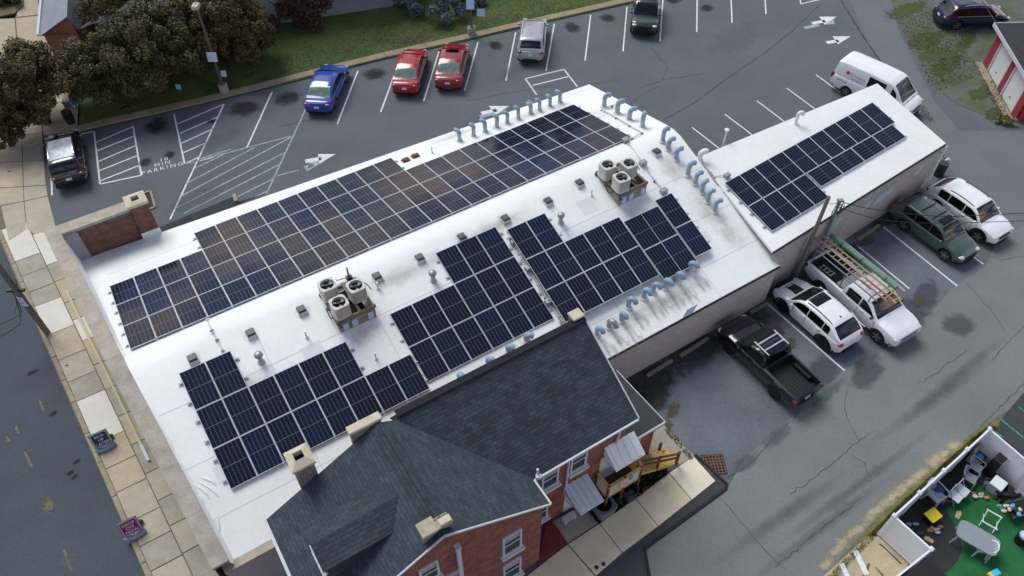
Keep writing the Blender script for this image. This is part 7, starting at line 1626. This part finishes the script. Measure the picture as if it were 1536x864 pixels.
# ================================================================== fenced yard
M_vinyl = mat('vinyl_white', s2l(222, 226, 232), .4, var=.03); M_turf = mat('turf_green', s2l(24, 98, 50), .9, var=.2, scale=2.5, fine=.3, finescale=30); M_mat = mat('rubber_mat', s2l(44, 45, 48), .9, var=.2, scale=2); M_padc = mat('pad_concrete', s2l(170, 158, 130), .9, var=.12, scale=1.5, fine=.1, finescale=12)
FZ = 1.8; F0 = at(1318.5, 802, 0); F0 = B(19.52, -3.2); F1 = B(26.0, -3.66); F2 = B(26.0, 6); F3 = B(19.64, -1.56)
ground('yard_mat', [(1310, 800), (1485, 650), (1545, 705), (1700, 830), (1700, 1000), (1400, 1000), (1380, 880)], .018, M_mat)
ground('turf_carpet', [(1420, 766), (1440, 742), (1462, 712), (1482, 722), (1500, 742), (1540, 745), (1700, 850), (1700, 1000), (1390, 1000), (1414, 866), (1436, 842), (1443, 826), (1440, 800)], .024, M_turf)
fe = thing('vinyl_fence', 'white vinyl privacy fence enclosing the cluttered yard', 'fence', F0)
def fence_run(p, q, np_, posts):
    for k in range(np_):
        a0 = p.lerp(q, k / np_); a1_ = p.lerp(q, (k + 1) / np_); d = (a1_ - a0).normalized(); mb = MB(); m_ = 9
        nn2 = Vector((-d.y, d.x, 0))
        for j in range(m_): x0, x1 = a0.lerp(a1_, (j + .006) / m_), a0.lerp(a1_, (j + .994) / m_); mb.prism([x0 - nn2 * .02, x1 - nn2 * .02, x1 + nn2 * .02, x0 + nn2 * .02], FZ - .16)
        mb.v = [v + Z_ * .06 for v in mb.v]; pn = mb.build('fence_panel', M_vinyl, fe, world=True)
        rl = MB(); rl.bar(a0 + Z_ * (FZ - .06), a1_ + Z_ * (FZ - .06), .07, .13); rl.bar(a0 + Z_ * .1, a1_ + Z_ * .1, .07, .13); rl.each('rail', M_vinyl, pn, world=True)
    for k in range(posts[0], posts[1]):
        a0 = p.lerp(q, k / np_); o = MB().box(a0, .13, .13, FZ + .05, ax=((q - p).normalized(), Z_.cross((q - p).normalized()), Z_)).build('post', M_vinyl, fe, world=True); MB().box(a0 + Z_ * (FZ + .05), .17, .17, .07, ax=((q - p).normalized(), Z_.cross((q - p).normalized()), Z_), taper=.3).build('post_cap', M_vinyl, o, world=True)
fence_run(F0, F1, 4, (0, 5)); fence_run(F1, F2, 5, (1, 6)); fence_run(F0, F3, 1, (1, 2)); F4 = B(17.4, -1.55); fence_run(F3, F4, 1, (1, 2)); F5 = B(17.4, 1.0)
# concrete pad outside the fence with a white rail, shed roof inside
pd = MB(); pd.prism(px([(1300, 806), (1317, 806), (1362, 848), (1335, 900), (1200, 900), (1238, 862)], 0), .10); o = pd.build('concrete_pad', M_padc, bevel=.02); struct(o)
pd = MB(); pd.bar(at(1283, 826, .115), at(1300, 862, .115), .22, .012); pd.bar(at(1262, 845, .115), at(1272, 866, .115), .2, .012); o = pd.build('pad_marks', M_white); struct(o); crack([(1318, 815), (1335, 830), (1352, 846)], .08, .105, .06, 'pad_moss', mat('moss_green', s2l(88, 84, 46), .95, var=.3)); crack([(1292, 868), (1300, 855), (1304, 845)], .10, .105, .06, 'pad_moss', bpy.data.materials['moss_green']); crack([(1312, 850), (1325, 864)], .10, .105, .06, 'pad_moss', bpy.data.materials['moss_green'])
sh = thing('garden_shed', 'shed with a black felt roof in the corner of the yard', 'shed', B(18.4, -.3, 0)); s_ = [B(17.6, -1.42), B(19.2, -1.42), B(19.2, .9), B(17.6, .9)]; MB().prism(s_, 1.7).build('wall', M_trim, sh, world=True); rr = [B(17.5, -1.47, 1.68), B(19.3, -1.47, 1.68), B(19.3, 1.0, 1.86), B(17.5, 1.0, 1.86)]; MB().add(rr + [p + Z_ * .05 for p in rr], [[3, 2, 1, 0], [4, 5, 6, 7], [0, 1, 5, 4], [1, 2, 6, 5], [2, 3, 7, 6], [3, 0, 4, 7]]).build('roof', mat('felt_black', s2l(28, 28, 30), .9, var=.12), sh, world=True)
# chairs
M_chg = mat('chair_grey', s2l(164, 168, 178), .5, var=.06); M_chw = mat('chair_white', s2l(216, 222, 226), .5, var=.04)
def lawn_chair(label, u, v, rz, m, sc=1.0, z=.0):
    g = thing('garden_chair', label, 'chair', at(u, v, z + .02), rz, group='plastic garden chairs in the yard'); g.scale = (sc, sc, sc)
    n = 9; vs = []
    for i in range(n):
        f = i / (n - 1); x = -.22 + .44 * f; w_ = .235 - .03 * (1 - f)
        for j in range(5): y = w_ * (j / 2 - 1); vs.append(Vector((x, y, .42 - .02 * math.cos(PI * (j / 4 - .5)) + .02 * f)))
    mb = MB().add(vs + [p - Z_ * .025 for p in vs], [[i * 5 + j, (i + 1) * 5 + j, (i + 1) * 5 + j + 1, i * 5 + j + 1] for i in range(n - 1) for j in range(4)] + [[45 + i * 5 + j, 45 + i * 5 + j + 1, 45 + (i + 1) * 5 + j + 1, 45 + (i + 1) * 5 + j] for i in range(n - 1) for j in range(4)]); mb.build('seat', m, g, smooth=40)
    bk = MB()
    for k in range(7): y = -.19 + .38 * k / 6; bk.bar(Vector((-.22 - .02 * math.cos(k - 3), y, .44)), Vector((-.36 - .05 * (1 - ((k - 3) / 3) ** 2), y * 1.05, .86 - .06 * ((k - 3) / 3) ** 2)), .035, .02, up=Vector((0, 1, 0)))
    bk.tube([(-.34, -.24, .74), (-.40, -.16, .86), (-.42, 0, .89), (-.40, .16, .86), (-.34, .24, .74)], .028, n=8); bk.build('backrest', m, g, smooth=40)
    for sy in (-1, 1): MB().tube([(-.34, sy * .24, .74), (-.1, sy * .28, .68), (.16, sy * .28, .65), (.22, sy * .26, .58), (.22, sy * .25, .42)], .026, n=8).build('arm', m, g, smooth=40)
    for sx in (-1, 1):
        for sy in (-1, 1): MB().tube([(sx * .20, sy * .21, .43), (sx * .25, sy * .25, 0)], [.035, .025], n=8).build('leg', m, g, smooth=40)
    return g
lawn_chair('large grey plastic armchair against the fence behind the yellow-lidded box', 1397, 752, math.radians(-58), M_chg, 1.25); lawn_chair('grey plastic armchair standing on the turf, second along the fence', 1450, 724, math.radians(-40), M_chg, 1.0); lawn_chair('grey plastic armchair pushed into the fence corner behind the others', 1459, 708, math.radians(-45), M_chg, .95); lawn_chair('white plastic armchair tucked under the end of the grey table', 1466, 828, math.radians(165), M_chw, 1.0)
def fold_chair(label, u, v, rz):
    g = thing('folding_chair', label, 'chair', at(u, v, .02), rz, group='white folding chairs in the yard'); MB().box((0, 0, .43), .46, .44, .035).build('seat', M_chw, g, bevel=.01); b_ = MB(); b_.box((-.27, 0, .62), .03, .44, .24); b_.build('backrest', M_chw, g, bevel=.01); f_ = MB()
    for sy in (-1, 1): f_.bar(Vector((-.30, sy * .22, .86)), Vector((.22, sy * .22, .02)), .025, .03); f_.bar(Vector((.20, sy * .20, .42)), Vector((-.24, sy * .20, .02)), .025, .03)
    f_.build('frame', M_aluml, g); return g
fold_chair('white folding chair nearer the blue ball', 1427, 752, math.radians(-50)); fold_chair('white folding chair nearer the grey armchair on turf', 1437, 743, math.radians(-50))
tbl = thing('patio_table', 'grey oblong plastic patio table on the turf', 'table', at(1455, 818, .02), math.radians(-37)); vs = []; ntt = 28
for k in range(ntt): a = 2 * PI * k / ntt; e = 5; vs.append(Vector((math.copysign(abs(math.cos(a)) ** (2 / e), math.cos(a)) * .78, math.copysign(abs(math.sin(a)) ** (2 / e), math.sin(a)) * .45, .70)))
MB().add(vs + [p + Z_ * .04 for p in vs], [list(range(ntt))[::-1], list(range(ntt, 2 * ntt))] + [[i, (i + 1) % ntt, ntt + (i + 1) % ntt, ntt + i] for i in range(ntt)]).build('tabletop', mat('table_grey', s2l(134, 142, 148), .4, var=.06), tbl)
for sx in (-1, 1):
    for sy in (-1, 1): MB().tube([(sx * .62, sy * .33, .70), (sx * .68, sy * .36, 0)], .04, n=8).build('leg', M_chg, tbl, smooth=40)
g = thing('storage_tote', 'black storage tote with a bright yellow lid', 'box', at(1394, 779, .02), math.radians(30)); MB().box((0, 0, 0), .50, .40, .38, taper=1.08).build('tub', M_trimb, g, bevel=.02); MB().box((0, 0, .38), .60, .48, .05).build('lid', mat('lid_yellow', s2l(236, 206, 30), .45, var=.05), g, bevel=.02); MB().box((.30, 0, .30), .03, .2, .05).build('handle', M_trimb, g)
g = thing('ball', 'dark blue ball behind the big grey armchair', 'ball', at(1404, 737, .32)); MB().ico((0, 0, 0), .30, seg=18, rings=12).build('ball', mat('ball_blue', s2l(22, 62, 140), .4, var=.1), g, smooth=60)
g = thing('speaker_case', 'tall black case leaning in the fence corner', 'case', at(1483, 706, .02), math.radians(35)); MB().box((0, 0, 0), .62, .40, 1.15, taper=.96).build('case', M_trimb, g, bevel=.03); MB().bar(Vector((-.3, -.22, 1.16)), Vector((.3, -.22, 1.16)), .03, .03).build('edge_strip', M_galv, g); MB().box((.36, 0, .6), .05, .14, .05).build('handle', M_black, g)
g = thing('playhouse_seat', 'tan and black child seat with blue cushion by the fence corner', 'seat', at(1461, 691, .02), math.radians(-48)); MB().box((0, 0, 0), .56, .60, .42).build('base', mat('seat_tan', s2l(170, 152, 132), .7, var=.1), g, bevel=.05); MB().box((-.22, 0, .42), .14, .56, .44).build('backrest', mat('seat_tan2', s2l(160, 144, 126), .7, var=.1), g, bevel=.05); MB().ico((.06, 0, .45), 1, sc=(.18, .16, .09)).build('cushion', mat('cushion_blue', s2l(90, 160, 220), .7, var=.2, scale=8), g, smooth=60); MB().box((.1, 0, .425), .36, .44, .02).build('pan', M_black, g)
g = thing('storage_bin', 'pale grey lidded bin by the bicycle', 'bin', at(1489, 734, .02), math.radians(40)); MB().box((0, 0, 0), .52, .46, .55, taper=1.1).build('tub', M_chg, g, bevel=.03); MB().box((0, 0, .55), .6, .54, .05, taper=.92).build('lid', M_chw, g, bevel=.02)
g = thing('tyre_stack', 'black rubber tyre lying on boxes right of the pale bin', 'tyre', at(1503, 735, .3)); MB().lathe([(.18, 0), (.32, .0), (.36, .06), (.36, .16), (.32, .2), (.18, .2), (.16, .1)], n=24, caps=False).build('tyre', M_tyre, g, smooth=40); MB().lathe([(.20, .0), (.20, -.3)], n=16).build('drum', M_trimb, g)
# bicycle
M_bred = mat('bike_red', s2l(188, 36, 44), .35, var=.05, coat=.5); bk = thing('bicycle', 'red bicycle leaning against the inside of the white fence', 'bicycle', at(1512, 716, .02), math.radians(-43))
for x in (-.52, .52): 
    o = MB().tube([(x + .32 * math.cos(2 * PI * k / 28), 0, .34 + .32 * math.sin(2 * PI * k / 28)) for k in range(29)], .022, n=6, caps=False).build('wheel', M_tyre, bk, smooth=60); s2_ = MB()
    for k in range(10): s2_.tube([(x, 0, .34), (x + .31 * math.cos(2 * PI * k / 10), 0, .34 + .31 * math.sin(2 * PI * k / 10))], .004, n=4)
    s2_.build('spokes', M_galv, o)
f_ = MB()
for p, q in (((-.52, 0, .34), (-.08, 0, .30)), ((-.08, 0, .30), (-.18, 0, .78)), ((-.52, 0, .34), (-.16, 0, .68)), ((-.08, 0, .30), (.36, 0, .70)), ((-.16, 0, .72), (.34, 0, .78)), ((.33, 0, .86), (.52, 0, .34))): f_.tube([p, q], .022, n=7)
f_.build('frame', M_bred, bk, smooth=60); MB().box((-.20, 0, .80), .24, .13, .05, taper=.7).build('saddle', M_black, bk, bevel=.02); MB().tube([(.36, -.28, .98), (.33, -.1, .96), (.33, .1, .96), (.36, .28, .98)], .016, n=6).build('handlebar', M_black, bk); MB().lathe([(.09, -.02), (.09, .02)], (-.08, 0, .30), n=16, ax=(Vector((1, 0, 0)), Vector((0, 0, 1)), Vector((0, 1, 0)))).build('crank', M_galv, bk)
g = thing('folding_table_base', 'white metal folding table frame without a top on the turf', 'frame', at(1481, 786, .02), math.radians(52)); mb = MB()
for x in (-.32, .32): mb.bar(Vector((x, -.3, .42)), Vector((x, .3, .42)), .05, .05)
for y in (-.26, .26): mb.bar(Vector((-.32, y, .42)), Vector((.32, y, .05)), .025, .025); mb.bar(Vector((.32, y, .42)), Vector((-.32, y, .05)), .025, .025)
mb.build('frame', M_chw, g)
ct = thing('camp_cot', 'dark folding cot heaped with clothes at the right edge of the yard', 'cot', at(1522, 768, .02), math.radians(15)); MB().box((0, 0, .38), 1.1, .62, .03).build('canvas', M_trimb, ct); f_ = MB()
for x in (-.5, .5):
    for y in (-.3, .3): f_.bar(Vector((x, y, .4)), Vector((x * .8, y, 0)), .03, .03)
for y in (-.31, .31): f_.bar(Vector((-.56, y, .40)), Vector((.56, y, .40)), .035, .035)
f_.build('frame', M_steel, ct)
def heap(name, label, cat, u, v, z, n, r, cols):
    g = thing(name, label, cat, at(u, v, z))
    for k, col in enumerate(cols):
        mb = MB()
        for j in range(n): mb.ico((random.gauss(0, r), random.gauss(0, r * .7), .05 + random.random() * .08), 1, seg=8, rings=5, sc=(random.uniform(.08, .16), random.uniform(.05, .11), random.uniform(.03, .06)))
        mb.v = [p + Vector((random.uniform(-.015, .015), random.uniform(-.015, .015), random.uniform(-.01, .01))) for p in mb.v]
        o = mb.build('pile', mat(name + '_cloth', col, .8, var=.2, scale=9), g, smooth=70); o['kind'] = 'stuff'
heap('clothes_pile', 'blue and cream clothes heaped on the cot', 'clothes', 1518, 764, .44, 4, .22, (s2l(96, 160, 200), s2l(206, 186, 164), s2l(40, 52, 70))); heap('toy_pile', 'small orange and white toys scattered on the turf', 'toys', 1471, 744, .03, 3, .14, (s2l(214, 120, 84), s2l(206, 214, 210))); heap('rubbish_pile', 'grey buckets and rags heaped in front of the black case', 'junk', 1476, 722, .05, 5, .26, (s2l(58, 60, 66), s2l(120, 122, 126), s2l(34, 40, 52))); heap('rubbish_pile', 'pale boxes and cords heaped under the cot', 'junk', 1524, 752, .05, 6, .36, (s2l(34, 36, 40), s2l(150, 140, 126), s2l(96, 110, 128), s2l(60, 56, 52))); heap('rubbish_pile', 'dark clutter along the fence behind the folding chairs', 'junk', 1426, 740, .05, 5, .17, (s2l(26, 28, 32), s2l(44, 50, 60), s2l(52, 44, 40)))
heap('rubbish_pile', 'dark bags and crates piled by the bicycle', 'junk', 1508, 748, .05, 6, .3, (s2l(40, 42, 46), s2l(92, 92, 90), s2l(70, 60, 50))); heap('junk_pile', 'grey and blue odds and ends along the inside of the fence by the gate', 'junk', 1366, 797, .03, 4, .26, (s2l(150, 160, 172), s2l(60, 76, 98), s2l(70, 66, 62))); heap('leaf_heap', 'dry leaves and scraps scattered on the rubber mat', 'leaves', 1403, 795, .0, 5, .2, (s2l(132, 112, 84), s2l(168, 158, 140)))
g = thing('yellow_toy', 'small yellow pail among the junk', 'pail', at(1493, 740, .05)); MB().lathe([(.09, 0), (.12, .18), (.10, .18), (.08, .03)], n=14, caps=False).build('pail', mat('pail_yellow', s2l(222, 202, 52), .5, var=.05), g, smooth=40); MB().lathe([(.09, .0), (.001, .0)], n=14, caps=False).build('bottom', mat('pail_yellow2', s2l(200, 180, 52), .5, var=.05), g)
g = thing('wooden_plank', 'short split wooden plank on the rubber mat', 'plank', at(1437, 772, .03), .9); MB().add([Vector((x, y, z)) for z in (0, .03) for x, y in ((-.2, -.09), (.12, -.10), (.26, -.02), (.15, .03), (.14, .09), (-.2, .08))], [[5, 4, 3, 2, 1, 0], [6, 7, 8, 9, 10, 11]] + [[i, (i + 1) % 6, 6 + (i + 1) % 6, 6 + i] for i in range(6)]).build('plank', mat('plank_pale', s2l(196, 176, 134), .85, var=.1), g)
g = thing('wood_block', 'small pale wood block at the foot of the fence gate', 'block', at(1392, 811, .02), -.6); MB().box((0, 0, 0), .34, .16, .12).build('block', mat('block_pale', s2l(182, 156, 120), .85, var=.15), g, bevel=.01)
g = thing('toy_car', 'cyan and yellow toy at the bottom edge of the turf', 'toy', at(1490, 862, .02), .4); MB().box((0, 0, .04), .42, .28, .2, taper=.85).build('body', mat('toy_cyan', s2l(60, 190, 220), .4, var=.05), g, bevel=.03); MB().box((-.22, 0, .04), .14, .26, .18, taper=.9).build('nose', mat('toy_yellow', s2l(230, 200, 40), .4, var=.05), g, bevel=.03)
g = thing('black_bin', 'black bin with a white bag at the right edge of the turf', 'bin', at(1529, 812, .02)); MB().lathe([(.22, 0), (.27, .5), (.28, .52)], n=18).build('tub', M_trimb, g, smooth=40); MB().ico((0, 0, .52), 1, sc=(.24, .24, .14)).build('bag', mat('bag_white', s2l(176, 190, 208), .4, var=.15), g, smooth=60)
g = thing('yard_grill', 'white rounded tub at the right end of the yard fence', 'tub', at(1536, 728, .02)); MB().lathe([(.24, 0), (.30, .5), (.31, .55), (.27, .62), (.05, .68)], n=20).build('tub', M_chw, g, smooth=40); MB().lathe([(.05, .67), (.05, .72)], n=10).build('knob', M_black, g)
